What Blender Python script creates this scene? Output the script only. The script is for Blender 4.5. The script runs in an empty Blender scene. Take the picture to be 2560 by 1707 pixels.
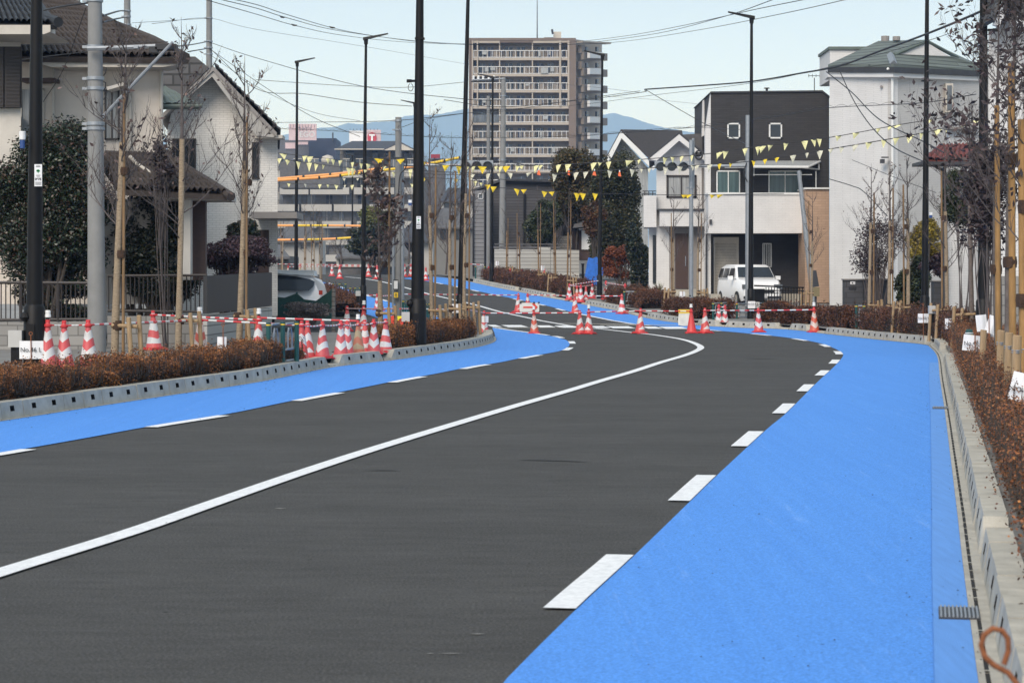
import bpy, math, random
import numpy as np
from mathutils import Vector, Matrix
R = math.radians
# ------------------------------------------------------------------ camera, world, sun
SC = bpy.context.scene
F, CX, HY, EH = 5550.0, 1280.0, 700.0, 1.5
cam_d = bpy.data.cameras.new('camera'); cam = bpy.data.objects.new('camera', cam_d)
SC.collection.objects.link(cam); SC.camera = cam
cam.location = (0, 0, EH); cam.rotation_euler = (R(90), 0, 0)
cam_d.sensor_width = 36; cam_d.lens = F/2560*36; cam_d.shift_y = -(853.5-HY)/2560
cam_d.clip_start = 0.5; cam_d.clip_end = 40000
cam_d.dof.use_dof = True; cam_d.dof.focus_distance = 42; cam_d.dof.aperture_fstop = 9
W = bpy.data.worlds.new("World"); SC.world = W; W.use_nodes = True
nt = W.node_tree; nt.nodes.clear()
sky = nt.nodes.new('ShaderNodeTexSky'); sky.sky_type = 'NISHITA'; sky.sun_disc = False
SUN_EL, SUN_AZ = 38, 202
sky.sun_elevation = R(SUN_EL); sky.sun_rotation = R(SUN_AZ)
sky.air_density = 0.7; sky.dust_density = 1.0; sky.ozone_density = 1.2; sky.altitude = 0
bg = nt.nodes.new('ShaderNodeBackground'); bg.inputs[1].default_value = 0.12
# a thin even veil of high cloud over the blue
veil = nt.nodes.new('ShaderNodeMix'); veil.data_type = 'RGBA'; veil.inputs[0].default_value = .78; veil.inputs[7].default_value = (2.95, 3.62, 4.2, 1)
wo = nt.nodes.new('ShaderNodeOutputWorld')
nt.links.new(sky.outputs[0], veil.inputs[6]); 
wtc = nt.nodes.new('ShaderNodeTexCoord'); wsx = nt.nodes.new('ShaderNodeSeparateXYZ'); nt.links.new(wtc.outputs['Generated'], wsx.inputs[0])
wmr = nt.nodes.new('ShaderNodeMapRange'); wmr.inputs[1].default_value = 0; wmr.inputs[2].default_value = .16; wmr.inputs[3].default_value = 1.75; wmr.inputs[4].default_value = 1.0; nt.links.new(wsx.outputs[2], wmr.inputs[0])
wsc = nt.nodes.new('ShaderNodeVectorMath'); wsc.operation = 'SCALE'; nt.links.new(veil.outputs[2], wsc.inputs[0]); nt.links.new(wmr.outputs[0], wsc.inputs['Scale'])   # a winter sky is palest low down
nt.links.new(wsc.outputs[0], bg.inputs[0]); nt.links.new(bg.outputs[0], wo.inputs[0])
sl = bpy.data.lights.new('sun', 'SUN'); sl.energy = 1.85; sl.angle = R(35); sl.color = (1, .90, .79)
so = bpy.data.objects.new('sun', sl); SC.collection.objects.link(so)
_a, _e = R(SUN_AZ), R(SUN_EL)
_dir = Vector((math.sin(_a)*math.cos(_e), math.cos(_a)*math.cos(_e), math.sin(_e)))
so.rotation_euler = _dir.to_track_quat('Z', 'Y').to_euler()
SC.view_settings.view_transform = 'Standard'; SC.view_settings.look = 'None'
SC.view_settings.exposure = 0.76; SC.view_settings.gamma = 1
SC.render.resolution_x = 1024; SC.render.resolution_y = 682
SC.cycles.volume_bounces = 4
rng = random.Random(7); npr = np.random.default_rng(7)
# ------------------------------------------------------------------ geometry of the place
GP = [(-50,0),(62,0),(68,.03),(75,.12),(82,.28),(90,.5),(97,.72),(105,1.0),(111,1.2),(118,1.45),(125,1.66),(132,1.8),(142,1.85),(160,1.6),(200,.6),(260,0),(40000,0)]
def g(y):
    for (a, za), (b, zb) in zip(GP, GP[1:]):
        if y <= b:
            t = (y-a)/(b-a); return za+(zb-za)*max(0, t)
    return 0
def P(px, py, d): return Vector(((px-CX)*d/F, d, EH-(py-HY)*d/F))
def X(px, d): return (px-CX)*d/F
def Z(py, d): return EH-(py-HY)*d/F
def G(px, d, off=0): return Vector((X(px, d), d, g(d)+off))
def U(px, py, off=0):
    k = (py-HY)/F; d = 4.0; st = .5
    while d < 220:
        if EH-k*d <= g(d)+off: break
        d += st
    lo, hi = d-st, d
    for _ in range(30):
        m = (lo+hi)/2
        if EH-k*m <= g(m)+off: hi = m
        else: lo = m
    return Vector((X(px, hi), hi, g(hi)+off))
SW = .13
# ------------------------------------------------------------------ materials
MATS = {}
def nd(t, ty, **kw):
    n = t.nodes.new(ty)
    for k, v in kw.items():
        if k.startswith('i_'): n.inputs[k[2:].replace('_', ' ')].default_value = v
        else: setattr(n, k, v)
    return n
def ramp(t, fac, stops):
    r = t.nodes.new('ShaderNodeValToRGB'); el = r.color_ramp.elements
    while len(el) < len(stops): el.new(.5)
    for e, (p, c) in zip(el, stops): e.position = p; e.color = (*c, 1)
    t.links.new(fac, r.inputs[0]); return r.outputs[0]
def mat(name, col, rough=.7, metal=0, var=.12, scale=6, bump=0, bscale=60, spec=None, stain=0, alpha=None, stretch=None):
    if name in MATS: return MATS[name]
    m = bpy.data.materials.new(name); m.use_nodes = True; t = m.node_tree
    b = t.nodes['Principled BSDF']; b.inputs['Roughness'].default_value = rough; b.inputs['Metallic'].default_value = metal
    if spec is not None: b.inputs['Specular IOR Level'].default_value = spec
    tc = t.nodes.new('ShaderNodeTexCoord')
    vec = tc.outputs['Object']
    if stretch:
        mp = t.nodes.new('ShaderNodeMapping'); mp.inputs['Scale'].default_value = stretch
        t.links.new(vec, mp.inputs[0]); vec = mp.outputs[0]
    n = nd(t, 'ShaderNodeTexNoise', i_Scale=scale, i_Detail=6.0, i_Roughness=.6); t.links.new(vec, n.inputs['Vector'])
    c = Vector(col)
    dark = tuple(c*(1-var)); lite = tuple(min(1, v*(1+var)) for v in col)
    o = ramp(t, n.outputs[0], [(.3, dark), (.7, lite)])
    if stain:
        n2 = nd(t, 'ShaderNodeTexNoise', i_Scale=scale*.23, i_Detail=8.0, i_Roughness=.7); 
        mp2 = t.nodes.new('ShaderNodeMapping'); mp2.inputs['Scale'].default_value = (1, 1, .25)
        t.links.new(tc.outputs['Object'], mp2.inputs[0]); t.links.new(mp2.outputs[0], n2.inputs['Vector'])
        f = ramp(t, n2.outputs[0], [(.45, (0, 0, 0)), (.75, (stain,)*3)])
        mx = nd(t, 'ShaderNodeMix', data_type='RGBA'); t.links.new(f, mx.inputs[0]); t.links.new(o, mx.inputs[6])
        mx.inputs[7].default_value = (*(c*.45), 1); o = mx.outputs[2]
    t.links.new(o, b.inputs['Base Color'])
    if bump:
        n3 = nd(t, 'ShaderNodeTexNoise', i_Scale=bscale, i_Detail=5.0); t.links.new(vec, n3.inputs['Vector'])
        bp = nd(t, 'ShaderNodeBump', i_Strength=bump, i_Distance=.02); t.links.new(n3.outputs[0], bp.inputs['Height'])
        t.links.new(bp.outputs[0], b.inputs['Normal'])
    MATS[name] = m; return m
def leafmat(name, cols, rough=.6, trans=0):
    m = bpy.data.materials.new(name); m.use_nodes = True; t = m.node_tree
    b = t.nodes['Principled BSDF']; b.inputs['Roughness'].default_value = rough
    ge = t.nodes.new('ShaderNodeNewGeometry'); n = len(cols)
    o = ramp(t, ge.outputs['Random Per Island'], [(i/(n-1), c) for i, c in enumerate(cols)])
    tc = t.nodes.new('ShaderNodeTexCoord'); nz = nd(t, 'ShaderNodeTexNoise', i_Scale=2.2, i_Detail=4.0)
    t.links.new(tc.outputs['Object'], nz.inputs['Vector'])
    mr = nd(t, 'ShaderNodeMapRange'); mr.inputs[1].default_value = .35; mr.inputs[2].default_value = .65
    mr.inputs[3].default_value = .55; mr.inputs[4].default_value = 1.45
    t.links.new(nz.outputs[0], mr.inputs[0])
    mx = nd(t, 'ShaderNodeVectorMath', operation='SCALE'); t.links.new(o, mx.inputs[0]); t.links.new(mr.outputs[0], mx.inputs['Scale'])
    t.links.new(mx.outputs[0], b.inputs['Base Color'])
    MATS[name] = m; return m
def sidingmat(name, col, mortar, bw=.4, bh=.12, ms=.012, rough=.75, bump=.5, var=.06, offset=.5):
    m = bpy.data.materials.new(name); m.use_nodes = True; t = m.node_tree
    b = t.nodes['Principled BSDF']; b.inputs['Roughness'].default_value = rough
    tc = t.nodes.new('ShaderNodeTexCoord'); sx = t.nodes.new('ShaderNodeSeparateXYZ'); t.links.new(tc.outputs['Object'], sx.inputs[0])
    ad = nd(t, 'ShaderNodeMath', operation='ADD'); t.links.new(sx.outputs[0], ad.inputs[0]); t.links.new(sx.outputs[1], ad.inputs[1])
    cb = t.nodes.new('ShaderNodeCombineXYZ'); t.links.new(ad.outputs[0], cb.inputs[0]); t.links.new(sx.outputs[2], cb.inputs[1])
    br = t.nodes.new('ShaderNodeTexBrick'); br.offset = offset
    br.inputs['Color1'].default_value = (*[c*(1-var) for c in col], 1); br.inputs['Color2'].default_value = (*[min(1, c*(1+var)) for c in col], 1)
    br.inputs['Mortar'].default_value = (*mortar, 1); br.inputs['Scale'].default_value = 1
    br.inputs['Mortar Size'].default_value = ms; br.inputs['Brick Width'].default_value = bw; br.inputs['Row Height'].default_value = bh
    t.links.new(cb.outputs[0], br.inputs['Vector'])
    nz = nd(t, 'ShaderNodeTexNoise', i_Scale=1.3, i_Detail=6.0); t.links.new(tc.outputs['Object'], nz.inputs['Vector'])
    mr = nd(t, 'ShaderNodeMapRange'); mr.inputs[3].default_value = .86; mr.inputs[4].default_value = 1.12; t.links.new(nz.outputs[0], mr.inputs[0])
    sc = nd(t, 'ShaderNodeVectorMath', operation='SCALE'); t.links.new(br.outputs[0], sc.inputs[0]); t.links.new(mr.outputs[0], sc.inputs['Scale'])
    t.links.new(sc.outputs[0], b.inputs['Base Color'])
    bp = nd(t, 'ShaderNodeBump', i_Strength=bump, i_Distance=.01); bp.invert = True
    t.links.new(br.outputs['Fac'], bp.inputs['Height']); t.links.new(bp.outputs[0], b.inputs['Normal'])
    MATS[name] = m; return m
def M(n): return MATS[n]
# asphalt: fine aggregate speckle, broad tyre polish, thin tar scuffs
def asphalt():
    m = bpy.data.materials.new('asphalt'); m.use_nodes = True; t = m.node_tree; b = t.nodes['Principled BSDF']
    tc = t.nodes.new('ShaderNodeTexCoord'); v = tc.outputs['Object']
    a = nd(t, 'ShaderNodeTexNoise', i_Scale=70.0, i_Detail=5.0, i_Roughness=.85); t.links.new(v, a.inputs['Vector'])
    mp = t.nodes.new('ShaderNodeMapping'); mp.inputs['Scale'].default_value = (.22, .8, 1); mp.inputs['Rotation'].default_value = (0, 0, R(4)); t.links.new(v, mp.inputs[0])
    c = nd(t, 'ShaderNodeTexNoise', i_Scale=1.1, i_Detail=7.0, i_Roughness=.6); t.links.new(mp.outputs[0], c.inputs['Vector'])
    o1 = ramp(t, a.outputs[0], [(.25, (.012, .012, .012)), (.5, (.066, .064, .061)), (.78, (.19, .185, .175))])
    mr = nd(t, 'ShaderNodeMapRange'); mr.inputs[1].default_value = .3; mr.inputs[2].default_value = .7; mr.inputs[3].default_value = .9; mr.inputs[4].default_value = 1.1
    t.links.new(c.outputs[0], mr.inputs[0])
    n9 = nd(t, 'ShaderNodeTexNoise', i_Scale=9.0, i_Detail=6.0, i_Roughness=.75); t.links.new(mp.outputs[0], n9.inputs['Vector'])
    mr9 = nd(t, 'ShaderNodeMapRange'); mr9.inputs[1].default_value = .3; mr9.inputs[2].default_value = .7; mr9.inputs[3].default_value = .82; mr9.inputs[4].default_value = 1.2
    t.links.new(n9.outputs[0], mr9.inputs[0]); mm = nd(t, 'ShaderNodeMath', operation='MULTIPLY'); t.links.new(mr.outputs[0], mm.inputs[0]); t.links.new(mr9.outputs[0], mm.inputs[1])
    sc = nd(t, 'ShaderNodeVectorMath', operation='SCALE'); t.links.new(o1, sc.inputs[0]); t.links.new(mm.outputs[0], sc.inputs['Scale'])
    # tar drips and specks
    vo = nd(t, 'ShaderNodeTexVoronoi', i_Scale=1.25); t.links.new(v, vo.inputs['Vector'])
    f = ramp(t, vo.outputs['Distance'], [(.018, (1, 1, 1)), (.03, (0, 0, 0))])
    mx = nd(t, 'ShaderNodeMix', data_type='RGBA'); t.links.new(f, mx.inputs[0]); t.links.new(sc.outputs[0], mx.inputs[6]); mx.inputs[7].default_value = (.02, .02, .02, 1)
    mp3 = t.nodes.new('ShaderNodeMapping'); mp3.inputs['Scale'].default_value = (.25, 2.2, 1); t.links.new(v, mp3.inputs[0])
    n3 = nd(t, 'ShaderNodeTexNoise', i_Scale=1.5, i_Detail=5.0, i_Roughness=.75); t.links.new(mp3.outputs[0], n3.inputs['Vector'])
    f3 = ramp(t, n3.outputs[0], [(.66, (0, 0, 0)), (.75, (.5, .5, .5))])
    mx3 = nd(t, 'ShaderNodeMix', data_type='RGBA'); t.links.new(f3, mx3.inputs[0]); t.links.new(mx.outputs[2], mx3.inputs[6]); mx3.inputs[7].default_value = (.12, .12, .12, 1)
    t.links.new(mx3.outputs[2], b.inputs['Base Color'])
    b.inputs['Roughness'].default_value = .93; b.inputs['Specular IOR Level'].default_value = .12
    bp = nd(t, 'ShaderNodeBump', i_Strength=.5, i_Distance=.006); t.links.new(a.outputs[0], bp.inputs['Height']); t.links.new(bp.outputs[0], b.inputs['Normal'])
    MATS['asphalt'] = m
asphalt()
def bluemat():
    m = bpy.data.materials.new('blue_paint'); m.use_nodes = True; t = m.node_tree; b = t.nodes['Principled BSDF']
    tc = t.nodes.new('ShaderNodeTexCoord'); v = tc.outputs['Object']
    mp = t.nodes.new('ShaderNodeMapping'); mp.inputs['Scale'].default_value = (7, .10, 1); mp.inputs['Rotation'].default_value = (0, 0, R(-8)); t.links.new(v, mp.inputs[0])
    n = nd(t, 'ShaderNodeTexNoise', i_Scale=1.6, i_Detail=8.0, i_Roughness=.62); t.links.new(mp.outputs[0], n.inputs['Vector'])
    o = ramp(t, n.outputs[0], [(.25, (.076, .250, .66)), (.5, (.084, .268, .69)), (.75, (.094, .286, .71))])
    a = nd(t, 'ShaderNodeTexNoise', i_Scale=90.0, i_Detail=3.0); t.links.new(v, a.inputs['Vector'])
    mr = nd(t, 'ShaderNodeMapRange'); mr.inputs[1].default_value = .3; mr.inputs[2].default_value = .7; mr.inputs[3].default_value = .74; mr.inputs[4].default_value = 1.26; t.links.new(a.outputs[0], mr.inputs[0])
    sc = nd(t, 'ShaderNodeVectorMath', operation='SCALE'); t.links.new(o, sc.inputs[0]); t.links.new(mr.outputs[0], sc.inputs['Scale'])
    vo = nd(t, 'ShaderNodeTexVoronoi', i_Scale=2.6); t.links.new(v, vo.inputs['Vector'])
    f = ramp(t, vo.outputs['Distance'], [(.018, (1, 1, 1)), (.03, (0, 0, 0))])
    mx = nd(t, 'ShaderNodeMix', data_type='RGBA'); t.links.new(f, mx.inputs[0]); t.links.new(sc.outputs[0], mx.inputs[6]); mx.inputs[7].default_value = (.02, .05, .14, 1)
    # pale scuffs
    mp2 = t.nodes.new('ShaderNodeMapping'); mp2.inputs['Scale'].default_value = (5, .35, 1); t.links.new(v, mp2.inputs[0])
    n2 = nd(t, 'ShaderNodeTexNoise', i_Scale=1.3, i_Detail=9.0, i_Roughness=.8); t.links.new(mp2.outputs[0], n2.inputs['Vector'])
    f2 = ramp(t, n2.outputs[0], [(.58, (0, 0, 0)), (.74, (.45, .45, .45))])
    mx2 = nd(t, 'ShaderNodeMix', data_type='RGBA'); t.links.new(f2, mx2.inputs[0]); t.links.new(mx.outputs[2], mx2.inputs[6]); mx2.inputs[7].default_value = (.30, .50, .88, 1)
    t.links.new(mx2.outputs[2], b.inputs['Base Color'])
    b.inputs['Roughness'].default_value = .8; b.inputs['Specular IOR Level'].default_value = .2
    bp = nd(t, 'ShaderNodeBump', i_Strength=.35, i_Distance=.005); t.links.new(a.outputs[0], bp.inputs['Height']); t.links.new(bp.outputs[0], b.inputs['Normal'])
    MATS['blue_paint'] = m
bluemat()
mat('mark_blue_line', (.070, .238, .63), .8)
mat('grit_dark', (.022, .02, .018), .9)
mat('blue_pale', (.105, .285, .67), .8, var=.08, scale=6, bump=.3, bscale=90, stretch=(5, .3, 1))
mat('white_paint', (.82, .815, .80), .75, var=.12, scale=40, bump=.4, bscale=150, stain=.35)
mat('concrete', (.40, .375, .32), .85, var=.16, scale=9, bump=.4, stain=.5)
mat('kerb_stone', (.43, .40, .335), .85, var=.2, scale=5, bump=.35, stain=.45)
mat('drain_dark', (.012, .011, .01), .9)
mat('pavement', (.19, .18, .165), .9, var=.2, scale=3, bump=.4)
mat('soil', (.085, .065, .045), .95, var=.3, scale=6, bump=.6, bscale=30)
mat('earth', (.26, .25, .235), .95, var=.25, scale=.6, bump=.3, bscale=9)
mat('black_steel', (.007, .0065, .0065), .5, var=.15, scale=8, spec=.22)
mat('pole_concrete', (.215, .215, .21), .8, var=.1, scale=4, bump=.2, stain=.4)
mat('galvanised', (.30, .32, .34), .5, .5, var=.12, scale=10)
mat('dark_metal', (.05, .05, .055), .5, .3, var=.15)
mat('red_plastic', (.62, .045, .05), .45, var=.12, scale=12, stain=.3)
mat('white_plastic', (.72, .72, .71), .5, var=.08, scale=12, stain=.3)
mat('cable', (.02, .02, .022), .6)
mat('cable_grey', (.11, .11, .12), .6)
mat('wood_new', (.34, .23, .125), .75, var=.22, scale=7, bump=.3, stretch=(4, 4, .6))
mat('bamboo', (.20, .12, .055), .7, var=.25, scale=5, bump=.2, stretch=(4, 4, .8))
mat('tower_glass', (.025, .035, .07), .3, var=.5, scale=.4)
mat('cane', (.30, .165, .055), .7, var=.25, scale=5, bump=.2, stretch=(4, 4, .8))
mat('burlap', (.30, .23, .155), .9, var=.35, scale=16, bump=.7, bscale=40, stretch=(1, 1, 3))
mat('bark', (.13, .105, .09), .9, var=.3, scale=14, bump=.5)
mat('twig', (.085, .07, .066), .9, var=.3, scale=10)
mat('dark_bark', (.05, .04, .033), .95, var=.3, scale=10)
mat('rope_brown', (.055, .03, .018), .95, var=.4, scale=30, bump=.6)
mat('paper', (.76, .76, .77), .7, var=.04, scale=12, bump=.15, bscale=14)
mat('ink', (.02, .02, .022), .7)
mat('rust', (.26, .09, .035), .85, var=.35, scale=60, bump=.4, bscale=200)
mat('green_steel', (.008, .07, .065), .45, var=.15, scale=8)
mat('glass_dark', (.02, .024, .028), .12, var=.2, scale=2)
mat('glass_teal', (.05, .085, .085), .15, var=.5, scale=1.2, stretch=(6, 1, .3))
mat('glass_grey', (.10, .11, .12), .2, var=.6, scale=.6, stretch=(5, 1, .4))
mat('curtain', (.32, .33, .33), .9, var=.35, scale=3, stretch=(8, 8, .3))
mat('alu_white', (.70, .70, .68), .5, var=.05)
mat('alu_brown', (.035, .028, .026), .5, var=.1)
mat('stucco', (.66, .59, .515), .9, var=.07, scale=2, bump=.5, bscale=70, stain=.35)
mat('stucco_light', (.60, .56, .50), .9, var=.07, scale=2, bump=.4, bscale=70, stain=.3)
mat('tile_brown', (.052, .040, .034), .75, var=.3, scale=9, stain=.3)
mat('tile_black', (.018, .019, .021), .6, var=.2, scale=9)
mat('tile_red', (.15, .035, .027), .7, var=.35, scale=9)
mat('slate', (.10, .098, .10), .75, var=.25, scale=3)
mat('slate_dark', (.05, .052, .06), .7, var=.2, scale=3)
mat('roof_green', (.11, .135, .118), .7, var=.12, scale=3)
mat('barge_grey', (.36, .345, .32), .7, var=.05)
mat('beige_trim', (.50, .46, .40), .7, var=.06, stain=.25)
mat('grey_trim', (.24, .22, .205), .6, var=.06)
mat('bulk_white', (.66, .65, .64), .75, var=.04, scale=2)
mat('brown_panel', (.055, .03, .024), .6, var=.3, scale=12, stretch=(1, 1, 6))
mat('dark_panel', (.020, .020, .021), .55, var=.2, scale=2, stain=.2)
mat('brown_steel', (.035, .028, .025), .5, var=.1)
mat('yellow_plastic', (.80, .52, .03), .5, var=.1)
mat('orange_plastic', (.86, .36, .10), .5, var=.1)
mat('pennant_pale', (.80, .76, .40), .8, var=.1, scale=9)
mat('pennant_cream', (.66, .64, .50), .8, var=.1, scale=9)
mat('pennant_yellow', (.82, .60, .04), .8, var=.1, scale=9)
mat('pennant_orange', (.85, .18, .07), .8, var=.1, scale=9)
mat('car_white', (.84, .84, .84), .25, var=.02, spec=.6)
mat('tyre', (.015, .015, .015), .85)
mat('chrome', (.5, .5, .52), .2, .9, var=.05)
mat('tarp_blue', (.02, .14, .55), .5, var=.3, scale=5, bump=.8, bscale=6)
mat('net_green', (.014, .055, .045), .8, var=.3, scale=14)
mat('box_grey', (.46, .45, .43), .6, var=.05)
mat('box_olive', (.20, .16, .08), .6, var=.1)
mat('sign_yellow', (.85, .75, .02), .5, var=.05)
mat('sign_red', (.70, .06, .03), .5, var=.05)
mat('mark_green', (.03, .38, .12), .6)
mat('mark_blue', (.02, .06, .2), .5)
mat('billboard_pink', (.55, .42, .44), .8, var=.15, scale=.3)
mat('billboard_white', (.75, .75, .77), .8, var=.04, scale=.3)
mat('billboard_red', (.50, .04, .05), .7)
mat('dull_red', (.28, .03, .045), .8)
mat('bag_cream', (.66, .61, .50), .85, var=.15, scale=5, bump=.6, bscale=9)
mat('dark_mass', (.03, .033, .05), .8, var=.3, scale=.2)
mat('mountain', (.075, .105, .09), .95, var=.25, scale=.002)
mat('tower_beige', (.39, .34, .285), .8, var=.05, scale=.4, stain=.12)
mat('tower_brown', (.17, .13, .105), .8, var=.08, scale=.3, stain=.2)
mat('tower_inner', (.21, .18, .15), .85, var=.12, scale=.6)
mat('rail_white', (.60, .60, .60), .5, var=.04)
mat('apt_grey', (.16, .155, .145), .85, var=.08, scale=.3, stain=.25)
mat('apt_light', (.38, .365, .34), .85, var=.08, scale=.3, stain=.25)
sidingmat('brick_white', (.72, .70, .66), (.58, .56, .525), .2, .062, .008, var=.035)
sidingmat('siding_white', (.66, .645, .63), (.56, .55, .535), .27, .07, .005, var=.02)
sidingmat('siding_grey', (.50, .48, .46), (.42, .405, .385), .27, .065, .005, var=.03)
sidingmat('siding_grey_side', (.50, .48, .46), (.38, .365, .35), .32, .085, .006, var=.04)
sidingmat('siding_black', (.036, .034, .035), (.02, .02, .02), .3, .075, .006, var=.12)
sidingmat('siding_tan', (.43, .29, .20), (.34, .225, .15), .3, .10, .007)
sidingmat('clap_grey', (.20, .20, .205), (.06, .06, .065), 9, .22, .015, var=.1)
sidingmat('clap_dark', (.085, .083, .088), (.035, .035, .04), 9, .16, .012, var=.1)
sidingmat('block_wall', (.25, .24, .225), (.12, .115, .105), .4, .2, .010, var=.15)
sidingmat('block_light', (.40, .39, .365), (.17, .165, .155), 3.4, .19, .014, var=.12, offset=0)
sidingmat('stone_dark', (.055, .055, .06), (.03, .03, .03), .5, .16, .008, var=.2)
sidingmat('slate_rows', (.085, .083, .085), (.03, .03, .03), .9, .3, .03, var=.2)
sidingmat('green_rows', (.125, .145, .13), (.06, .068, .062), 3, .16, .022, var=.12, offset=.3)
sidingmat('wood_clad', (.17, .16, .145), (.06, .055, .05), 5, .13, .012, var=.2)
leafmat('hedge_leaf', [(.045, .020, .010), (.13, .045, .014), (.21, .075, .02), (.34, .125, .03), (.09, .055, .02)])
leafmat('hedge_leaf_near', [(.045, .020, .011), (.11, .038, .014), (.19, .062, .02), (.28, .10, .03), (.075, .038, .018), (.38, .15, .04)])
leafmat('hedge_leaf_far', [(.035, .016, .010), (.09, .032, .014), (.15, .055, .02), (.05, .026, .016)])
leafmat('camellia_leaf', [(.008, .015, .008), (.014, .026, .012), (.026, .045, .02), (.02, .034, .016), (.07, .03, .022), (.07, .085, .055)], .4)
leafmat('dark_leaf', [(.006, .012, .006), (.012, .022, .011), (.026, .038, .02), (.05, .04, .02)], .45)
leafmat('purple_leaf', [(.03, .015, .022), (.055, .028, .038), (.09, .045, .055), (.035, .03, .03)])
leafmat('autumn_leaf', [(.022, .028, .010), (.055, .045, .014), (.10, .055, .014), (.03, .04, .015)])
leafmat('green_leaf', [(.012, .022, .010), (.025, .04, .015), (.055, .06, .02), (.02, .03, .014)])
leafmat('mixed_leaf', [(.022, .03, .012), (.04, .045, .016), (.075, .055, .02), (.018, .028, .012), (.05, .05, .018)])
leafmat('orange_leaf', [(.14, .035, .015), (.22, .065, .022), (.10, .03, .016)])
leafmat('rust_leaf', [(.06, .03, .015), (.11, .045, .018), (.04, .035, .015)])
leafmat('yellow_leaf', [(.20, .15, .02), (.34, .25, .03), (.10, .09, .02)])
leafmat('dry_leaf', [(.035, .022, .022), (.07, .04, .035), (.11, .07, .06), (.15, .10, .09)])
leafmat('bare_mix', [(.07, .06, .06), (.11, .10, .10), (.05, .045, .045)])
leafmat('bamboo_leaf', [(.10, .12, .03), (.17, .17, .05), (.06, .08, .03)])
leafmat('plum_leaf', [(.028, .018, .020), (.055, .034, .036), (.018, .014, .017), (.10, .065, .062)])
def conemat(name, red, white, k=.9, per=.27, ph=.02, grime=.35):
    m = bpy.data.materials.new(name); m.use_nodes = True; t = m.node_tree; b = t.nodes['Principled BSDF']; b.inputs['Roughness'].default_value = .5
    tc = t.nodes.new('ShaderNodeTexCoord'); sx = t.nodes.new('ShaderNodeSeparateXYZ'); t.links.new(tc.outputs['Object'], sx.inputs[0])
    ab = nd(t, 'ShaderNodeMath', operation='ABSOLUTE'); t.links.new(sx.outputs[0], ab.inputs[0])
    mu = nd(t, 'ShaderNodeMath', operation='MULTIPLY'); mu.inputs[1].default_value = -k; t.links.new(ab.outputs[0], mu.inputs[0])
    ad = nd(t, 'ShaderNodeMath', operation='ADD'); t.links.new(sx.outputs[2], ad.inputs[0]); t.links.new(mu.outputs[0], ad.inputs[1])
    a2 = nd(t, 'ShaderNodeMath', operation='ADD'); a2.inputs[1].default_value = ph+2.7; t.links.new(ad.outputs[0], a2.inputs[0])
    dv = nd(t, 'ShaderNodeMath', operation='DIVIDE'); dv.inputs[1].default_value = per; t.links.new(a2.outputs[0], dv.inputs[0])
    fr = nd(t, 'ShaderNodeMath', operation='FRACT'); t.links.new(dv.outputs[0], fr.inputs[0])
    gt = nd(t, 'ShaderNodeMath', operation='GREATER_THAN'); gt.inputs[1].default_value = .5; t.links.new(fr.outputs[0], gt.inputs[0])
    lo = nd(t, 'ShaderNodeMath', operation='GREATER_THAN'); lo.inputs[1].default_value = .12; t.links.new(sx.outputs[2], lo.inputs[0])
    an = nd(t, 'ShaderNodeMath', operation='MULTIPLY'); t.links.new(gt.outputs[0], an.inputs[0]); t.links.new(lo.outputs[0], an.inputs[1])
    mx = nd(t, 'ShaderNodeMix', data_type='RGBA'); t.links.new(an.outputs[0], mx.inputs[0]); mx.inputs[6].default_value = (*red, 1); mx.inputs[7].default_value = (*white, 1)
    n = nd(t, 'ShaderNodeTexNoise', i_Scale=7.0, i_Detail=6.0, i_Roughness=.7); t.links.new(tc.outputs['Object'], n.inputs['Vector'])
    f = ramp(t, n.outputs[0], [(.5, (0, 0, 0)), (.8, (grime,)*3)])
    m2 = nd(t, 'ShaderNodeMix', data_type='RGBA'); t.links.new(f, m2.inputs[0]); t.links.new(mx.outputs[2], m2.inputs[6]); m2.inputs[7].default_value = (.10, .07, .06, 1)
    t.links.new(m2.outputs[2], b.inputs['Base Color']); MATS[name] = m; return m
conemat('cone_v', (.56, .085, .095), (.60, .60, .60))
conemat('cone_peak', (.57, .075, .07), (.60, .60, .60), k=-.9, ph=.05)
conemat('cone_flat', (.64, .10, .10), (.66, .65, .64), k=.35, ph=.07)
conemat('cone_faded', (.50, .17, .10), (.42, .33, .20), k=-.7)
conemat('cone_worn', (.55, .10, .055), (.60, .48, .42), grime=.6)
conemat('cone_red', (.64, .05, .05), (.6, .06, .06), grime=.4)
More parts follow.
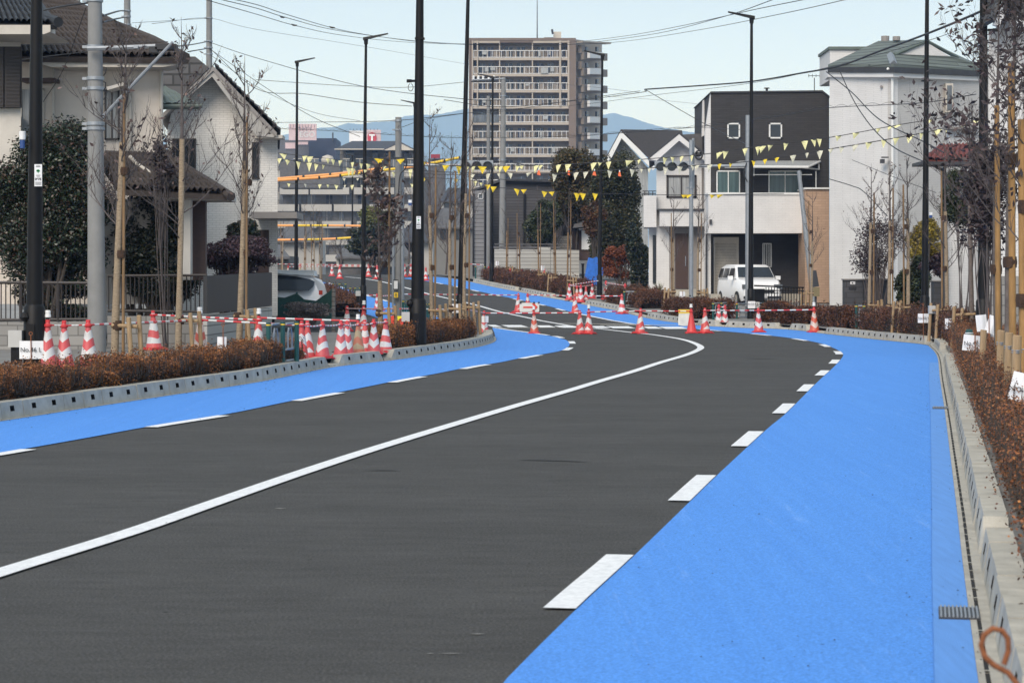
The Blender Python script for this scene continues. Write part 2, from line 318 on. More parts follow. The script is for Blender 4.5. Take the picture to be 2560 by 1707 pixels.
# ------------------------------------------------------------------ mesh helpers
COL = SC.collection
class MB:
    def __init__(s): s.v = []; s.f = []; s.m = []; s.mi = 0; s.mats = []
    def use(s, *names):
        n = names[0]
        if n not in s.mats: s.mats.append(n)
        s.mi = s.mats.index(n); return s
    def face(s, pts):
        i = len(s.v); s.v += [tuple(p) for p in pts]; s.f.append(tuple(range(i, i+len(pts)))); s.m.append(s.mi)
    def box(s, c, sz, rz=0, tilt=None):
        cx, cy, cz = c; hx, hy, hz = sz[0]/2, sz[1]/2, sz[2]/2
        i = len(s.v); co, si = math.cos(rz), math.sin(rz)
        for dz in (-hz, hz):
            for dx, dy in ((-hx, -hy), (hx, -hy), (hx, hy), (-hx, hy)):
                s.v.append((cx+dx*co-dy*si, cy+dx*si+dy*co, cz+dz))
        for q in ((3, 2, 1, 0), (4, 5, 6, 7), (0, 1, 5, 4), (1, 2, 6, 5), (2, 3, 7, 6), (3, 0, 4, 7)):
            s.f.append(tuple(i+k for k in q)); s.m.append(s.mi)
        return s
    def bb(s, a, b):     # box from two corners
        a, b = Vector(a), Vector(b)
        return s.box((a+b)/2, [abs(v) for v in (b-a)])
    def pbox(s, x0, y0, x1, y1, d, t, dz=0):   # front face spanning pixels at depth d, t metres deep
        return s.bb((X(x0, d), d, Z(y1, d)+dz), (X(x1, d), d+t, Z(y0, d)+dz))
    def tube(s, pts, rad, n=8, cap=True):
        pts = [Vector(p) for p in pts]
        if not hasattr(rad, '__len__'): rad = [rad]*len(pts)
        rings = []; prev = None
        for k, p in enumerate(pts):
            t = (pts[min(k+1, len(pts)-1)]-pts[max(k-1, 0)])
            if t.length < 1e-9: t = Vector((0, 0, 1))
            t.normalize()
            if prev is None:
                u = t.cross(Vector((0, 0, 1)));
                if u.length < .1: u = t.cross(Vector((1, 0, 0)))
            else: u = prev-t*prev.dot(t)
            if u.length < 1e-6: u = t.orthogonal()
            u.normalize(); prev = u; w = t.cross(u)
            i = len(s.v); r = rad[k]
            for j in range(n):
                a = 2*math.pi*j/n; q = p+(u*math.cos(a)+w*math.sin(a))*r; s.v.append(tuple(q))
            rings.append(i)
        for a, b in zip(rings, rings[1:]):
            for j in range(n):
                k = (j+1) % n; s.f.append((a+j, a+k, b+k, b+j)); s.m.append(s.mi)
        if cap and n > 2:
            s.f.append(tuple(rings[0]+j for j in reversed(range(n)))); s.m.append(s.mi)
            s.f.append(tuple(rings[-1]+j for j in range(n))); s.m.append(s.mi)
        return s
    def prism(s, poly, vec):    # poly: 3-D points in order, extruded by vec
        n = len(poly); i = len(s.v); vec = Vector(vec)
        s.v += [tuple(p) for p in poly]+[tuple(Vector(p)+vec) for p in poly]
        s.f.append(tuple(range(i, i+n))); s.m.append(s.mi)
        s.f.append(tuple(i+n+k for k in reversed(range(n)))); s.m.append(s.mi)
        for k in range(n):
            l = (k+1) % n; s.f.append((i+k, i+n+k, i+n+l, i+l)); s.m.append(s.mi)
        return s
    def slab(s, pxs, d, t, sk=None): return s.prism([P(x, y, d) for x, y in pxs], ((sk-CX)/F*t if sk else 0, t, 0))   # sk: the pixel column whose sight line the side walls follow
    def lathe(s, prof, c=(0, 0, 0), n=16):
        i = len(s.v); m = len(prof)
        for r, z in prof:
            for j in range(n):
                a = 2*math.pi*j/n; s.v.append((c[0]+r*math.cos(a), c[1]+r*math.sin(a), c[2]+z))
        for k in range(m-1):
            for j in range(n):
                l = (j+1) % n; s.f.append((i+k*n+j, i+k*n+l, i+(k+1)*n+l, i+(k+1)*n+j)); s.m.append(s.mi)
        s.f.append(tuple(i+(m-1)*n+j for j in range(n))); s.m.append(s.mi)
        return s
    def build(s, name, mt=None, parent=None, smooth=False, origin=None):
        me = bpy.data.meshes.new(name)
        V = s.v
        if origin is not None: V = [(a-origin[0], b-origin[1], c-origin[2]) for a, b, c in V]
        me.from_pydata(V, [], s.f)
        names = s.mats if s.mats else [mt]
        for n in names: me.materials.append(MATS[n])
        if len(names) > 1: me.polygons.foreach_set('material_index', s.m)
        if smooth:
            me.polygons.foreach_set('use_smooth', [True]*len(s.f)); 
            try: me.set_sharp_from_angle(angle=R(40))
            except Exception: pass
        me.update()
        o = bpy.data.objects.new(name, me); COL.objects.link(o)
        if origin is not None: o.location = origin
        if parent:
            o.parent = parent
            if origin is None: o.location = -Vector(parent.location)
            else: o.location = Vector(origin)-Vector(parent.location)
        return o
def empty(name, loc): 
    o = bpy.data.objects.new(name, None); COL.objects.link(o); o.location = loc; o.empty_display_size = .2; return o
def tag(o, label, cat, group=None):
    o['label'] = label; o['category'] = cat
    if group: o['group'] = group
    return o
def thing(name, loc, label, cat, group=None): return tag(empty(name, loc), label, cat, group)
def struct(o, label=None):
    o['kind'] = 'structure'
    if label: o['label'] = label
    return o
def copy_tree(o, parent=None):
    c = o.copy(); COL.objects.link(c)
    if parent: c.parent = parent
    for ch in list(o.children): copy_tree(ch, c)
    return c
def quadcloud(name, pos, L, Wd, mt, parent=None, up=.3, origin=None, droop=0, vary=.5):
    """pos Nx3; one diamond leaf per position, random orientation."""
    n = len(pos); pos = np.asarray(pos, float)
    if origin is None: origin = tuple(pos.mean(0))
    a = npr.normal(size=(n, 3)); a[:, 2] = a[:, 2]*(1-up)+up*abs(a[:, 2])-droop; a /= np.linalg.norm(a, axis=1)[:, None]
    b = npr.normal(size=(n, 3)); b -= a*(a*b).sum(1)[:, None]; b /= np.linalg.norm(b, axis=1)[:, None]
    nn = np.cross(a, b)
    l = L*(1-vary/2+vary*npr.random(n))[:, None]; w = Wd*(1-vary/2+vary*npr.random(n))[:, None]
    v = np.empty((n, 4, 3)); v[:, 0] = pos-a*l*.5; v[:, 1] = pos+b*w*.5+nn*w*.15; v[:, 2] = pos+a*l*.5; v[:, 3] = pos-b*w*.5+nn*w*.15
    v -= np.asarray(origin)
    me = bpy.data.meshes.new(name); me.vertices.add(n*4); me.vertices.foreach_set('co', v.reshape(-1).astype(np.float32))
    me.loops.add(n*4); me.loops.foreach_set('vertex_index', np.arange(n*4, dtype=np.int32))
    me.polygons.add(n); me.polygons.foreach_set('loop_start', np.arange(0, n*4, 4, dtype=np.int32))
    me.materials.append(MATS[mt]); me.update(calc_edges=True); me.validate()
    o = bpy.data.objects.new(name, me); COL.objects.link(o)
    o.location = Vector(origin)-(Vector(parent.location) if parent else Vector())
    if parent: o.parent = parent
    return o
# ------------------------------------------------------------------ paths in plan
def catmull(pts, n=12):
    pts = [Vector((p[0], p[1])) for p in pts]; out = []
    e = [pts[0]*2-pts[1]]+pts+[pts[-1]*2-pts[-2]]
    for i in range(1, len(e)-2):
        a, b, c, d = e[i-1:i+3]
        for k in range(n):
            t = k/n
            out.append(.5*((2*b)+(c-a)*t+(2*a-5*b+4*c-d)*t*t+(3*b-a-3*c+d)*t**3))
    out.append(pts[-1]); return out
class Path:
    def __init__(s, pts, smooth=0):
        for _ in range(smooth):
            pts = [pts[0]]+[(pts[i-1]+pts[i]*2+pts[i+1])/4 for i in range(1, len(pts)-1)]+[pts[-1]]
        s.p = pts; s.s = [0]
        for a, b in zip(pts, pts[1:]): s.s.append(s.s[-1]+(b-a).length)
        s.L = s.s[-1]
    def at(s, q):
        q = min(max(q, 0), s.L); import bisect
        i = min(max(bisect.bisect_right(s.s, q)-1, 0), len(s.p)-2)
        d = s.s[i+1]-s.s[i]; t = (q-s.s[i])/d if d > 1e-9 else 0
        return s.p[i].lerp(s.p[i+1], t)
    def tan(s, q):
        t = s.at(q+.3)-s.at(q-.3); return t.normalized()
    def off(s, q, o):      # o > 0 to the right of travel
        t = s.tan(q); return s.at(q)+Vector((t.y, -t.x))*o
    def near(s, p):
        best = min(range(len(s.p)), key=lambda i: (s.p[i]-Vector((p[0], p[1]))).length); return s.s[best]
    def offset(s, o): return Path([s.off(q, o) for q in np.linspace(0, s.L, int(s.L/.5)+2)])
def pxpath(px, smooth=0):
    return Path(catmull([U(*p) for p in px]), smooth)
def strip(mb, A, B, off, n=150, sub=4, r0=0, r1=1):
    rows = []
    for i in range(n+1):
        f = r0+(r1-r0)*i/n; a, b = A.at(f*A.L), B.at(f*B.L)
        rows.append([Vector((*(a.lerp(b, j/sub)), 0)) for j in range(sub+1)])
    i0 = len(mb.v)
    for r in rows:
        for p in r: mb.v.append((p.x, p.y, g(p.y)+off))
    w = sub+1
    for i in range(n):
        for j in range(sub):
            k = i0+i*w+j; mb.f.append((k, k+1, k+w+1, k+w)); mb.m.append(mb.mi)
def ribbon(mb, path, s0, s1, o0, o1, off, step=.4):
    n = max(1, int((s1-s0)/step))
    i0 = len(mb.v)
    for i in range(n+1):
        q = s0+(s1-s0)*i/n
        for o in (o0, o1):
            p = path.off(q, o); mb.v.append((p.x, p.y, g(p.y)+off))
    for i in range(n):
        k = i0+2*i; mb.f.append((k, k+1, k+3, k+2)); mb.m.append(mb.mi)
# ------------------------------------------------------------------ the ground, road, lanes, kerbs
mb = MB()
ys = [-30, -10]+list(np.arange(0, 200, 2.0))+[200, 220, 240, 260, 300, 400, 700, 1500, 3000, 6000, 12000]
xs = [-9000, -2000, -500, -120, -60, -30, -10, 0, 10, 30, 60, 120, 500, 2000, 9000]
for y in ys:
    for x in xs: mb.v.append((x, y, g(y)-.02))
for i in range(len(ys)-1):
    for j in range(len(xs)-1):
        k = i*len(xs)+j; mb.f.append((k, k+1, k+len(xs)+1, k+len(xs))); mb.m.append(0)
struct(mb.build('ground', 'earth'))
mb = MB(); ys2 = list(np.arange(-6, 190, 1.0)); xs2 = [-16, -8, 0, 8, 16]
for y in ys2:
    for x in xs2: mb.v.append((x-max(0, y-75)*.27, y, g(y)))
for i in range(len(ys2)-1):
    for j in range(len(xs2)-1):
        k = i*5+j; mb.f.append((k, k+1, k+6, k+5)); mb.m.append(0)
struct(mb.build('road', 'asphalt'))
mb = MB()
for x0, x1 in ((-70, -16.0), (16.0, 70)):
    for k in range(24):
        ya, yb = 58+k*.8, 58.8+k*.8; mb.face([(x0, ya, g(ya)), (x1, ya, g(ya)), (x1, yb, g(yb)), (x0, yb, g(yb))])
struct(mb.build('side_road', 'asphalt'))
CEN = pxpath([(-140,1482),(0,1435),(327,1333),(544,1257),(762,1181),(980,1110),(1273,1021),(1415,980),(1500,954),(1582,930),(1652,907),(1707,891),(1739,879),(1752,869),(1734,858),(1704,849),(1663,842),(1620,836),(1579,832),(1500,823),(1440,817.5),(1390,809),(1324,796),(1246,779),(1185,762),(1117,746),(1074,736),(1007,718),(956,705),(908,697),(862,692.5)])
RL = pxpath([(1190,1800),(1259,1707),(1453,1513),(1590,1386),(1731,1249),(1798,1184),(1918,1073),(1968,1031),(2041,958),(2077,925),(2101,900),(2107,885),(2085,871),(2044,857),(1973,845),(1881,835),(1780,826),(1696,819),(1636,815),(1590,811),(1540,803),(1455,786),(1407,775),(1360,763),(1280,746),(1208,731),(1143,717),(1090,707),(1040,700),(1000,696)])
RR = pxpath([(2470,1860),(2446,1707),(2420,1513),(2405,1395),(2393,1283),(2375,1135),(2362,1030),(2350,950),(2343,892),(2325,869),(2304,861),(2187,849),(2052,834),(2009,828),(1946,823),(1850,820),(1745,814),(1690,807),(1609,794),(1540,777),(1455,761),(1407,751),(1350,741),(1296,730),(1259,723),(1171,704),(1130,696.5),(1080,692)], 3)
LC = pxpath([(-160,1080),(0,1055),(218,1021),(435,988),(653,955),(833,919),(991,900),(1088,886),(1160,875),(1205,866),(1233,857),(1241,850),(1238,842)])
LE = pxpath([(-160,1160),(0,1134),(200,1099),(375,1067),(574,1035),(740,1001),(876,976),(1000,951),(1090,935),(1180,917),(1248,907),(1311,894),(1396,879),(1418,869),(1424,861),(1416,851),(1399,846),(1381,841.5),(1324,833),(1268,825.5),(1231,820)])
s76 = CEN.near(U(1324,796))
FARL = Path([CEN.off(q, -3.05) for q in np.arange(s76, CEN.L, 1)])
FARLC = Path([CEN.off(q, -5.15) for q in np.arange(s76, CEN.L, 1)])
mb = MB(); strip(mb, RL, RR, .006); struct(mb.build('cycle_lane', 'blue_paint'))
mb = MB(); ribbon(mb, RR, 0, RR.near(U(2345, 905)), -.16, -.001, .0095); struct(mb.build('paint_strip', 'blue_pale'))
mb = MB()
for o_ in (-.165,): ribbon(mb, RR, 0, RR.near(U(2345, 905)), o_, o_+.0035, .0112)
struct(mb.build('paint_joint', 'mark_blue_line'))
mb = MB()
lcx = Path(LC.p+[Vector(U(1236, 833)[:2]), Vector(U(1231, 821)[:2])]); strip(mb, lcx, LE, .008)
struct(mb.build('cycle_lane', 'blue_paint'))
mb = MB(); strip(mb, FARLC, FARL, .008, 60); struct(mb.build('cycle_lane', 'blue_paint'))
mb = MB()
ribbon(mb, CEN, 0, CEN.L, -.075, .075, .012)
q0 = RL.near(U(1453, 1521)); s = q0-5
qe = RL.near(U(1660, 817)); qf = RL.near(U(1440, 783))
while s < RL.L:
    a, b = s, s+2
    if a > 0 and not (a < qf and b > qe): ribbon(mb, RL, a, b, -.15, 0, .012)
    s += 5
ribbon(mb, RL, qe+1, qf, -.12, .02, .012)
q0 = LE.near(U(375, 1070)); s = q0-5 if q0 > 3 else q0; qe = LE.near(U(1365, 839))
while s < qe-1:
    if s+2 > .2: ribbon(mb, LE, max(0, s), s+2, 0, .15, .012)
    s += 5
ribbon(mb, LE, qe, LE.L, 0, .14, .012)
s = 2
while s < FARL.L: ribbon(mb, FARL, s, s+2, 0, .15, .012); s += 5
# guide marks across the junction
def gpoly(mb, px, off=.0125): mb.face([U(x, y, off) for x, y in px])
for x0, x1 in ((1224,1247),(1262,1312),(1343,1382),(1394,1440),(1482,1517),(1524,1580),(1612,1648),(1655,1712)):
    sh = 9; yb = 812+(x0-1224)*.011
    gpoly(mb, [(x0+sh, yb+5.2), (x1+sh, yb+5.2), (x1-sh, yb), (x0-sh, yb)])
struct(mb.build('lane_marking', 'white_paint'))
mb = MB()
for a, b in (((1240, 819.8), (1445, 817.8)), ((1395, 808.4), (1600, 810.6)), ((1500, 811.5), (1690, 812.5))):
    gpoly(mb, [(a[0], a[1]+.5), (b[0], b[1]+.5), (b[0], b[1]-.5), (a[0], a[1]-.5)], .012)
struct(mb.build('chalk_line', 'concrete'))
# grit, tar drops and crumbs on the surfaces
mb = MB(); rg_ = random.Random(21)
def crumb(x, y, r, z=.013):
    n = rg_.choice((3, 4, 5)); a0 = rg_.uniform(0, 6); ring_ = [(x+r*rg_.uniform(.5, 1.3)*math.cos(a0+6.283*k/n), y+r*2*rg_.uniform(.5, 1.3)*math.sin(a0+6.283*k/n), g(y)+z) for k in range(n)]
    top = (x, y, g(y)+z+r*.5)
    for k in range(n): mb.face([ring_[k], ring_[(k+1) % n], top])
for _ in range(120):
    d_ = 8.3+44*rg_.random()**1.3; x_ = X(rg_.uniform(0, 2380), d_); m_ = 1 if rg_.random() < .6 else rg_.randint(2, 5)
    for _k in range(m_): crumb(x_+rg_.gauss(0, .12)*(m_ > 1), d_+rg_.gauss(0, .5)*(m_ > 1), rg_.uniform(.0025, .0065)*(1+.045*(d_-8)))
for _ in range(150):
    q_ = rg_.uniform(0, 32); p_ = RR.off(q_, rg_.choice((rg_.uniform(-.03, .08), rg_.uniform(-.3, .05)))); crumb(p_.x, p_.y, rg_.uniform(.002, .005)*(1+.03*p_.y), .014)
    q_ = rg_.uniform(0, 24); p_ = LC.off(q_, rg_.uniform(-.04, .12)); crumb(p_.x, p_.y, rg_.uniform(.005, .012), .014)
o_ = mb.build('road_grit', 'grit_dark'); o_['kind'] = 'stuff'; o_['label'] = 'dark grit and tar crumbs on the road'
mb = MB()
for pts_ in ([(1285, 1149.5), (1350, 1148), (1420, 1150.5), (1482, 1155), (1420, 1152.5), (1350, 1150.5)], [(1850, 895), (1900, 895.5), (1945, 896.5), (1900, 897)], [(900, 1175), (960, 1174), (1010, 1176), (960, 1175.6)]): gpoly(mb, pts_, .004)
struct(mb.build('surface_scratch', 'grit_dark'))
mb = MB()
for x_, y_, w_ in ((1125, 1632, 34), (1195, 1583, 20), (1075, 1632, 10), (700, 1270, 16)): gpoly(mb, [(x_-w_, y_), (x_, y_-1.2), (x_+w_, y_), (x_, y_+1.5)], .004)
struct(mb.build('paint_scuff', 'pavement'))
# kerbs : runs of 0.6 m stones, each with a square weep hole on the road face
def kerb(path, s0, s1, side, h=.19, o0=.06, ends=(1, 1), name='kerb', w=.17):
    mb = MB(); mb.use('kerb_stone'); mb.use('drain_dark'); mb.use('kerb_stone')
    jr = random.Random(int(s0*7)+side); e0 = .2 if ends[0] else 0; e1 = .2 if ends[1] else 0; nn = max(1, round((s1-s0-e0-e1)/.6)); dl = (s1-s0-e0-e1)/nn
    cuts = ([s0] if ends[0] else [])+[s0+e0+dl*i for i in range(nn+1)]+([s1] if ends[1] else []); n = len(cuts)-1
    def pt(q, o, z):
        p = path.off(q, side*o); return (p.x, p.y, g(p.y)+z)
    for i in range(n):
        a, b = cuts[i]+(.006 if i else 0), cuts[i+1]-(.006 if i < n-1 else 0)
        j = jr.uniform(-.004, .004); hh = h+jr.uniform(-.003, .003)
        ha = .05 if (i == 0 and ends[0]) else hh; hb = .05 if (i == n-1 and ends[1]) else hh
        f0 = o0+j; f1 = o0+j+.035; t1 = o0+w+.03
        m = (a+b)/2; hw = .055; z0, z1 = .085, .145
        def fo(z): return f0+(f1-f0)*max(0, z)/h
        Q = lambda *p: mb.face(p if side > 0 else p[::-1])
        # top, back, ends
        Q(pt(a, f1, ha), pt(a, t1, ha), pt(b, t1, hb), pt(b, f1, hb))
        Q(pt(a, t1, ha), pt(a, t1+.02, -.02), pt(b, t1+.02, -.02), pt(b, t1, hb))
        Q(pt(a, f0, -.02), pt(a, t1, -.02), pt(a, t1, ha), pt(a, f1, ha)); Q(pt(b, f0, -.02), pt(b, f1, hb), pt(b, t1, hb), pt(b, t1, -.02))
        if ha == hb:
            Q(pt(a, fo(0), -.02), pt(a, f1, ha), pt(m-hw, f1, ha), pt(m-hw, fo(0), -.02))
            Q(pt(m+hw, fo(0), -.02), pt(m+hw, f1, ha), pt(b, f1, ha), pt(b, fo(0), -.02))
            Q(pt(m-hw, fo(z1), z1), pt(m-hw, f1, ha), pt(m+hw, f1, ha), pt(m+hw, fo(z1), z1))
            Q(pt(m-hw, fo(0), -.02), pt(m-hw, fo(z0), z0), pt(m+hw, fo(z0), z0), pt(m+hw, fo(0), -.02))
            mb.use('drain_dark'); d = .08
            Q(pt(m-hw, fo(z0), z0), pt(m-hw, fo(z0)+d, z0), pt(m+hw, fo(z0)+d, z0), pt(m+hw, fo(z0), z0))
            Q(pt(m-hw, fo(z0), z0), pt(m-hw, fo(z1), z1), pt(m-hw, fo(z1)+d, z1), pt(m-hw, fo(z0)+d, z0))
            Q(pt(m+hw, fo(z0), z0), pt(m+hw, fo(z0)+d, z0), pt(m+hw, fo(z1)+d, z1), pt(m+hw, fo(z1), z1))
            Q(pt(m-hw, fo(z0)+d, z0), pt(m-hw, fo(z1)+d, z1), pt(m+hw, fo(z1)+d, z1), pt(m+hw, fo(z0)+d, z0))
            Q(pt(m-hw, fo(z1), z1), pt(m+hw, fo(z1), z1), pt(m+hw, fo(z1)+d, z1), pt(m-hw, fo(z1)+d, z1))
            mb.use('kerb_stone')
        else:
            Q(pt(a, f0, -.02), pt(a, f1, ha), pt(b, f1, hb), pt(b, f0, -.02))
    return struct(mb.build(name))
def lowkerb(path, s0, s1, side):
    kerbm = MB(); n = max(1, round((s1-s0)/.6)); dl = (s1-s0)/n
    for i in range(n):
        a, b = s0+i*dl+.006, s0+(i+1)*dl-.006
        def pt(q, o, z):
            p = path.off(q, side*o); return (p.x, p.y, g(p.y)+z)
        Q = lambda *p: kerbm.face(p if side > 0 else p[::-1])
        Q(pt(a, .05, -.02), pt(a, .08, .045), pt(b, .08, .045), pt(b, .05, -.02)); Q(pt(a, .08, .045), pt(a, .25, .06), pt(b, .25, .06), pt(b, .08, .045))
    struct(kerbm.build('kerb', 'kerb_stone'))
sL = lambda x, y: LC.near(U(x, y)); sR = lambda x, y: RR.near(U(x, y))
a, b, c, d, e = 0, sL(826, 920), sL(868, 915), sL(964, 903), sL(990, 900)
kerb(LC, a, b, -1, ends=(0, 1)); lowkerb(LC, b, c, -1); kerb(LC, c, d, -1); lowkerb(LC, d, e, -1); kerb(LC, e, LC.L-.05, -1, ends=(1, 0), w=.22)
mb = MB(); ribbon(mb, LC, 0, LC.L, -.07, -.005, .011); struct(mb.build('gutter', 'concrete'))
GW = .095   # right gutter width
RG = RR.offset(GW-.07)
segs = [(0, sR(2405, 1395), 1), (sR(2404,1385), sR(2345,905), 1), (sR(2336, 880), sR(2318, 866), 1), (sR(2304,861), sR(2054,834.5), 1), (sR(2010,828), sR(1955,824), 1), (sR(1915,823), sR(1805,818), 1), (sR(1783,817), sR(1735,813), 1), (sR(1700,808), sR(1612,794.5), 1), (sR(1540,777), sR(1456,761.5), 1), (sR(1370,745), sR(1296,730), 1), (sR(1285,728), sR(1175,705), 1)]
prev = None
for (u, v, _) in segs:
    k = RG.L/RR.L
    if v-u > .7: kerb(RG, u*k, v*k, 1, w=.14 if u < 30 else .17)
    if prev is not None and u-prev > .3: lowkerb(RG, prev*k, u*k, 1)
    prev = v
mb = MB(); mb.use('concrete'); ribbon(mb, RR, 0, RR.L, 0, .028, .011); ribbon(mb, RR, 0, RR.L, .046, GW+.02, .011)
ribbon(mb, RR, 0, RR.L, .028, .046, .002)
s = 0
while s < 60: ribbon(mb, RR, s, s+.025, .028, .046, .0105, .03); s += .33
struct(mb.build('gutter'))
mb = MB()
s = 0
while s < 60: ribbon(mb, RR, s+.03, s+.30, .029, .045, .0065, .1); s += .33
struct(mb.build('slot_drain', 'drain_dark'))
# sidewalks
def walk(path, side, s0, s1, o0, o1, h, mt='pavement', name='sidewalk'):
    mb = MB(); n = int((s1-s0)/.8)+1
    for i in range(n+1):
        q = s0+(s1-s0)*i/n
        for o in (o0, (o0+o1)/2, o1):
            p = path.off(q, side*o); mb.v.append((p.x, p.y, g(p.y)+h))
        p = path.off(q, side*o1); mb.v.append((p.x, p.y, g(p.y)-.05))
    for i in range(n):
        for j in range(3):
            k = i*4+j; f = (k, k+1, k+5, k+4); mb.f.append(f if side > 0 else f[::-1]); mb.m.append(0)
    struct(mb.build(name, mt))
walk(LC, -1, 0, LC.L-.3, .2, 9, SW)
walk(RG, 1, 0, RG.L, .2, 9, SW)
walk(FARLC, -1, 8, FARLC.L, .2, 9, SW)
# soil beds under the hedges
walk(LC, -1, 0, sL(815, 921), .26, 1.35, SW+.012, 'soil', 'planting_bed')
walk(LC, -1, sL(1000, 899), sL(1205, 866), .26, 1.35, SW+.012, 'soil', 'planting_bed')
walk(RG, 1, 0, sR(2330,870), .3, 1.9, SW+.012, 'soil', 'planting_bed')
# drain grates in the right gutter
def grate(s, label):
    base = RR.off(s, -.12); o = thing('drain_grate', (base.x, base.y, .01), label, 'grate', 'drain grates at the right kerb')
    mb = MB(); c = RR.off(s, -.045); t = RR.tan(s); rz = math.atan2(t.y, t.x)-math.pi/2
    fr = MB(); fr.box((c.x, c.y, .012), (.18, .33, .012), rz); fr.build('frame', 'dark_metal', o)
    for k in range(10):
        u = -.079+k*.0175; p = c+Vector((t.y, -t.x))*u
        mb.box((p.x, p.y, .021), (.008, .31, .012), rz)
    mb.build('grille', 'galvanised', o)
grate(RR.near(U(2400, 1545)), 'steel drain grate at the kerb next to the rusty pin')
grate(RR.near(U(2352, 1022)), 'small steel drain grate further up the right gutter')
# ------------------------------------------------------------------ lettering
def text(name, body, loc, size, mt, parent=None, rot=(R(90), 0, 0), bold=0, align='CENTER'):
    cu = bpy.data.curves.new(name, 'FONT'); cu.body = body; cu.size = size; cu.align_x = align; cu.align_y = 'CENTER'; cu.extrude = .001; cu.offset = bold
    o = bpy.data.objects.new(name, cu); COL.objects.link(o); dg = bpy.context.evaluated_depsgraph_get()
    me = bpy.data.meshes.new_from_object(o.evaluated_get(dg)); bpy.data.objects.remove(o)
    me.materials.clear(); me.materials.append(MATS[mt]); q = bpy.data.objects.new(name, me); COL.objects.link(q)
    q.rotation_euler = rot; q.location = Vector(loc)-(Vector(parent.location) if parent else Vector())
    if parent: q.parent = parent
    return q
# ------------------------------------------------------------------ traffic cones
CONES = {}
def make_cone(loc, style, h, label, cap=0, rz=0, lean=(0, 0)):
    key = (style, cap)
    if key not in CONES:
        o = thing('traffic_cone', (0, 0, 0), label, 'traffic cone', 'red and white traffic cones')
        mb = MB(); mb.lathe([(.145, .045), (.140, .055), (.035, .62), (.034, .66)], n=20); mb.build('cone_body', style, o, smooth=True)
        mb = MB(); s = .19; c = .05
        oct_ = [(-s+c, -s), (s-c, -s), (s, -s+c), (s, s-c), (s-c, s), (-s+c, s), (-s, s-c), (-s, -s+c)]
        mb.prism([(x, y, .012) for x, y in oct_], (0, 0, .02)); mb.prism([(x*.86, y*.86, .032) for x, y in oct_], (0, 0, .022))
        for x, y in ((-1, -1), (1, -1), (1, 1), (-1, 1)): mb.box((x*.15, y*.15, .006), (.07, .07, .012))
        mb.build('base', 'red_plastic', o)
        mb = MB(); mb.lathe([(.052, .60), (.060, .61), (.060, .635), (.050, .645), (.034, .645), (.034, .70), (.026, .705), (.026, .70)], n=16); mb.build('collar', 'red_plastic', o, smooth=True)
        if cap:
            mb = MB(); mb.use('cable').lathe([(.022, .70), (.022, .745), (.01, .746)], n=12)
            mb.use('white_plastic').lathe([(.045, .738), (.045, .775), (.038, .785), (.042, .825), (.034, .838), (.004, .84)], n=16); mb.build('warning_lamp', None, o, smooth=True)
        CONES[key] = o; c = o
    else: c = copy_tree(CONES[key])
    c.location = loc; k = h/.70; c.scale = (k, k, k); c.rotation_euler = (lean[0], lean[1], rz); c['label'] = label
    return c
CP = {}
def cone(key, px, py, top, style, label, cap=0, rz=0, z=0, d=None):
    """foot at pixel (px, py) on ground raised by z"""
    u = U(px, py, z) if d is None else G(px, d, z)
    h = (py-top)*u.y/F if d is None else Z(top, d)-u.z
    h = min(max(h, .62), .78)
    make_cone(u, style, h, label, cap, rz+rng.uniform(-.15, .15), (rng.uniform(-.02, .02), rng.uniform(-.025, .025)))
    CP[key] = (u, h)
def bar(a, b, label, kind='bar', sag=.0, r=.017, za=0, zb=0):
    def pt(k, z):
        if isinstance(k, str): u, h = CP[k]; return u+Vector((0, -.005, h*.90+z))
        return Vector(k)
    p, q = pt(a, za), pt(b, zb); L = (q-p).length
    mb = MB(); n = max(2, int(L/.16)) if kind == 'bar' else max(4, int(L/.05))
    mb.use('white_plastic'); mb.use('red_plastic')
    def pos(t):
        v = p.lerp(q, t); v.z -= sag*4*t*(1-t); return v
    if kind == 'bar':
        st = 1 if L < 3 else max(1, round(L/n/.16))
        for i in range(n):
            mb.use('white_plastic' if i % 2 else 'red_plastic').tube([pos(i/n), pos((i+1)/n)], r, 8, cap=i in (0, n-1))
    else:
        for i in range(n):
            mb.use('red_plastic' if i % 3 == 1 else 'white_plastic')
            m = pos((i+.5)/n); mb.tube([pos(i/n), m, pos((i+1)/n)], [r*.55, r*.85, r*.55], 6, cap=False)
    o = mb.build('barrier_rope' if kind != 'bar' else 'barrier_bar', origin=tuple(p), smooth=True)
    return tag(o, label, 'barrier bar' if kind == 'bar' else 'rope', 'striped bars and ropes between the cones')
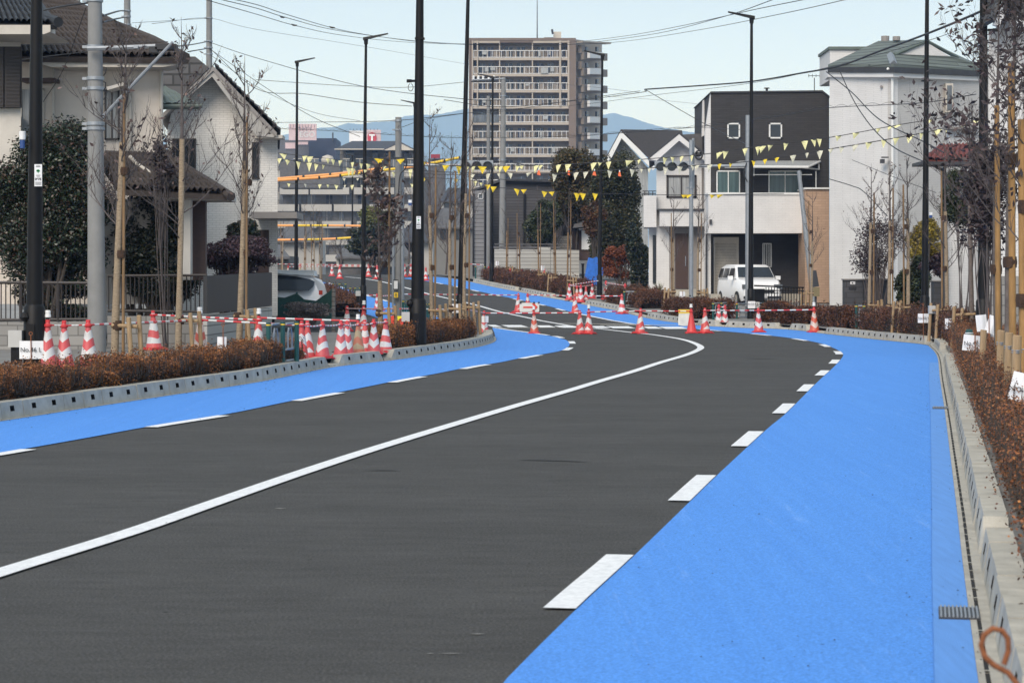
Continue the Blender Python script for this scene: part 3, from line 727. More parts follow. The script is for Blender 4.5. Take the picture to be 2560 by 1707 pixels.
# ------------------------------------------------------------------ lamps and poles
def lamp(px, d, top, dr, label, z=SW, rb=.088, rt=.045, lean=0, arm=1, top_px=None):
    b = G(px, d, z); zt = Z(top, d); tx = X(top_px if top_px else px, d)
    o = thing('street_lamp', b, label, 'street lamp', 'black tapered street lamps')
    mb = MB(); n = 8
    mb.tube([(b.x+(tx-b.x)*k/n, d, b.z+.9+(zt-b.z-.9)*k/n) for k in range(n+1)], [rb+(rt-rb)*k/n for k in range(n+1)], 14)
    mb.build('pole', 'black_steel', o, smooth=True)
    mb = MB(); mb.tube([b, b+Vector((0, 0, .95)), b+Vector((0, 0, 1.0))], [rb*1.35, rb*1.3, rb*1.02], 14)
    mb.box(b+Vector((-.02, -rb*1.3, .55)), (.12, .05, .3)); mb.build('base_sleeve', 'black_steel', o, smooth=True)
    if arm:
        mb = MB(); L = .95; t = Vector((tx, d, zt))
        prof = []
        for k in range(7):
            u = k/6; cx = dr*(-.10+L*u*.92); cz = .0+.22*u+.02; w = .11*(1-.25*u); th = .085*(1-.75*u)+.012
            prof.append([(t.x+cx, t.y-w, t.z+cz), (t.x+cx, t.y+w, t.z+cz), (t.x+cx, t.y+w*.8, t.z+cz+th), (t.x+cx, t.y-w*.8, t.z+cz+th)])
        for a, c in zip(prof, prof[1:]):
            for j in range(4):
                k = (j+1) % 4; mb.face([a[j], a[k], c[k], c[j]])
        mb.face(prof[0]); mb.face(prof[-1]); mb.tube([t+Vector((0, 0, -.12)), t+Vector((0, 0, .06))], [rt*1.5, rt*1.7], 12)
        mb.build('lamp_head', 'black_steel', o)
    return o
def gadget(o, px, py, d, sd, name='camera_bracket'):
    mb = MB(); p = P(px, py, d); mb.box(p, (.10*sd*sd, .07, .045)); mb.box(p+Vector((sd*.09, 0, 0)), (.10, .09, .06))
    pts = [p+Vector((sd*.06+.05*math.cos(a), 0, -.13+.075*math.sin(a))) for a in np.linspace(R(100), R(440), 16)]
    mb.tube(pts, .007, 6); mb.build(name, 'black_steel', o)
def plate(o, x0, y0, x1, y1, d):
    f = MB(); f.pbox(x0, y0, x1, y1, d, .006); f.build('number_plate', 'paper', o)
    cx, h, w = (X(x0, d)+X(x1, d))/2, Z(y0, d)-Z(y1, d), X(x1, d)-X(x0, d); zt = Z(y0, d)
    mb = MB(); mb.lathe([(w*.10, 0), (w*.24, .001), (w*.24, .002), (0, .003)], n=14); k = mb
    g_ = MB(); c = Vector((cx, d-.003, zt-h*.30))
    for a, r, dx, dz in ((0, .17, 0, .03), (0, .13, -.11, 0), (0, .13, .11, 0)):
        g_.prism([(c.x+w*(dx+r*math.cos(t)), c.y, c.z+w*(dz+r*math.sin(t))) for t in np.linspace(0, 2*math.pi, 13)[:-1]], (0, -.002, 0))
    g_.box(c+Vector((0, 0, -w*.22)), (w*.08, .002, w*.2)); g_.build('tree_mark', 'mark_green', o)
    text('lettering', '0975', (cx, d-.004, zt-h*.68), w*.42, 'ink', o, bold=.0015)
    l = MB()
    for k, (a, b) in enumerate(((.08, .5), (.11, .6), (.50, .6), (.55, .4), (.82, .85), (.87, .75), (.92, .8))): l.box((cx, d-.003, zt-h*a), (w*b, .002, h*.018))
    l.build('small_print', 'ink', o)
# ------------------------------------------------------------------ young street trees
def young_tree(px, d, top, label, seed, z=SW+.01, rb=.05, leafn=60, stake=None, stake_side=1, spread=1.0, leafmt='dry_leaf', leafL=.075, bark='burlap', lean=0, nb=16, wrap=.6, fine=1, posts=1, thin=.24, stake_r=.024, leaf_lo=.45, group='young trees planted along the kerb', stake_px=None):
    r = random.Random(seed); b = G(px, d, z); H = Z(top, d)-b.z
    o = thing('young_tree', b, label, 'tree', group)
    def st(t):
        return Vector((b.x+lean*t+.035*math.sin(3.1*t+seed)*H/5, b.y+.03*math.sin(2*t+seed*2), b.z+H*t))
    n = 14; tr = MB(); k = int(n*wrap)
    tr.use(bark).tube([st(i/n) for i in range(k+1)], [rb*(1.15-.45*i/n)*(1+.10*r.uniform(-1, 1)) for i in range(k+1)], 10)
    tr.use('twig').tube([st(i/n) for i in range(k, n+1)], [rb*.62*(1-(i-k)/(n-k)*.93) for i in range(k, n+1)], 7)
    tr.build('trunk', None, o, smooth=True)
    br = MB(); br.use('twig'); tips = []
    def limb(p, dv, L, rad, lv):
        m = 5 if lv == 0 else 4; pts = [p]; dv = dv.normalized()
        for i in range(m):
            dv = (dv+Vector((r.uniform(-.22, .22), r.uniform(-.22, .22), .10+r.uniform(-.1, .14)))).normalized(); pts.append(pts[-1]+dv*L/m)
        br.tube(pts, [rad*(1-.8*i/m) for i in range(m+1)], 5 if lv == 0 else 3, cap=False)
        if lv < 1+fine:
            for i in range(1, m+1):
                for _ in range(2 if lv == 0 else 1):
                    dd = (dv+Vector((r.uniform(-1, 1), r.uniform(-1, 1), r.uniform(-.1, .7)))*.75)
                    limb(pts[i], dd, L*r.uniform(.28, .5), rad*.5, lv+1)
        tips.append(pts[-1]); tips.append(pts[-2])
    for i in range(nb):
        t = .33+.62*(i+r.random())/nb; a = r.uniform(0, 2*math.pi); L = H*.24*spread*(1.15-t)*r.uniform(.7, 1.25)
        limb(st(t), Vector((math.cos(a), math.sin(a), .75)), L, rb*thin, 0)
    for p in [st(1)]*4: tips.append(p)
    br.build('limbs', None, o)
    if leafn:
        sel = [r.choice(tips) for _ in range(leafn)]; sel = [p for p in sel if r.random() < (1 if p.z > b.z+H*leaf_lo else .35)] or tips[:5]
        pos = np.array([[p.x+r.gauss(0, .035), p.y+r.gauss(0, .035), p.z+r.gauss(0, .04)] for p in sel])
        quadcloud('leaves', pos, leafL, leafL*.42, leafmt, o, droop=.5)
    # the wooden support it is tied to
    if stake or posts:
        s = thing('tree_support', b+Vector((stake_side*.16, 0, 0)), label.replace('tree', 'tree').split(' with ')[0].replace('young tree', 'wooden stakes holding the young tree'), 'tree support', 'wooden supports of the young trees')
        s['label'] = 'wooden support holding the '+label
        if len(s['label'].split()) > 16: s['label'] = ' '.join(s['label'].split()[:16])
        if posts:
            for j, (dx, dy) in enumerate(((stake_side*.20, -.12), (stake_side*.30, .06))):
                mb = MB(); q = b+Vector((dx*1.25, dy, -.05)); mb.tube([q, q+Vector((-stake_side*.05, 0, .84+.03*j)), q+Vector((-stake_side*.05, 0, .85+.03*j))], [.038, .036, .026], 10); mb.build('post', 'wood_new', s, smooth=True)
            mb = MB(); mb.tube([b+Vector((-stake_side*.07, -.05, .68)), b+Vector((stake_side*.32, -.06, .66))], .03, 8); mb.build('crossbar', 'wood_new', s, smooth=True)
            mb = MB(); mb.tube([b+Vector((0, 0, .60)), b+Vector((0, 0, .67)), b+Vector((0, 0, .75))], [rb*1.35, rb*1.75, rb*1.3], 10); mb.build('tie', 'rope_brown', s, smooth=True)
        if stake:
            sx = X(stake_px, d)-b.x if stake_px else stake_side*.085
            mb = MB(); zt = Z(stake, d); q = Vector((b.x+sx, b.y-.045, b.z)); mb.tube([q, Vector((q.x+.02*stake_side, q.y, zt))], [stake_r, stake_r*.9], 10); mb.build('pole', 'cane' if stake_r > .03 else 'bamboo', s, smooth=True)
            for t in (.42, .72):
                zz = b.z+(zt-b.z)*t; c = st((zz-b.z)/H); mb = MB(); mb.tube([(c.x+sx*.5, c.y-.02, zz-.06), (c.x+sx*.5, c.y-.02, zz), (c.x+sx*.5, c.y-.02, zz+.06)], [rb*.9+stake_r*.7, rb*1.05+stake_r*.7, rb*.9+stake_r*.7], 8); mb.build('tie', 'rope_brown', s, smooth=True)
    return o
# ------------------------------------------------------------------ hedges, bushes, big trees
def blob_pos(n, blobs, shell=.55):
    """points spread in ellipsoid shells: blobs (c, r3)"""
    vols = np.array([b[1][0]*b[1][1]*b[1][2] for b in blobs])**.67; vols /= vols.sum(); out = []
    for (c, rr), v in zip(blobs, vols):
        m = max(4, int(n*v)); u = npr.normal(size=(m, 3)); u /= np.linalg.norm(u, axis=1)[:, None]
        q = (shell+(1-shell)*npr.random(m)**.6)[:, None]*(1+.10*npr.normal(size=m))[:, None]
        out.append(np.array(c)+u*q*np.array(rr))
    return np.concatenate(out)
def bush(name, label, cat, px, d, x0, y0, x1, y1, n, mt, seed, nb=14, L=.10, Wd=.05, bark='dark_bark', dep=None, core='dark_bark', stems=6, shell=.35, group=None, foot=None):
    """irregular plant filling the pixel box (x0..x1, y0..y1) at depth d"""
    r = random.Random(seed); cx, cz = (X(x0, d)+X(x1, d))/2, (Z(y0, d)+Z(y1, d))/2; hx, hz = (X(x1, d)-X(x0, d))/2, (Z(y0, d)-Z(y1, d))/2
    hy = dep if dep else hx*.8; base = Vector((X(px, d), d+hy*.4, g(d+hy*.4))) if foot is None else Vector((X(px, d), d+hy*.4, foot))
    o = thing(name, base, label, cat, group); blobs = []
    for i in range(nb):
        a = r.uniform(0, 2*math.pi); u = math.sqrt(r.random())*.72; v = r.uniform(-.72, .72)
        f = math.sqrt(max(.08, 1-v*v*1.35)); q = r.uniform(.26, .44)
        blobs.append(((cx+hx*u*math.cos(a)*f*1.05, d+hy+hy*u*math.sin(a)*f, cz+hz*v), (hx*q*1.1, hy*q*1.2, hz*q*.95)))
    quadcloud('foliage', blob_pos(n, blobs, shell), L, Wd, mt, o)
    mb = MB()
    for i in range(stems):
        c = blobs[i % nb][0]; p = base+Vector((r.uniform(-.12, .12)*hx, r.uniform(-.1, .1), 0)); m = p.lerp(Vector(c), .5)+Vector((r.uniform(-.1, .1)*hx, 0, r.uniform(0, .1)*hz))
        mb.tube([p, m, c], [.045+.008*hx, .03+.004*hx, .012] if bark != 'twig' else [.016, .011, .004], 6)
        for j in range(2):
            e = blobs[(i*3+j+1) % nb][0]; mb.tube([m, m.lerp(Vector(e), .55)+Vector((0, 0, .05)), e], [.025, .016, .006] if bark != 'twig' else [.008, .006, .003], 4)
    mb.build('branches', bark, o); return o
def hedge(label, path, side, s0, s1, o0, w, h, n, seed, mt='hedge_leaf', L=.035, z=SW+.01, twigs=900, hv=.12, core=0):
    r = random.Random(seed); mid = path.off((s0+s1)/2, side*(o0+w/2)); base = Vector((mid.x, mid.y, g(mid.y)+z))
    o = thing('hedge', base, label, 'hedge', 'brown azalea hedges along the kerbs')
    S = npr.uniform(s0, s1, n); cl = npr.random(n)
    ph = seed*1.7
    def hh(s, t): return h*(1+hv*np.sin(s*1.9+ph)+hv*.7*np.sin(s*4.7+ph*2)+hv*.5*np.sin(s*9.1+t*3))
    u = npr.random(n)*2-1
    # shells: most leaves near the top and the sides
    z_ = 1-np.abs(npr.normal(size=n))*.30; z_ = np.clip(z_, .05, 1.12)
    edge = np.sqrt(np.clip(1-(np.clip(z_, 0, 1)**3.2)*.55, .1, 1))
    side_leaf = npr.random(n) < .4
    u = np.where(side_leaf, np.sign(u)*(1-.15*npr.random(n)), u)
    z_ = np.where(side_leaf, npr.random(n)**.7, z_)
    bulge = 1+.12*np.sin(S*3.3+ph)+.08*np.sin(S*8.1)
    pts = np.empty((n, 3))
    for i in range(n):
        q = path.off(float(S[i]), side*(o0+w/2+u[i]*edge[i]*bulge[i]*w/2)); e = min(S[i]-s0, s1-S[i]); ef = min(1, .45+e*1.6)
        pts[i] = (q.x, q.y, g(q.y)+z+hh(S[i], u[i])*z_[i]*ef)
    mb = MB(); tipl = []
    for _ in range(twigs):
        s = r.uniform(s0+.05, s1-.05); c = path.off(s, side*(o0+w/2+r.uniform(-.35, .35)*w)); e = path.off(s+r.uniform(-.15, .15), side*(o0+w/2+r.choice((-1, 1))*r.uniform(.3, .5)*w))
        z0 = g(c.y)+z; k = r.uniform(.5, 1.05) if r.random() < .8 else r.uniform(1.05, 1.32)
        tipl.append((e.x, e.y, z0+h*k)) if k > 1 else None
        mb.tube([(c.x, c.y, z0), (e.x, e.y, z0+h*.45*k), (e.x+r.uniform(-.03, .03), e.y, z0+h*k)], [.006, .005, .003], 3, cap=False)
    if tipl:
        tp = np.repeat(np.array(tipl), 7, axis=0); tp += npr.normal(size=tp.shape)*np.array([.018, .018, .03]); pts = np.concatenate([pts, tp])
    quadcloud('foliage', pts, L, L*.5, mt, o, up=.65)
    # dense woody heart
    nseg = max(2, int((s1-s0)/.35)); rows = []
    for i in range(nseg+1):
        s = s0+.12+(s1-s0-.24)*i/nseg; k = (core or (.55 if L < .05 else .42))+.15*math.sin(s*5+ph)
        rows.append([path.off(s, side*(o0+w*f)) for f in (.14, .24, .76, .86)]+[k])
    for a, b in zip(rows, rows[1:]):
        za, zb = h*a[4]*1.1, h*b[4]*1.1
        A = [(a[0].x, a[0].y, g(a[0].y)+z), (a[1].x, a[1].y, g(a[1].y)+z+za), (a[2].x, a[2].y, g(a[2].y)+z+za), (a[3].x, a[3].y, g(a[3].y)+z)]
        B = [(b[0].x, b[0].y, g(b[0].y)+z), (b[1].x, b[1].y, g(b[1].y)+z+zb), (b[2].x, b[2].y, g(b[2].y)+z+zb), (b[3].x, b[3].y, g(b[3].y)+z)]
        for j in range(3): mb.face([A[j], A[j+1], B[j+1], B[j]])
    mb.build('twigs', 'dark_bark', o); return o
# ------------------------------------------------------------------ cables and pennants
CABG = 'overhead cables'
def cable(pts, label, r=.012, sag=0, name='overhead_cable', mt='cable', twist=0):
    """pts: (px, py, depth)"""
    Q = [P(*p) for p in pts]
    if len(Q) == 2:
        n = 14; Q = [Q[0].lerp(Q[1], i/n)-Vector((0, 0, sag*4*(i/n)*(1-i/n))) for i in range(n+1)]
    elif len(Q) > 2:
        C = []; e = [Q[0]*2-Q[1]]+Q+[Q[-1]*2-Q[-2]]
        for i in range(1, len(e)-2):
            a, b, c, d = e[i-1:i+3]
            for k in range(8):
                t = k/8; C.append(.5*((2*b)+(c-a)*t+(2*a-5*b+4*c-d)*t*t+(3*b-a-3*c+d)*t**3))
        C.append(Q[-1]); Q = C
    r *= .68; mb = MB(); mb.tube(Q, r, 6)
    if twist:
        L = sum((b-a).length for a, b in zip(Q, Q[1:])); T = []; n = int(L/.12); pa = Path([Vector((q.x, q.z)) for q in Q]); 
        for i in range(n+1):
            f = i/n*(len(Q)-1); j = min(int(f), len(Q)-2); b = Q[j].lerp(Q[j+1], f-j); T.append(b+Vector((0, 0, twist*abs(math.sin(i*.35)))))
        mb.tube(T, r*.45, 4)
    o = mb.build(name, mt, origin=tuple(Q[0]), smooth=True); tag(o, label, 'cable', CABG); o['_q'] = 0; del o['_q']
    return o, Q
def bunting(pts, flags, label, d, r=.011, flap=0):
    """flags: (px, width px, height px, material, skew)"""
    o = thing('pennant_line', P(pts[0][0], pts[0][1], d), label, 'bunting', 'lines of pennants over the junction')
    Q = [P(x, y, d) for x, y in pts]; C = []; e = [Q[0]*2-Q[1]]+Q+[Q[-1]*2-Q[-2]]
    for i in range(1, len(e)-2):
        a, b, c, q = e[i-1:i+3]
        for k in range(10):
            t = k/10; C.append(.5*((2*b)+(c-a)*t+(2*a-5*b+4*c-q)*t*t+(3*b-a-3*c+q)*t**3))
    C.append(Q[-1]); mb = MB(); mb.tube(C, r, 6); mb.build('cable', 'cable', o, smooth=True)
    s = d/F
    for fx, w, h, m, sk in flags:
        w *= 1.15; h *= 1.12
        x = X(fx, d); j = min(range(len(C)), key=lambda k: abs(C[k].x-x)); z = C[j].z
        if j+1 < len(C) and C[j+1].x != C[j].x: z = C[j].z+(C[j+1].z-C[j].z)*(x-C[j].x)/(C[j+1].x-C[j].x)
        mb = MB(); yy = d-.01; n = 4; rows = []
        for k in range(n+1):
            t = k/n; ww = w*s*(1-t)/2; cx = x+sk*s*t; cz = z-h*s*t; bend = .03*math.sin(t*3+fx)
            rows.append([(cx-ww, yy+bend, cz+.3*ww*t), (cx+ww+1e-4, yy-bend-.02*math.sin(fx), cz)])
        for a, b in zip(rows, rows[1:]): mb.face([a[0], b[0], b[1], a[1]]); mb.face([(p[0], p[1]+.004, p[2]) for p in (a[1], b[1], b[0], a[0])])
        mb.build('pennant', m, o)
    return o
# ------------------------------------------------------------------ architecture helpers
def window(o, x0, y0, x1, y1, d, frame='alu_white', glass='glass_dark', panes=2, fw=3.0, label=None, bars=0, rec=.02, slats=0):
    s = d/F; w = fw*s; fr = MB(); a, b, zt, zb = X(x0, d), X(x1, d), Z(y0, d), Z(y1, d)
    for q in ((a, zt-w, b, zt), (a, zb, b, zb+w), (a, zb, a+w, zt), (b-w, zb, b, zt)): fr.bb((q[0], d-.05, q[1]), (q[2], d+.02, q[3]))
    for k in range(1, panes):
        c = a+(b-a)*k/panes; fr.bb((c-w*.4, d-.045, zb+w), (c+w*.4, d+.02, zt-w))
    for k in range(1, bars+1):
        c = a+(b-a)*k/(bars+1); fr.bb((c-.012, d-.07, zb+w), (c+.012, d-.055, zt-w))
    f = fr.build('window', frame, o)
    gl = MB(); gl.bb((a+w*.5, d-.012, zb+w*.5), (b-w*.5, d+.01, zt-w*.5))
    gg = gl.build('pane', glass, f, origin=((a+b)/2, d, (zt+zb)/2)); gg.location = Vector(((a+b)/2, d, (zt+zb)/2)); f_loc = f
    gg.matrix_parent_inverse = Matrix.Identity(4); gg.location = Vector(((a+b)/2, d, (zt+zb)/2))
    if slats:
        sm = MB()
        for k in range(slats): z = zb+w+(zt-zb-2*w)*(k+.5)/slats; sm.bb((a+w, d-.06, z-.012), (b-w, d-.03, z+.02))
        q = sm.build('louvre', frame, o)
    if label: f['label'] = label
    return f
def roofpatch(mb, A, B, C, D, nu, nv, amp, th=.12, saw=.03):
    """A,B eave corners, C,D ridge corners (C above B). real tile corrugation: nu columns, nv courses"""
    A, B, C, D = map(Vector, (A, B, C, D)); nrm = (B-A).cross(D-A).normalized()
    if nrm.z < 0: nrm = -nrm
    m = nu*4; rows = nv*3; i0 = len(mb.v)
    for j in range(rows+1):
        v = j/rows
        for i in range(m+1):
            u = i/m; p = A.lerp(B, u).lerp(D.lerp(C, u), v); ph = u*nu
            z = amp*abs(math.sin(math.pi*ph))+saw*(1-((v*nv) % 1)) ; mb.v.append(tuple(p+nrm*z))
    w = m+1
    for j in range(rows):
        for i in range(m): k = i0+j*w+i; mb.f.append((k, k+1, k+w+1, k+w)); mb.m.append(mb.mi)
    mb.prism([A-nrm*.01, B-nrm*.01, C-nrm*.01, D-nrm*.01], -nrm*th)
def wall_poly(mb, pxs, d, t): mb.slab(pxs, d, t)
# ================================================================== BUILDINGS
# ---- left: beige stucco house under brown tiles
D1 = 50
h = thing('house', G(200, D1), 'beige stucco house with brown tiled roofs behind the left trees', 'house')
mb = MB(); mb.slab([(-120, 760), (-120, 130), (130, 150), (408, 158), (408, 760)], D1, 8, 404); mb.build('wall', 'stucco', h)
mb = MB(); mb.pbox(106, 143, 452, 161, D1-.9, .12); mb.slab([(106, 161), (452, 161), (408, 168), (130, 168)], D1-.9, .9); mb.build('eave_board', 'beige_trim', h)
mb = MB(); roofpatch(mb, P(-60, 140, D1-1.0), P(462, 146, D1-1.0), P(150, 0, D1+4.2), P(-60, -40, D1+4.2), 34, 11, .085, saw=.06); 
mb.tube([P(462, 146, D1-1.1), P(385, 104, D1+.2), P(290, 66, D1+1.9), P(150, -6, D1+4.1)], [.14, .13, .13, .13], 8); mb.build('roof', 'tile_brown', h)
mb = MB()
for k in range(10): x = 128+k*23.5; mb.tube([P(x, 90+k*1.3, D1+.6), P(x+10, 97+k*1.3, D1+.4)], .012, 5)
mb.build('snow_guards', 'galvanised', h)
mb = MB(); roofpatch(mb, P(-80, 58, 46), P(142, 62, 46), P(72, -8, 49), P(-80, -30, 49), 15, 5, .07, th=.1, saw=.05); mb.tube([P(64, -14, 49), P(98, 18, 47.6), P(120, 48, 46.4), P(146, 56, 45.9)], .11, 8); mb.build('porch_roof', 'tile_black', h)
mb = MB(); mb.pbox(-80, 63, 126, 80, 46, .5); mb.slab([(-80, 80), (126, 80), (110, 86), (-80, 86)], 46, 2); mb.build('porch_fascia', 'beige_trim', h)
mb = MB(); mb.slab([(-80, 86), (52, 86), (52, 118), (-80, 118)], 47.5, 2.4, 50); mb.build('bay_wall', 'stucco_light', h); mb = MB(); mb.slab([(-80, 270), (52, 270), (52, 420), (-80, 420)], 47.5, 2.4, 50); mb.build('bay_wall', 'stucco_light', h)
mb = MB(); mb.use('alu_brown').pbox(-80, 117, 53, 270, 47.35, .08)
for k in range(44): z = Z(118+k*3.45, 47.3); mb.bb((X(-78, 47.3), 47.28, z-.012), (X(9, 47.3), 47.33, z+.006)); mb.bb((X(13, 47.3), 47.28, z-.012), (X(50, 47.3), 47.33, z+.006))
mb.build('shutter', None, h)
window(h, 53, 222, 110, 420, D1-.03, 'beige_trim', 'curtain', 1, 2.5); window(h, 262, 225, 299, 350, D1-.03, 'alu_brown', 'curtain', 2, 4)
mb = MB(); mb.pbox(52, 195, 136, 204, D1-.6, .6); mb.build('window_hood', 'brown_panel', h)
mb = MB(); mb.slab([(266, 218), (310, 206), (310, 214), (268, 226)], D1-.8, .6); mb.build('awning', 'stucco_light', h)
for x_, y_, z_ in ((134, 160, 330), (403, 170, 400), (325, 200, 380)): mb = MB(); mb.tube([P(x_, y_, D1-.09), P(x_, z_, D1-.09)], .038, 8); mb.build('drain_pipe', 'beige_trim', h)
mb = MB(); mb.tube([P(325, 392, 46.5), P(345, 412, 46.3), P(375, 432, 46.1), P(398, 448, 46), P(410, 470, 46)], .04, 8); mb.build('drain_pipe', 'beige_trim', h)
mb = MB(); roofpatch(mb, P(300, 475, 44.9), P(568, 488, 44.9), P(425, 392, 47.5), P(240, 392, 47.5), 18, 6, .08, th=.1, saw=.06); mb.tube([P(578, 492, 44.8), P(520, 455, 45.6), P(470, 425, 46.6), P(425, 396, 47.3), P(392, 368, 48.3)], .10, 8)
mb.tube([P(425, 394, 47.6), P(262, 388, 47.6)], .10, 8); mb.build('lower_roof', 'tile_brown', h)
mb = MB(); mb.pbox(385, 485, 560, 498, 45.2, 2); mb.build('lower_eave', 'beige_trim', h)
mb = MB(); mb.pbox(455, 498, 476, 700, 45.6, .3); mb.build('porch_post', 'stucco_light', h)
mb = MB(); mb.pbox(476, 498, 514, 700, 46.2, .2); mb.build('brown_screen', 'brown_panel', h)
mb = MB(); mb.pbox(250, 498, 456, 760, 47.0, .2); mb.build('porch_wall', 'stucco', h)
# ---- white brick gabled house
D2 = 60
h = thing('house', G(560, D2), 'white brick clad gabled house left of the road behind the grey panel', 'house')
mb = MB(); mb.slab([(418, 790), (418, 330), (432, 262), (530, 186), (640, 338), (694, 338), (694, 790)], D2, 9, 690); mb.build('wall', 'brick_white', h)
mb = MB(); mb.slab([(456, 238), (533, 166), (692, 332), (684, 344), (640, 340), (530, 192), (462, 250)], D2-.75, .12); mb.build('barge_board', 'barge_grey', h)
mb = MB()   # soffit and roof planes receding behind the gable
for pts in ([(533, 166), (692, 332)], [(533, 166), (400, 290)]):
    a, b = P(*pts[0], D2-.8), P(*pts[1], D2-.8); c, d_ = P(pts[1][0], pts[1][1], D2-.8)+Vector((-1.0, 9.5, 0)), P(pts[0][0], pts[0][1], D2-.8)+Vector((-1.0, 9.5, 0))
    mb.prism([a, b, c, d_], (0, 0, -.12))
mb.build('roof_deck', 'grey_trim', h)
mb = MB(); a, b = P(536, 162, D2-.6), P(702, 330, D2-.6)
for k in range(15):
    t = k/15; p, q = a.lerp(b, t), a.lerp(b, (k+1)/15); mb.prism([p+Vector((0, 0, .06)), q+Vector((0, 0, .10)), q+Vector((-1.0, 9.2, .10)), p+Vector((-1.0, 9.2, .06))], (0, 0, -.05))
mb.build('roof_tiles', 'slate_dark', h)
mb = MB(); mb.slab([(404, 255), (404, 142), (488, 142), (522, 170), (455, 240)], D2+1.6, .2); mb.build('rear_roof', 'slate_rows', h)
mb = MB(); roofpatch(mb, P(396, 262, D2-3), P(500, 262, D2-3), P(415, 220, D2-1), P(396, 220, D2-1), 6, 3, .03); mb.tube([P(392, 266, D2-3), P(506, 265, D2-3)], .055, 8); mb.build('green_canopy', 'roof_green', h)
mb = MB(); mb.pbox(634, 338, 706, 346, D2-.7, .7); mb.build('eave', 'beige_trim', h)
window(h, 431, 347, 490, 440, D2, 'alu_brown', 'glass_dark', 1, 3); window(h, 630, 356, 648, 448, D2, 'alu_brown', 'glass_dark', 1, 2.5)
mb = MB(); mb.pbox(628, 530, 742, 546, D2-1.6, 1.8); mb.build('porch_canopy', 'grey_trim', h)
mb = MB(); mb.pbox(640, 575, 672, 700, D2-.05, .1); mb.build('door', 'brown_panel', h)
# ---- right: white house with small gable
D3 = 92
h = thing('house', G(1690, D3), 'white two storey house with small gable left of the black house', 'house')
mb = MB(); mb.slab([(1641, 770), (1641, 400), (1698, 352), (1764, 400), (1764, 770)], D3, 8, 1643); mb.slab([(1622, 770), (1622, 565), (1641, 565), (1641, 770)], D3+.4, 6, 1624); mb.build('wall', 'siding_white', h)
mb = MB(); mb.slab([(1609, 568), (1609, 489), (1641, 489), (1641, 568)], D3-.4, 3, 1611); mb.build('balcony', 'siding_white', h)
mb = MB()
for y in (478, 484): mb.tube([P(1606, y, D3-.3), P(1640, y, D3-.3)], .02, 5)
for x in (1612, 1622, 1632): mb.tube([P(x, 478, D3-.3), P(x, 489, D3-.3)], .02, 5)
mb.build('balcony_rail', 'dark_metal', h)
mb = MB(); mb.slab([(1622, 398), (1698, 336), (1772, 398), (1762, 402), (1698, 352), (1642, 402)], D3-.7, .9); mb.build('barge_board', 'bulk_white', h)
mb = MB(); a, b = P(1622, 397, D3-.7), P(1698, 335, D3-.7); c = P(1774, 397, D3-.7)
for p, q in ((a, b), (b, c)): mb.prism([p, q, q+Vector((.62, 8.5, 0)), p+Vector((.55, 8.5, 0))], (0, 0, .09))
mb.build('roof', 'slate_dark', h)
mb = MB(); mb.slab([(1700, 337), (1762, 334), (1762, 386), (1740, 372)], D3+2, .3); mb.build('side_roof', 'slate', h)
window(h, 1666, 438, 1741, 495, D3, 'alu_brown', 'curtain', 2, 5); window(h, 1764.5, 434, 1771, 488, D3-.02, 'alu_brown', 'glass_dark', 1, 1.2)
mb = MB(); mb.pbox(1645, 522, 1761, 526, D3-.9, 1.2); mb.build('canopy_edge', 'dark_metal', h)
mb = MB(); mb.pbox(1650, 526.5, 1760, 566, D3-.8, .8); mb.build('canopy_front', 'siding_white', h)
mb = MB(); mb.pbox(1673, 568, 1745, 722, D3-.03, .1); mb.build('porch_recess', 'grey_trim', h)
mb = MB(); mb.use('brown_panel').pbox(1688, 584, 1720, 722, D3-.08, .05); mb.use('chrome').pbox(1713, 640, 1715, 665, D3-.12, .03); mb.build('door', None, h)
mb = MB(); mb.pbox(1632, 588, 1640, 708, D3+.3, .15); mb.build('side_window', 'glass_dark', h)
mb = MB(); mb.pbox(1638, 724, 1760, 738, D3-1.2, 1.4); mb.pbox(1655, 738, 1760, 756, D3-1.8, 2); mb.build('porch_step', 'concrete', h)
mb = MB(); mb.tube([P(1756, 420, D3-.06), P(1756, 520, D3-.06)], .035, 6); mb.build('drain_pipe', 'grey_trim', h)
# ---- black and white house
D4 = 90
h = thing('house', G(1900, D4), 'black box shaped house with broad white balcony and roller shutter', 'house')
mb = MB(); mb.use('siding_black'); mb.slab([(1777, 500), (1777, 232), (2055, 229), (2073, 243), (2073, 500)], D4, 8)
mb.slab([(1777, 770), (1777, 583), (2073, 583), (2073, 770)], D4+.9, 7); mb.build('wall', None, h)
mb = MB(); mb.slab([(1763, 770), (1763, 330), (1777, 232), (1777, 770)], D4+.02, .4); mb.build('white_edge_wall', 'siding_white', h)
mb = MB(); mb.slab([(1770, 334), (1755, 342), (1757, 252), (1774, 236)], D4+3, .3); mb.build('rear_wall', 'bulk_white', h)
mb = MB(); mb.slab([(1774, 233), (1777, 229), (2056, 226), (2075, 241), (2075, 245), (2055, 230), (1777, 233)], D4-.06, 8.1); mb.build('parapet_cap', 'dark_metal', h)
mb = MB(); mb.pbox(1771, 487, 2014, 583, D4-1.3, 1.28); mb.build('balcony', 'siding_white', h)
mb = MB(); mb.pbox(1769, 482, 2016, 487, D4-1.35, 1.34); mb.build('balcony_cap', 'alu_white', h)
window(h, 1818, 308, 1850, 347, D4, 'alu_white', 'glass_dark', 1, 3.6); window(h, 1922, 308, 1955, 347, D4, 'alu_white', 'glass_dark', 1, 3.6)
window(h, 1791, 427, 1850, 484, D4, 'alu_white', 'glass_teal', 2, 2.6); window(h, 1921, 427, 2004, 484, D4, 'alu_white', 'glass_teal', 2, 2.6)
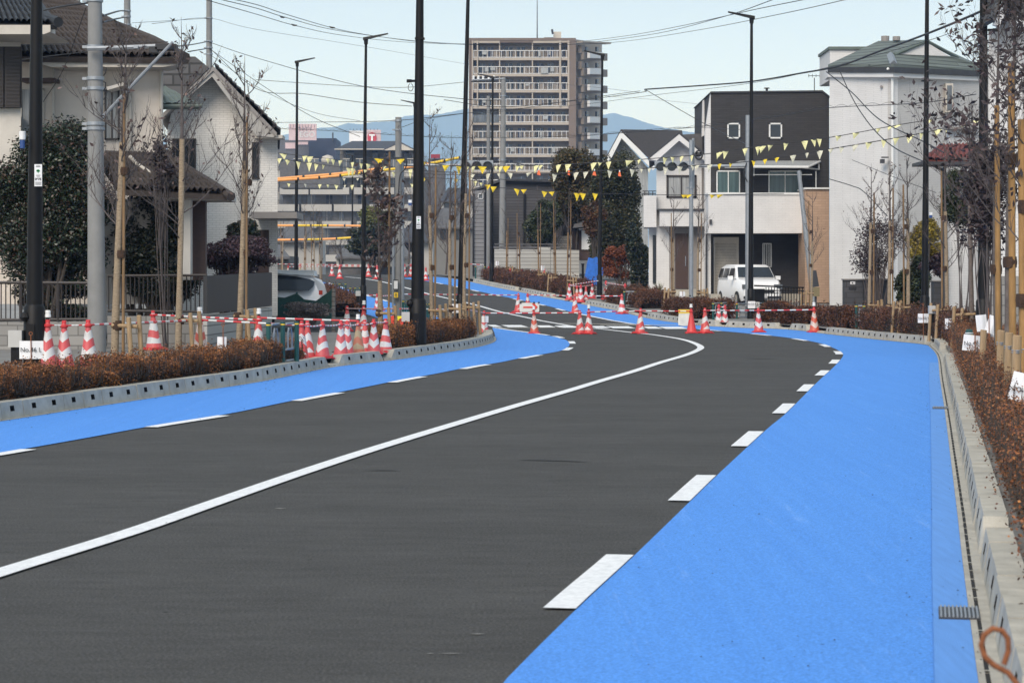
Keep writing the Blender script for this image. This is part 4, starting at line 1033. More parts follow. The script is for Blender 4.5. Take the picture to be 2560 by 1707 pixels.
mb = MB(); a, b = P(1812, 417, D4-1.5), P(2020, 418, D4-1.5); c, e = P(2050, 404, D4), P(1850, 404, D4); mb.prism([a, b, c, e], (0, 0, .03)); mb.build('awning_sheet', 'curtain', h)
mb = MB(); mb.tube([a, b], .055, 6); mb.tube([b, c], .045, 6); mb.tube([P(2047, 408, D4-.1), P(2047, 425, D4-.1)], .04, 6); mb.tube([P(2008, 419, D4-1.4), P(2047, 424, D4-.1)], .035, 6)
mb.tube([P(2040, 428, D4-.4), P(2040, 482, D4-.4)], .025, 6); mb.tube([P(1880, 437, D4-1.2), P(2030, 437, D4-1.2)], .015, 6); mb.tube([P(1885, 420, D4-1.2), P(1885, 440, D4-1.2)], .015, 6); mb.build('awning_frame', 'alu_white', h)
mb = MB(); mb.pbox(1785, 593, 1847, 606, D4+.72, .18); mb.pbox(1785, 606, 1788, 738, D4+.74, .15); mb.pbox(1842, 606, 1847, 738, D4+.74, .15)
for k in range(34): z0 = 606+k*3.85; mb.pbox(1788, z0, 1842, z0+3.2, D4+.80, .08)
sh = mb.build('roller_shutter', 'beige_trim', h)
window(h, 1906, 608, 1929, 669, D4+.88, 'alu_white', 'glass_dark', 1, 2.2, bars=4)
mb = MB(); mb.tube([P(1771, 560, D4-.1), P(1771, 568, D4-.1), P(1766, 590, D4-.1), P(1766, 740, D4-.1)], .04, 8); mb.pbox(1774, 549, 1780, 560, D4-1.4, .12); mb.build('drain_pipe', 'dark_metal', h)
mb = MB(); mb.slab([(2013, 757), (2013, 472), (2073, 470), (2073, 757)], D4-2.2, 2.1); mb.build('tan_wing_wall', 'siding_tan', h)
mb = MB(); mb.pbox(2011, 469, 2074, 473, D4-2.3, 2.25); mb.build('wing_cap', 'alu_white', h)
mb = MB(); mb.tube([P(1917, 231, D4+2), P(1917, 222, D4+2)], .05, 8); mb.tube([P(1917, 222, D4+2), P(1917, 220, D4+2)], .12, 8); mb.tube([P(2036, 232, D4+2), P(2036, 195, D4+2)], .02, 5)
mb.tube([P(2020, 190, D4+2), P(2065, 190, D4+2)], .012, 4)
for k in range(5): mb.tube([P(2022+k*9, 186, D4+2), P(2022+k*9, 194, D4+2)], .01, 4)
mb.build('roof_aerial', 'dark_metal', h)
mb = MB(); mb.pbox(1777, 735, 2060, 768, D4-.9, 1.8); mb.build('plinth', 'concrete', h)
# ---- big grey-white sided house
D5 = 82
h = thing('house', G(2250, D5), 'tall pale sided house with green slate roof right of the black house', 'house')
A, B, C_ = (X(2074, D5+3), D5+3), (X(2232, D5), D5), (X(2475, D5+3.4), D5+3.4); zt = Z(168, D5)
def quadwall(mb, p, q, z0, z1, t=.25):
    n = Vector((q[1]-p[1], -(q[0]-p[0]), 0)).normalized(); mb.prism([(p[0], p[1], z0), (q[0], q[1], z0), (q[0], q[1], z1), (p[0], p[1], z1)], -n*t)
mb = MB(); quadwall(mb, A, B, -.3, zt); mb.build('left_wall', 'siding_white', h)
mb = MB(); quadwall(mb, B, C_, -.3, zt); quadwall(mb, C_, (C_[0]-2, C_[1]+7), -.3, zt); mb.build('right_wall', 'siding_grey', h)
mb = MB(); mb.pbox(2075, 118, 2170, 200, D5+6, 3); mb.build('parapet_block', 'siding_white', h)
mb = MB(); mb.pbox(2072, 117, 2172, 124, D5+5.9, 3.1); mb.build('parapet_cap', 'roof_green', h)
e0, e1, e2 = P(2070, 162, D5+2.8), P(2234, 161, D5-.5), P(2480, 173, D5+3.2)
r0, r1 = P(2196, 103, D5+5), P(2312, 100, D5+4.5); pk = P(2316, 102, D5+2.2)
mb = MB(); mb.prism([e0, e1, P(2241, 137, D5+1.0), P(2316, 101, D5+2.4), r1, r0], (0, 0, -.10)); 
mb.prism([e1, e2, P(2392, 144, D5+3.8), P(2376, 141, D5+2.2), P(2240, 136, D5+.9)], (0, 0, -.10))
mb.prism([P(2316, 101, D5+2.4), P(2392, 144, D5+3.8), e2, P(2420, 150, D5+8), r1], (0, 0, -.08)); mb.build('roof', 'green_rows', h)
mb = MB(); mb.prism([P(2243, 136, D5+1.0), P(2374, 141, D5+2.3), P(2316, 106, D5+2.1)], (0, .15, 0)); mb.build('gable_wall', 'siding_grey', h)
mb = MB(); mb.tube([P(2236, 137, D5+.8), P(2316, 103, D5+2.0), P(2394, 145, D5+3.6)], .07, 6); mb.build('gable_trim', 'roof_green', h)
mb = MB(); mb.tube([P(2226, 138, D5+.3), P(2234, 160, D5-.4)], .14, 4); mb.build('ridge_cap', 'galvanised', h)
mb = MB(); 
for p, q in ((e0, e1), (e1, e2)):
    p, q = Vector(p), Vector(q); mb.prism([p+Vector((0, -.02, -.10)), q+Vector((0, -.02, -.10)), q+Vector((0, -.02, -.30)), p+Vector((0, -.02, -.30))], (0, .10, 0))
mb.build('gutter', 'dark_metal', h)
mb = MB()
for p, q in ((e0, e1), (e1, e2)): mb.prism([p+Vector((0, .12, -.30)), q+Vector((0, .12, -.30)), q+Vector((0, .9, -.34)), p+Vector((0, .9, -.34))], (0, 0, -.16))
mb.build('soffit', 'bulk_white', h)
mb = MB(); mb.tube([P(2219, 172, D5-.3), P(2230, 178, D5-.15), P(2231, 200, D5-.1), P(2231, 760, D5-.1)], .05, 8); mb.build('drain_pipe', 'alu_white', h)
mb = MB(); mb.pbox(2203, 398, 2212, 408, D5-.1, .3); mb.pbox(2205, 392, 2222, 395, D5-.2, .2); mb.build('wall_lamp', 'dark_metal', h)
dw = D5+1.9
mb = MB(); mb.pbox(2364, 209, 2383, 281, dw-.35, .3); f = mb.build('window', 'beige_trim', h)
mb = MB(); mb.pbox(2368, 214, 2380, 275, dw-.38, .05); o_ = mb.build('pane', 'glass_grey', h)
mb = MB(); mb.tube([P(2203, 217, D5+.55), P(2203, 217, D5+.4)], .05, 10); mb.tube([P(2213, 87+4, D5+5), P(2213, 104, D5+5)], .16, 10); mb.tube([P(2241, 92, D5+4.4), P(2241, 102, D5+4.4)], .15, 10); mb.build('vent', 'grey_trim', h)
mb = MB(); mb.pbox(2372, 322, 2446, 364, 63, .3); mb.build('porch_upper_wall', 'siding_white', h)
mb = MB(); mb.pbox(2368, 318, 2450, 323, 62.6, .5); mb.build('porch_cap', 'grey_trim', h)
# ---- red tiled gate roof
h = thing('gate_roof', G(2370, 60), 'small red tiled roof on dark brackets behind the right lamp', 'roof')
mb = MB(); roofpatch(mb, P(2306, 400, 59.6), P(2470, 404, 59.6), P(2450, 362, 61), P(2345, 366, 61), 11, 3, .05); mb.build('tiles', 'tile_red', h)
mb = MB(); mb.pbox(2300, 404, 2440, 412, 59.5, 1.2); mb.tube([P(2330, 412, 59.8), P(2358, 427, 60.4)], .04, 6); mb.pbox(2358, 418, 2366, 780, 60.6, .16); mb.build('eave_beams', 'dark_metal', h)
mb = MB(); mb.pbox(2366, 430, 2440, 800, 60.9, .2); mb.build('white_wall', 'siding_white', h)
# ---- nearest right house (upper right corner)
D6 = 44
h = thing('house', G(2540, D6), 'white sided house with grey gable at the upper right corner', 'house')
mb = MB(); mb.slab([(2471, 700), (2471, 85), (2499, 66), (2515, 10), (2700, 110), (2700, 700)], D6, 6, 2474); mb.build('wall', 'siding_white', h)
mb = MB(); mb.slab([(2484, 62), (2510, 2), (2519, -8), (2528, 8), (2552, 50), (2700, 135), (2700, 152), (2546, 62), (2519, 18), (2500, 68)], D6-.9, .15); mb.build('barge_board', 'bulk_white', h)
mb = MB(); mb.slab([(2527, -10), (2560, -80), (2750, -80), (2750, 150), (2640, 92), (2558, 46)], D6-.75, .2); mb.slab([(2480, 48), (2512, -50), (2517, -40), (2486, 55)], D6-1, 1.2); mb.build('roof', 'slate_rows', h)
mb = MB(); mb.slab([(2500, 66), (2518, 8), (2531, 30), (2514, 58)], D6-.5, .4); mb.build('soffit', 'slate', h)
mb = MB(); mb.pbox(2470, 690, 2700, 860, D6-.2, .4); mb.build('low_wall', 'block_wall', h)
# ---- gate posts / mailboxes
def gatewall(x0, y0, x1, y1, d, label, plates=(), slot=None, seams=()):
    o = thing('gate_wall', G((x0+x1)/2, d), label, 'wall'); mb = MB(); mb.slab([(x0, y1), (x0, y0+3), (x1, y0+3), (x1, y1)], d, .5); mb.build('wall', 'stone_dark', o)
    mb = MB(); mb.pbox(x0-2, y0, x1+2, y0+3, d-.04, .58); mb.build('coping', 'grey_trim', o)
    for p in plates: mb = MB(); mb.pbox(*p, d-.03, .028); mb.build('name_plate', 'paper', o); q = MB(); q.pbox(p[0]+3, p[1]+2, p[0]+7, p[3]-2, d-.036, .004); q.pbox(p[0]+9, p[1]+3, p[2]-2, p[3]-2, d-.036, .004); q.build('lettering', 'ink', o)
    if slot: mb = MB(); mb.pbox(*slot, d-.03, .028); mb.build('mail_slot', 'cable', o)
    if seams:
        mb = MB()
        for x in seams: mb.pbox(x, y0+4, x+2, y1, d-.012, .01)
        mb.build('joints', 'cable', o)
    return o
gatewall(2112, 697, 2222, 800, 68, 'dark stone gate wall with mail slot beside green railing', ((2126, 704, 2138, 711),), (2122, 716, 2140, 723), (2158, 2201))
gatewall(2336, 701, 2440, 800, 62, 'dark stone gate wall with two white name plates', ((2399, 707, 2412, 715), (2415, 707, 2428, 715)), (2404, 726, 2428, 729))
# ---- middle: grey clapboard house and block walls
D7 = 124
h = thing('house', G(1290, D7), 'long grey clapboard house in the centre behind the block wall', 'house')
mb = MB(); mb.slab([(1183, 700), (1183, 478), (1213, 474), (1213, 700)], D7-3, 8); mb.build('wing_wall', 'clap_grey', h)
mb = MB(); mb.slab([(1213, 700), (1213, 476), (1262, 450), (1445, 455), (1445, 700)], D7, 8); mb.build('wall', 'clap_dark', h)
mb = MB(); mb.slab([(1180, 479), (1180, 474), (1255, 446), (1450, 452), (1450, 458), (1258, 452)], D7-.4, 8.6); mb.build('roof_edge', 'slate_dark', h)
mb = MB(); mb.tube([P(1212, 480, D7-3.1), P(1212, 700, D7-3.1)], .05, 6); mb.tube([P(1183, 484, D7-3.1), P(1183, 690, D7-3.1)], .05, 6); mb.tube([P(1311, 485, D7-.1), P(1310, 615, D7-.1)], .07, 6); mb.build('drain_pipe', 'cable', h)
window(h, 1195, 484, 1208, 498, D7-3, 'alu_white', 'glass_grey', 1, 1.5); window(h, 1248, 510, 1262, 540, D7, 'alu_brown', 'glass_dark', 1, 1.5)
mb = MB(); mb.slab([(1392, 640), (1392, 592), (1430, 588), (1430, 640)], 121, 2); mb.build('shed_wall', 'wood_clad', h)
h = thing('block_wall', G(1350, 117), 'long stained concrete block wall behind the far right trees', 'wall')
for i, (a, b, t) in enumerate(((1236, 1290, 623), (1291, 1345, 623), (1346, 1376, 618), (1377, 1448, 624))):
    mb = MB(); mb.slab([(a, 720), (a, t), (b, t+1), (b, 728)], 117-.6*i, .25); mb.build('wall_panel', 'block_light', h)
mb = MB(); mb.pbox(1234, 616, 1400, 621, 117.2, .3); mb.pbox(1236, 609, 1400, 612, 118, .3); mb.build('top_fence', 'slate', h)
h = thing('post', G(1457, 112), 'black post at the right end of the block wall', 'post'); mb = MB(); mb.pbox(1454, 662, 1460, 724, 112, .12); mb.pbox(1453, 659, 1461, 662, 111.95, .2); mb.build('shaft', 'black_steel', h)
mb = MB(); q = MB(); r_ = random.Random(4)
pts = [(1464, 740), (1463, 690), (1468, 660), (1472, 644), (1482, 646), (1492, 642), (1500, 655), (1513, 668), (1506, 690), (1500, 742)]
mb.slab(pts, 108, .8); o = mb.build('tarpaulin', 'tarp_blue', origin=tuple(G(1482, 108))); tag(o, 'blue tarpaulin draped over a heap beside the far lamp', 'tarpaulin')
# ---- gabled house behind the trees
D8 = 135
h = thing('house', G(1600, D8), 'grey gabled house with dark brown roof behind the evergreen trees', 'house')
mb = MB(); mb.slab([(1490, 700), (1490, 450), (1553, 345), (1620, 420), (1620, 700)], D8, 9, 1492); mb.build('wall', 'curtain', h)
mb = MB(); mb.slab([(1484, 462), (1549, 330), (1560, 331), (1640, 420), (1632, 426), (1554, 346), (1494, 462)], D8-1, .3, 1500); mb.build('barge_board', 'alu_white', h)
mb = MB(); a, b, c = P(1484, 455, D8-1), P(1552, 328, D8-1), P(1640, 415, D8-1)
mb.prism([a, b, b+Vector((.5, 10, 0)), a+Vector((.4, 10, 0))], (0, 0, .1)); mb.prism([b, c, P(1720, 412, D8+4), P(1705, 330, D8+8)], (0, 0, .1)); mb.build('roof', 'tile_brown', h)
h = thing('shed', G(1482, 126), 'white box shaped shed behind the far right lamp', 'shed'); mb = MB(); mb.slab([(1464, 457), (1464, 430), (1500, 425), (1500, 457)], 126, 2); mb.build('wall', 'bulk_white', h)
h = thing('house', G(1445, 122), 'small house with grey roof and white wall behind the block wall', 'house')
mb = MB(); mb.slab([(1430, 650), (1430, 578), (1462, 572), (1490, 580), (1490, 650)], 122, 3); mb.build('wall', 'brown_panel', h); mb = MB(); mb.slab([(1454, 624), (1454, 575), (1480, 580), (1480, 624)], 121.9, .1); mb.build('white_panel', 'bulk_white', h)
mb = MB(); mb.slab([(1432, 570), (1436, 560), (1470, 555), (1476, 566)], 121, 3.6); mb.build('roof', 'slate', h)
# ---- apartment tower
DT = 410
h = thing('apartment_tower', G(1340, DT), 'tall beige and brown apartment tower on the skyline', 'building')
ft = [146+k*40.35 for k in range(13)]      # railing foot of every storey
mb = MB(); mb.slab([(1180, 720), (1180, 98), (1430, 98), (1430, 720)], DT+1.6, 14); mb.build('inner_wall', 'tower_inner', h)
mb = MB(); mb.pbox(1172, 96, 1181, 720, DT-.4, 16); mb.pbox(1422, 97, 1440, 720, DT-.4, 16.5); mb.pbox(1172, 95.5, 1440, 102, DT-.45, 16); mb.pbox(1249, 102, 1333, 107, DT-.3, 2); 
mb.pbox(1172, 96, 1176, 720, DT-.6, 2); mb.build('frame_brown', 'tower_brown', h)
mb = MB()
for k, y in enumerate(ft):
    mb.pbox(1181, y-1, 1422, y+5, DT-.3, 2.2)
mb.pbox(1181, 102, 1249, 108, DT-.35, 1.9); mb.pbox(1333, 102, 1422, 108, DT-.35, 1.9)
for x in (1179.5, 1192): mb.pbox(x, 102, x+3, 267, DT-.55, 1.8)
for x in (1398, 1419): mb.pbox(x, 102, x+4.5, 267, DT-.55, 1.8)
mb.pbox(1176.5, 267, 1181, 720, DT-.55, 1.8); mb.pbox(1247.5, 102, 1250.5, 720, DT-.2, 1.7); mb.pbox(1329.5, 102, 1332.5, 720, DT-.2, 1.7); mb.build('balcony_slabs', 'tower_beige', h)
r_c = random.Random(9)
for k, y in enumerate(ft[:11]):
    mb = MB(); t = y-19
    mb.pbox(1181, t-.8, 1422, t+.8, DT-.35, .12); mb.pbox(1181, y-3, 1422, y-1.5, DT-.35, .12)
    for x in np.arange(1184, 1420, 11.6): mb.pbox(x-.6, t, x+.6, y-1, DT-.36, .1)
    mb.build('balcony_railing', 'rail_white', h)
    for x in (1188, 1236, 1268, 1312, 1352, 1386): mb = MB(); mb.pbox(x-r_c.uniform(2, 6), t+1, x+r_c.uniform(2, 6), y-3, DT-.26, .04); mb.build('railing_panel', 'tower_inner', h)
    for j, (a, b) in enumerate(((1198, 1242), (1262, 1322), (1340, 1395), (1403, 1417))):
        if j == 3 and k > 4: continue
        r_ = random.Random(k*7+j); n = 2 if j < 3 else 1; w = (b-a)/n*.62
        for q in range(n):
            u = a+(b-a)*q/n+r_.uniform(0, 3); mb = MB(); mb.use(r_.choice(('glass_dark', 'glass_grey', 'tower_glass', 'glass_dark', 'tower_glass'))).pbox(u, y-27, u+w, y-1, DT+1.5, .1)
            mb.use('beige_trim').pbox(u+w*.47, y-27, u+w*.53, y-1, DT+1.45, .06); mb.build('window', None, h)
r_ = random.Random(11)
for k, x, w, hh in ((0, 1205, 12, 8), (0, 1346, 5, 12), (0, 1372, 4, 9), (1, 1212, 9, 10), (1, 1226, 12, 7), (1, 1352, 18, 14), (1, 1376, 9, 10), (2, 1314, 8, 5), (4, 1358, 12, 8), (5, 1350, 5, 12), (6, 1276, 10, 8), (6, 1380, 8, 10), (3, 1206, 9, 7)):
    y = ft[k]-17; mb = MB(); mb.pbox(x, y, x+w, y+hh, DT-.6, .1); mb.build('laundry', 'curtain', h)
mb = MB(); mb.pbox(1181, ft[4]-20, 1247, ft[4]-2, DT-.5, .1); mb.build('balcony_screen', 'glass_grey', h)
# right flank, turned away
mb = MB(); mb.prism([P(1438, 720, DT+1), P(1438, 99, DT+1), P(1505, 108, DT+14), P(1505, 715, DT+14)], (-4, 3, 0)); mb.build('side_wall', 'tower_beige', h)
for k in range(13):
    y = ft[k]+2
    if k < 11:
        mb = MB(); mb.prism([P(1444, y-34, DT+1.2), P(1453, y-34, DT+2.8), P(1453, y-14, DT+2.8), P(1444, y-14, DT+1.2)], (.7, -.7, 0)); mb.build('bay_window', 'tower_inner', h)
        mb = MB()
        for x in (1462, 1488): mb.prism([P(x, y-30, DT+5), P(x+5, y-30, DT+6), P(x+5, y-18, DT+6), P(x, y-18, DT+5)], (.3, -.3, 0))
        mb.build('side_windows', 'glass_dark', h)
    mb = MB(); mb.use('tower_inner'); mb.prism([P(1452, y-17, DT+1), P(1512, y-13, DT+11), P(1512, y+5, DT+11), P(1452, y+2, DT+1)], (.5, -.5, 0))
    mb.use('rail_white'); mb.prism([P(1468, y-17, DT+1), P(1500, y-16, DT+7), P(1500, y-1, DT+7), P(1468, y-2, DT+1)], (.5, -.5, 0)); mb.build('side_balcony', None, h)
mb = MB(); mb.prism([P(1440, 104, DT), P(1512, 108, DT+12), P(1512, 112, DT+12), P(1440, 108, DT)], (1.2, -1, 0)); mb.build('cornice', 'tower_beige', h)
mb = MB(); mb.use('beige_trim').pbox(1384, 80, 1403, 96, DT+5, 3); mb.use('tower_brown').pbox(1360, 94, 1384, 97, DT+5, 3); mb.build('roof_hut', None, h)
mb = MB(); mb.tube([P(1343, 96, DT+4), P(1343, -30, DT+4)], [.12, .05], 5); mb.tube([P(1382, 86, DT+4), P(1380, 74, DT+4)], .2, 4); mb.build('antenna', 'dark_metal', h)
# ---- stepped grey flats to the left of the tower
DB = 330; SB = DB/F
h = thing('apartment_block', G(860, DB), 'stepped grey block of flats behind the pennants on the left', 'building')
steps = [(640, 1050, 690, 0), (640, 1045, 420, 3), (700, 1050, 397, 6)]
mb = MB(); mb.pbox(600, 415, 1060, 720, DB, 20); mb.pbox(850, 372, 1030, 420, DB+4, 14); mb.build('wall', 'apt_grey', h)
r_ = random.Random(5)
for k, y in enumerate((430, 472, 514, 556, 598, 640)):
    mb = MB(); xs_ = 600+r_.uniform(0, 30)
    while xs_ < 1050:
        w = r_.uniform(50, 110); dz = r_.choice((-1.6, -2.4, -.9)); mb.pbox(xs_, y-3, min(1060, xs_+w), y+14, DB+dz, -dz-.02); xs_ += w+r_.uniform(4, 26)
    mb.build('balcony_front', 'apt_light', h)
    mb = MB(); xs_ = 605
    while xs_ < 1050:
        w = r_.uniform(40, 90); mb.pbox(xs_, y-14, min(1058, xs_+w), y-12.6, DB-1.4, .1)
        for x in np.arange(xs_, min(1058, xs_+w), 2.4): mb.pbox(x, y-13, x+.5, y-3, DB-1.4, .06)
        xs_ += w+r_.uniform(10, 30)
    mb.build('balcony_railing', 'dark_metal', h)
    for q in range(11):
        x = 606+q*41+r_.uniform(-7, 7); w = r_.uniform(12, 24); mb = MB(); mb.use(r_.choice(('glass_dark', 'glass_grey', 'glass_dark'))).pbox(x, y-32, x+w, y-3, DB-.12, .1)
        mb.use('beige_trim').pbox(x-1, y-33.4, x+w+1, y-32, DB-.2, .16); mb.pbox(x+w*.47, y-32, x+w*.53, y-3, DB-.16, .03); mb.build('window', None, h)
mb = MB(); a, b, c, e = P(838, 372, DB+1), P(1040, 374, DB+1), P(990, 353, DB+9), P(880, 353, DB+9); mb.prism([a, b, c, e], (0, 0, -.3)); mb.slab([(955, 376), (1000, 354), (1042, 376)], DB+.5, 8); mb.build('roof', 'slate_dark', h)
mb = MB(); mb.slab([(960, 376), (1000, 358), (1036, 376)], DB+.3, .2); mb.pbox(836, 372, 960, 374.5, DB+.6, 1); mb.build('roof_trim', 'beige_trim', h)
for q, (a, b) in enumerate(((865, 885), (930, 944), (965, 980), (1010, 1022))): mb = MB(); mb.pbox(a, 378, b, 398, DB+3.8, .2); mb.build('window', 'glass_dark', h)
mb = MB(); mb.pbox(845, 386, 1036, 387, DB+2.5, .1)
for x in np.arange(846, 1036, 3): mb.pbox(x, 387, x+.6, 397, DB+2.5, .08)
mb.build('roof_railing', 'dark_metal', h)
h = thing('chimney_tank', G(818, 300), 'round pale rooftop tank left of the flats', 'tank'); mb = MB(); c = P(819, 408, 300); mb.lathe([(.1, 0), (.35, .1), (.35, .7), (.1, .9), (.75, 1.0), (.9, 1.4), (.7, 1.9), (.1, 2.1)], (c.x, c.y, c.z-1), 12); mb.build('body', 'beige_trim', h)
mb = MB(); mb.pbox(700, 405, 850, 470, 298, 5); mb.build('base_roof', 'slate', h)
# billboards and the dark shop building behind
h = thing('shop_building', G(770, 700), 'dark blue grey shop building under the pink billboard', 'building')
mb = MB(); mb.use('dark_mass').pbox(772, 346, 840, 520, 700, 20); mb.use('slate').pbox(690, 350, 772, 520, 701, 20); mb.build('wall', None, h)
mb = MB(); mb.pbox(713, 357, 738, 372, 700.6, .3); mb.pbox(740, 355, 770, 362, 700.6, .3); mb.build('facade_panel', 'billboard_pink', h)
mb = MB(); mb.tube([P(832, 352, 699), P(832, 332, 699)], .25, 5); mb.build('mast', 'dark_metal', h)
h = thing('billboard', G(757, 690), 'pale pink billboard with grey lettering on the shop roof', 'billboard'); mb = MB(); mb.pbox(722, 310, 791, 351, 690, 1.0); mb.build('panel', 'billboard_pink', h)
text('lettering', 'EGO', P(768, 337, 689.8), 2.4, 'rail_white', h, bold=.04); mb = MB()
for k, (x_, w_, t_, b_) in enumerate(((738, 5, 318, 319), (740, 1, 318, 328), (746, 5, 319, 320), (749, 1, 317, 329), (756, 6, 321, 322), (757, 1, 317, 328), (764, 5, 318, 319), (766, 1, 318, 329), (773, 6, 320, 321), (776, 1, 317, 328))): mb.pbox(x_, t_, x_+w_, b_, 689.8-.02*k, .02)
mb.build('faded_strokes', 'cable_grey', h)
mb = MB()
for k in range(9): mb.tube([P(726+k*7.5, 312, 689.9), P(726+k*7.5, 352, 690.5)], .06, 4)
mb.build('posts', 'cable_grey', h)
h = thing('billboard', G(912, 690), 'white billboard with red round sign reading T', 'billboard'); mb = MB(); mb.use('billboard_white').pbox(873, 327, 915, 360, 690, 1.0); mb.use('billboard_pink').pbox(915, 325, 952, 360, 690.1, 1.0); mb.build('panel', None, h)
mb = MB(); c = P(930, 345, 689.7); mb.prism([(c.x+1.42*math.cos(t), c.y, c.z+1.75*math.sin(t)) for t in np.linspace(0, 2*math.pi, 25)[:-1]], (0, .2, 0)); mb.build('red_disc', 'billboard_red', h)
text('lettering', 'T', P(930, 345, 689.4), 2.6, 'billboard_white', h, bold=.16)
mb = MB()
for k in range(9): x = 875+k*8.6; mb.tube([P(x, 327, 689), P(x, 323.5, 689)], .05, 4); mb.tube([P(x-.8, 323.3, 689), P(x+.8, 323.3, 689)], .12, 4)
mb.build('spot_lamps', 'cable_grey', h)
h = thing('red_sign', G(1090, 420), 'red shop sign behind the bare trees left of the tower', 'sign'); mb = MB(); mb.pbox(1077, 386, 1100, 396, 420, .6); mb.build('board', 'dull_red', h); mb = MB(); mb.pbox(1070, 397, 1112, 720, 421, 5); mb.build('support', 'slate', h)
# ---- near roofs in the dip (left centre)
def roofhouse(x0, x1, eave, ridge, xr0, xr1, d, wallm, roofm, label, base=715, wins=()):
    o = thing('house', G((x0+x1)/2, d), label, 'house', None); mb = MB(); mb.slab([(x0+3, base), (x0+3, eave), (x1-3, eave), (x1-3, base)], d, 7); mb.build('wall', wallm, o)
    mb = MB(); mb.prism([P(x0, eave+2, d-.7), P(x1, eave+2, d-.7), P(xr1, ridge, d+3.5), P(xr0, ridge, d+3.5)], (0, 0, -.15)); mb.prism([P(x1, eave+2, d-.7), P(xr1, ridge, d+3.5), P(x1, eave+2, d+8)], (0, 0, -.12)); mb.prism([P(x0, eave+2, d-.7), P(x0, eave+2, d+8), P(xr0, ridge, d+3.5)], (0, 0, -.12)); mb.build('roof', roofm, o)
    for w in wins: window(o, *w, d, 'alu_brown', 'glass_dark', 2, 1.2)
    return o
roofhouse(838, 1030, 640, 596, 880, 1000, 165, 'stucco_light', 'slate', 'low white house with slate roof behind the far cones', 720, ((848, 650, 858, 664),))
roofhouse(690, 800, 600, 566, 715, 775, 190, 'apt_light', 'slate', 'pale house with grey roof left of the thin lamp', 715, ((752, 606, 766, 622),))
roofhouse(980, 1085, 600, 545, 1040, 1075, 175, 'apt_light', 'slate_dark', 'dark roofed house directly behind the utility pole', 720, ((1010, 606, 1030, 630),))
roofhouse(1080, 1190, 566, 520, 1105, 1165, 210, 'apt_grey', 'slate', 'grey house behind the central lamp post', 720, ((1100, 575, 1125, 600), (1140, 575, 1160, 600)))
roofhouse(640, 725, 640, 612, 660, 700, 150, 'apt_grey', 'slate', 'grey roofed house above the parked white car', 720)
roofhouse(1100, 1186, 500, 470, 1120, 1170, 240, 'apt_light', 'slate_dark', 'pale upstairs house between flats and tower', 720, ((1110, 508, 1130, 530), (1145, 508, 1165, 530)))
o = thing('retaining_wall', G(930, 152), 'low grey wall beyond the far row of cones', 'wall'); mb = MB(); mb.pbox(826, 668, 1060, 712, 152, .3); mb.build('wall', 'slate', o); mb = MB(); mb.pbox(826, 665, 1060, 668, 151.9, .4); mb.build('coping', 'concrete', o)
# ---- left front: fences, block wall, dark panel
o = thing('fence', G(100, 44), 'brown barred garden fence on block base at the far left', 'fence'); mb = MB(); mb.slab([(-60, 920), (-60, 805), (240, 803), (240, 900)], 44, .15); mb.build('base_wall', 'block_wall', o)
mb = MB(); mb.tube([P(-60, 706, 44), P(240, 708, 44)], .035, 6); mb.tube([P(-60, 800, 44), P(240, 798, 44)], .03, 6)
for x in np.arange(-55, 240, 11.6): mb.tube([P(x, 707, 44), P(x, 800, 44)], .013, 5)
for x in (52, 145, 238): mb.tube([P(x, 704, 44), P(x, 803, 44)], .035, 6)
mb.build('bars', 'brown_steel', o)
o = thing('fence', G(390, 45.5), 'dark brown barred fence on blocks between utility pole and panel', 'fence'); mb = MB(); mb.slab([(268, 888), (268, 790), (518, 790), (518, 880)], 45.5, .15); mb.build('base_wall', 'block_wall', o)
mb = MB(); mb.tube([P(270, 690, 45.5), P(518, 688, 45.5)], .03, 6); mb.tube([P(270, 777, 45.5), P(518, 780, 45.5)], .03, 6)
for x in np.arange(272, 518, 10.8): mb.tube([P(x, 690, 45.5), P(x, 778, 45.5)], .013, 5)
mb.build('bars', 'brown_steel', o)
o = thing('panel_fence', G(600, 45), 'dark grey panel fence on pale blocks in front of the brick house', 'fence'); a, b = (X(518, 45), 45), (X(680, 54), 54)
mb = MB(); n_ = Vector((b[1]-a[1], -(b[0]-a[0]), 0)).normalized(); mb.prism([(a[0], a[1], Z(784, 45)), (b[0], b[1], Z(765, 54)), (b[0], b[1], Z(681, 54)), (a[0], a[1], Z(690, 45))], -n_*.08); mb.build('panel', 'dark_panel', o)
mb = MB(); mb.prism([(a[0], a[1], .1), (b[0], b[1], .1), (b[0], b[1], Z(768, 54)), (a[0], a[1], Z(790, 45))], -n_*.15); mb.build('base_wall', 'block_light', o)
# ---- green net, timber post, dead garden
o = thing('garden_net', G(760, 62), 'green windbreak net sagging between posts below the white car', 'net'); mb = MB(); top = [(690, 742), (712, 744), (742, 733), (760, 748), (790, 752), (828, 725)]
for (x0, y0), (x1, y1) in zip(top, top[1:]): mb.slab([(x0, 798), (x0, y0), (x1, y1), (x1, 798)], 62, .02)
mb.build('net', 'net_green', o); mb = MB(); mb.tube([P(742, 730, 62.1), P(742, 800, 62.1)], .03, 6); mb.tube([P(829, 722, 62), P(829, 805, 62)], .03, 6); mb.build('poles', 'green_steel', o)
o = thing('timber_post', G(834, 61), 'weathered timber post at the right end of the green net', 'post'); mb = MB(); mb.tube([G(834, 61, 0), P(834, 722, 61)], .055, 10); mb.build('shaft', 'wood_clad', o, smooth=True)
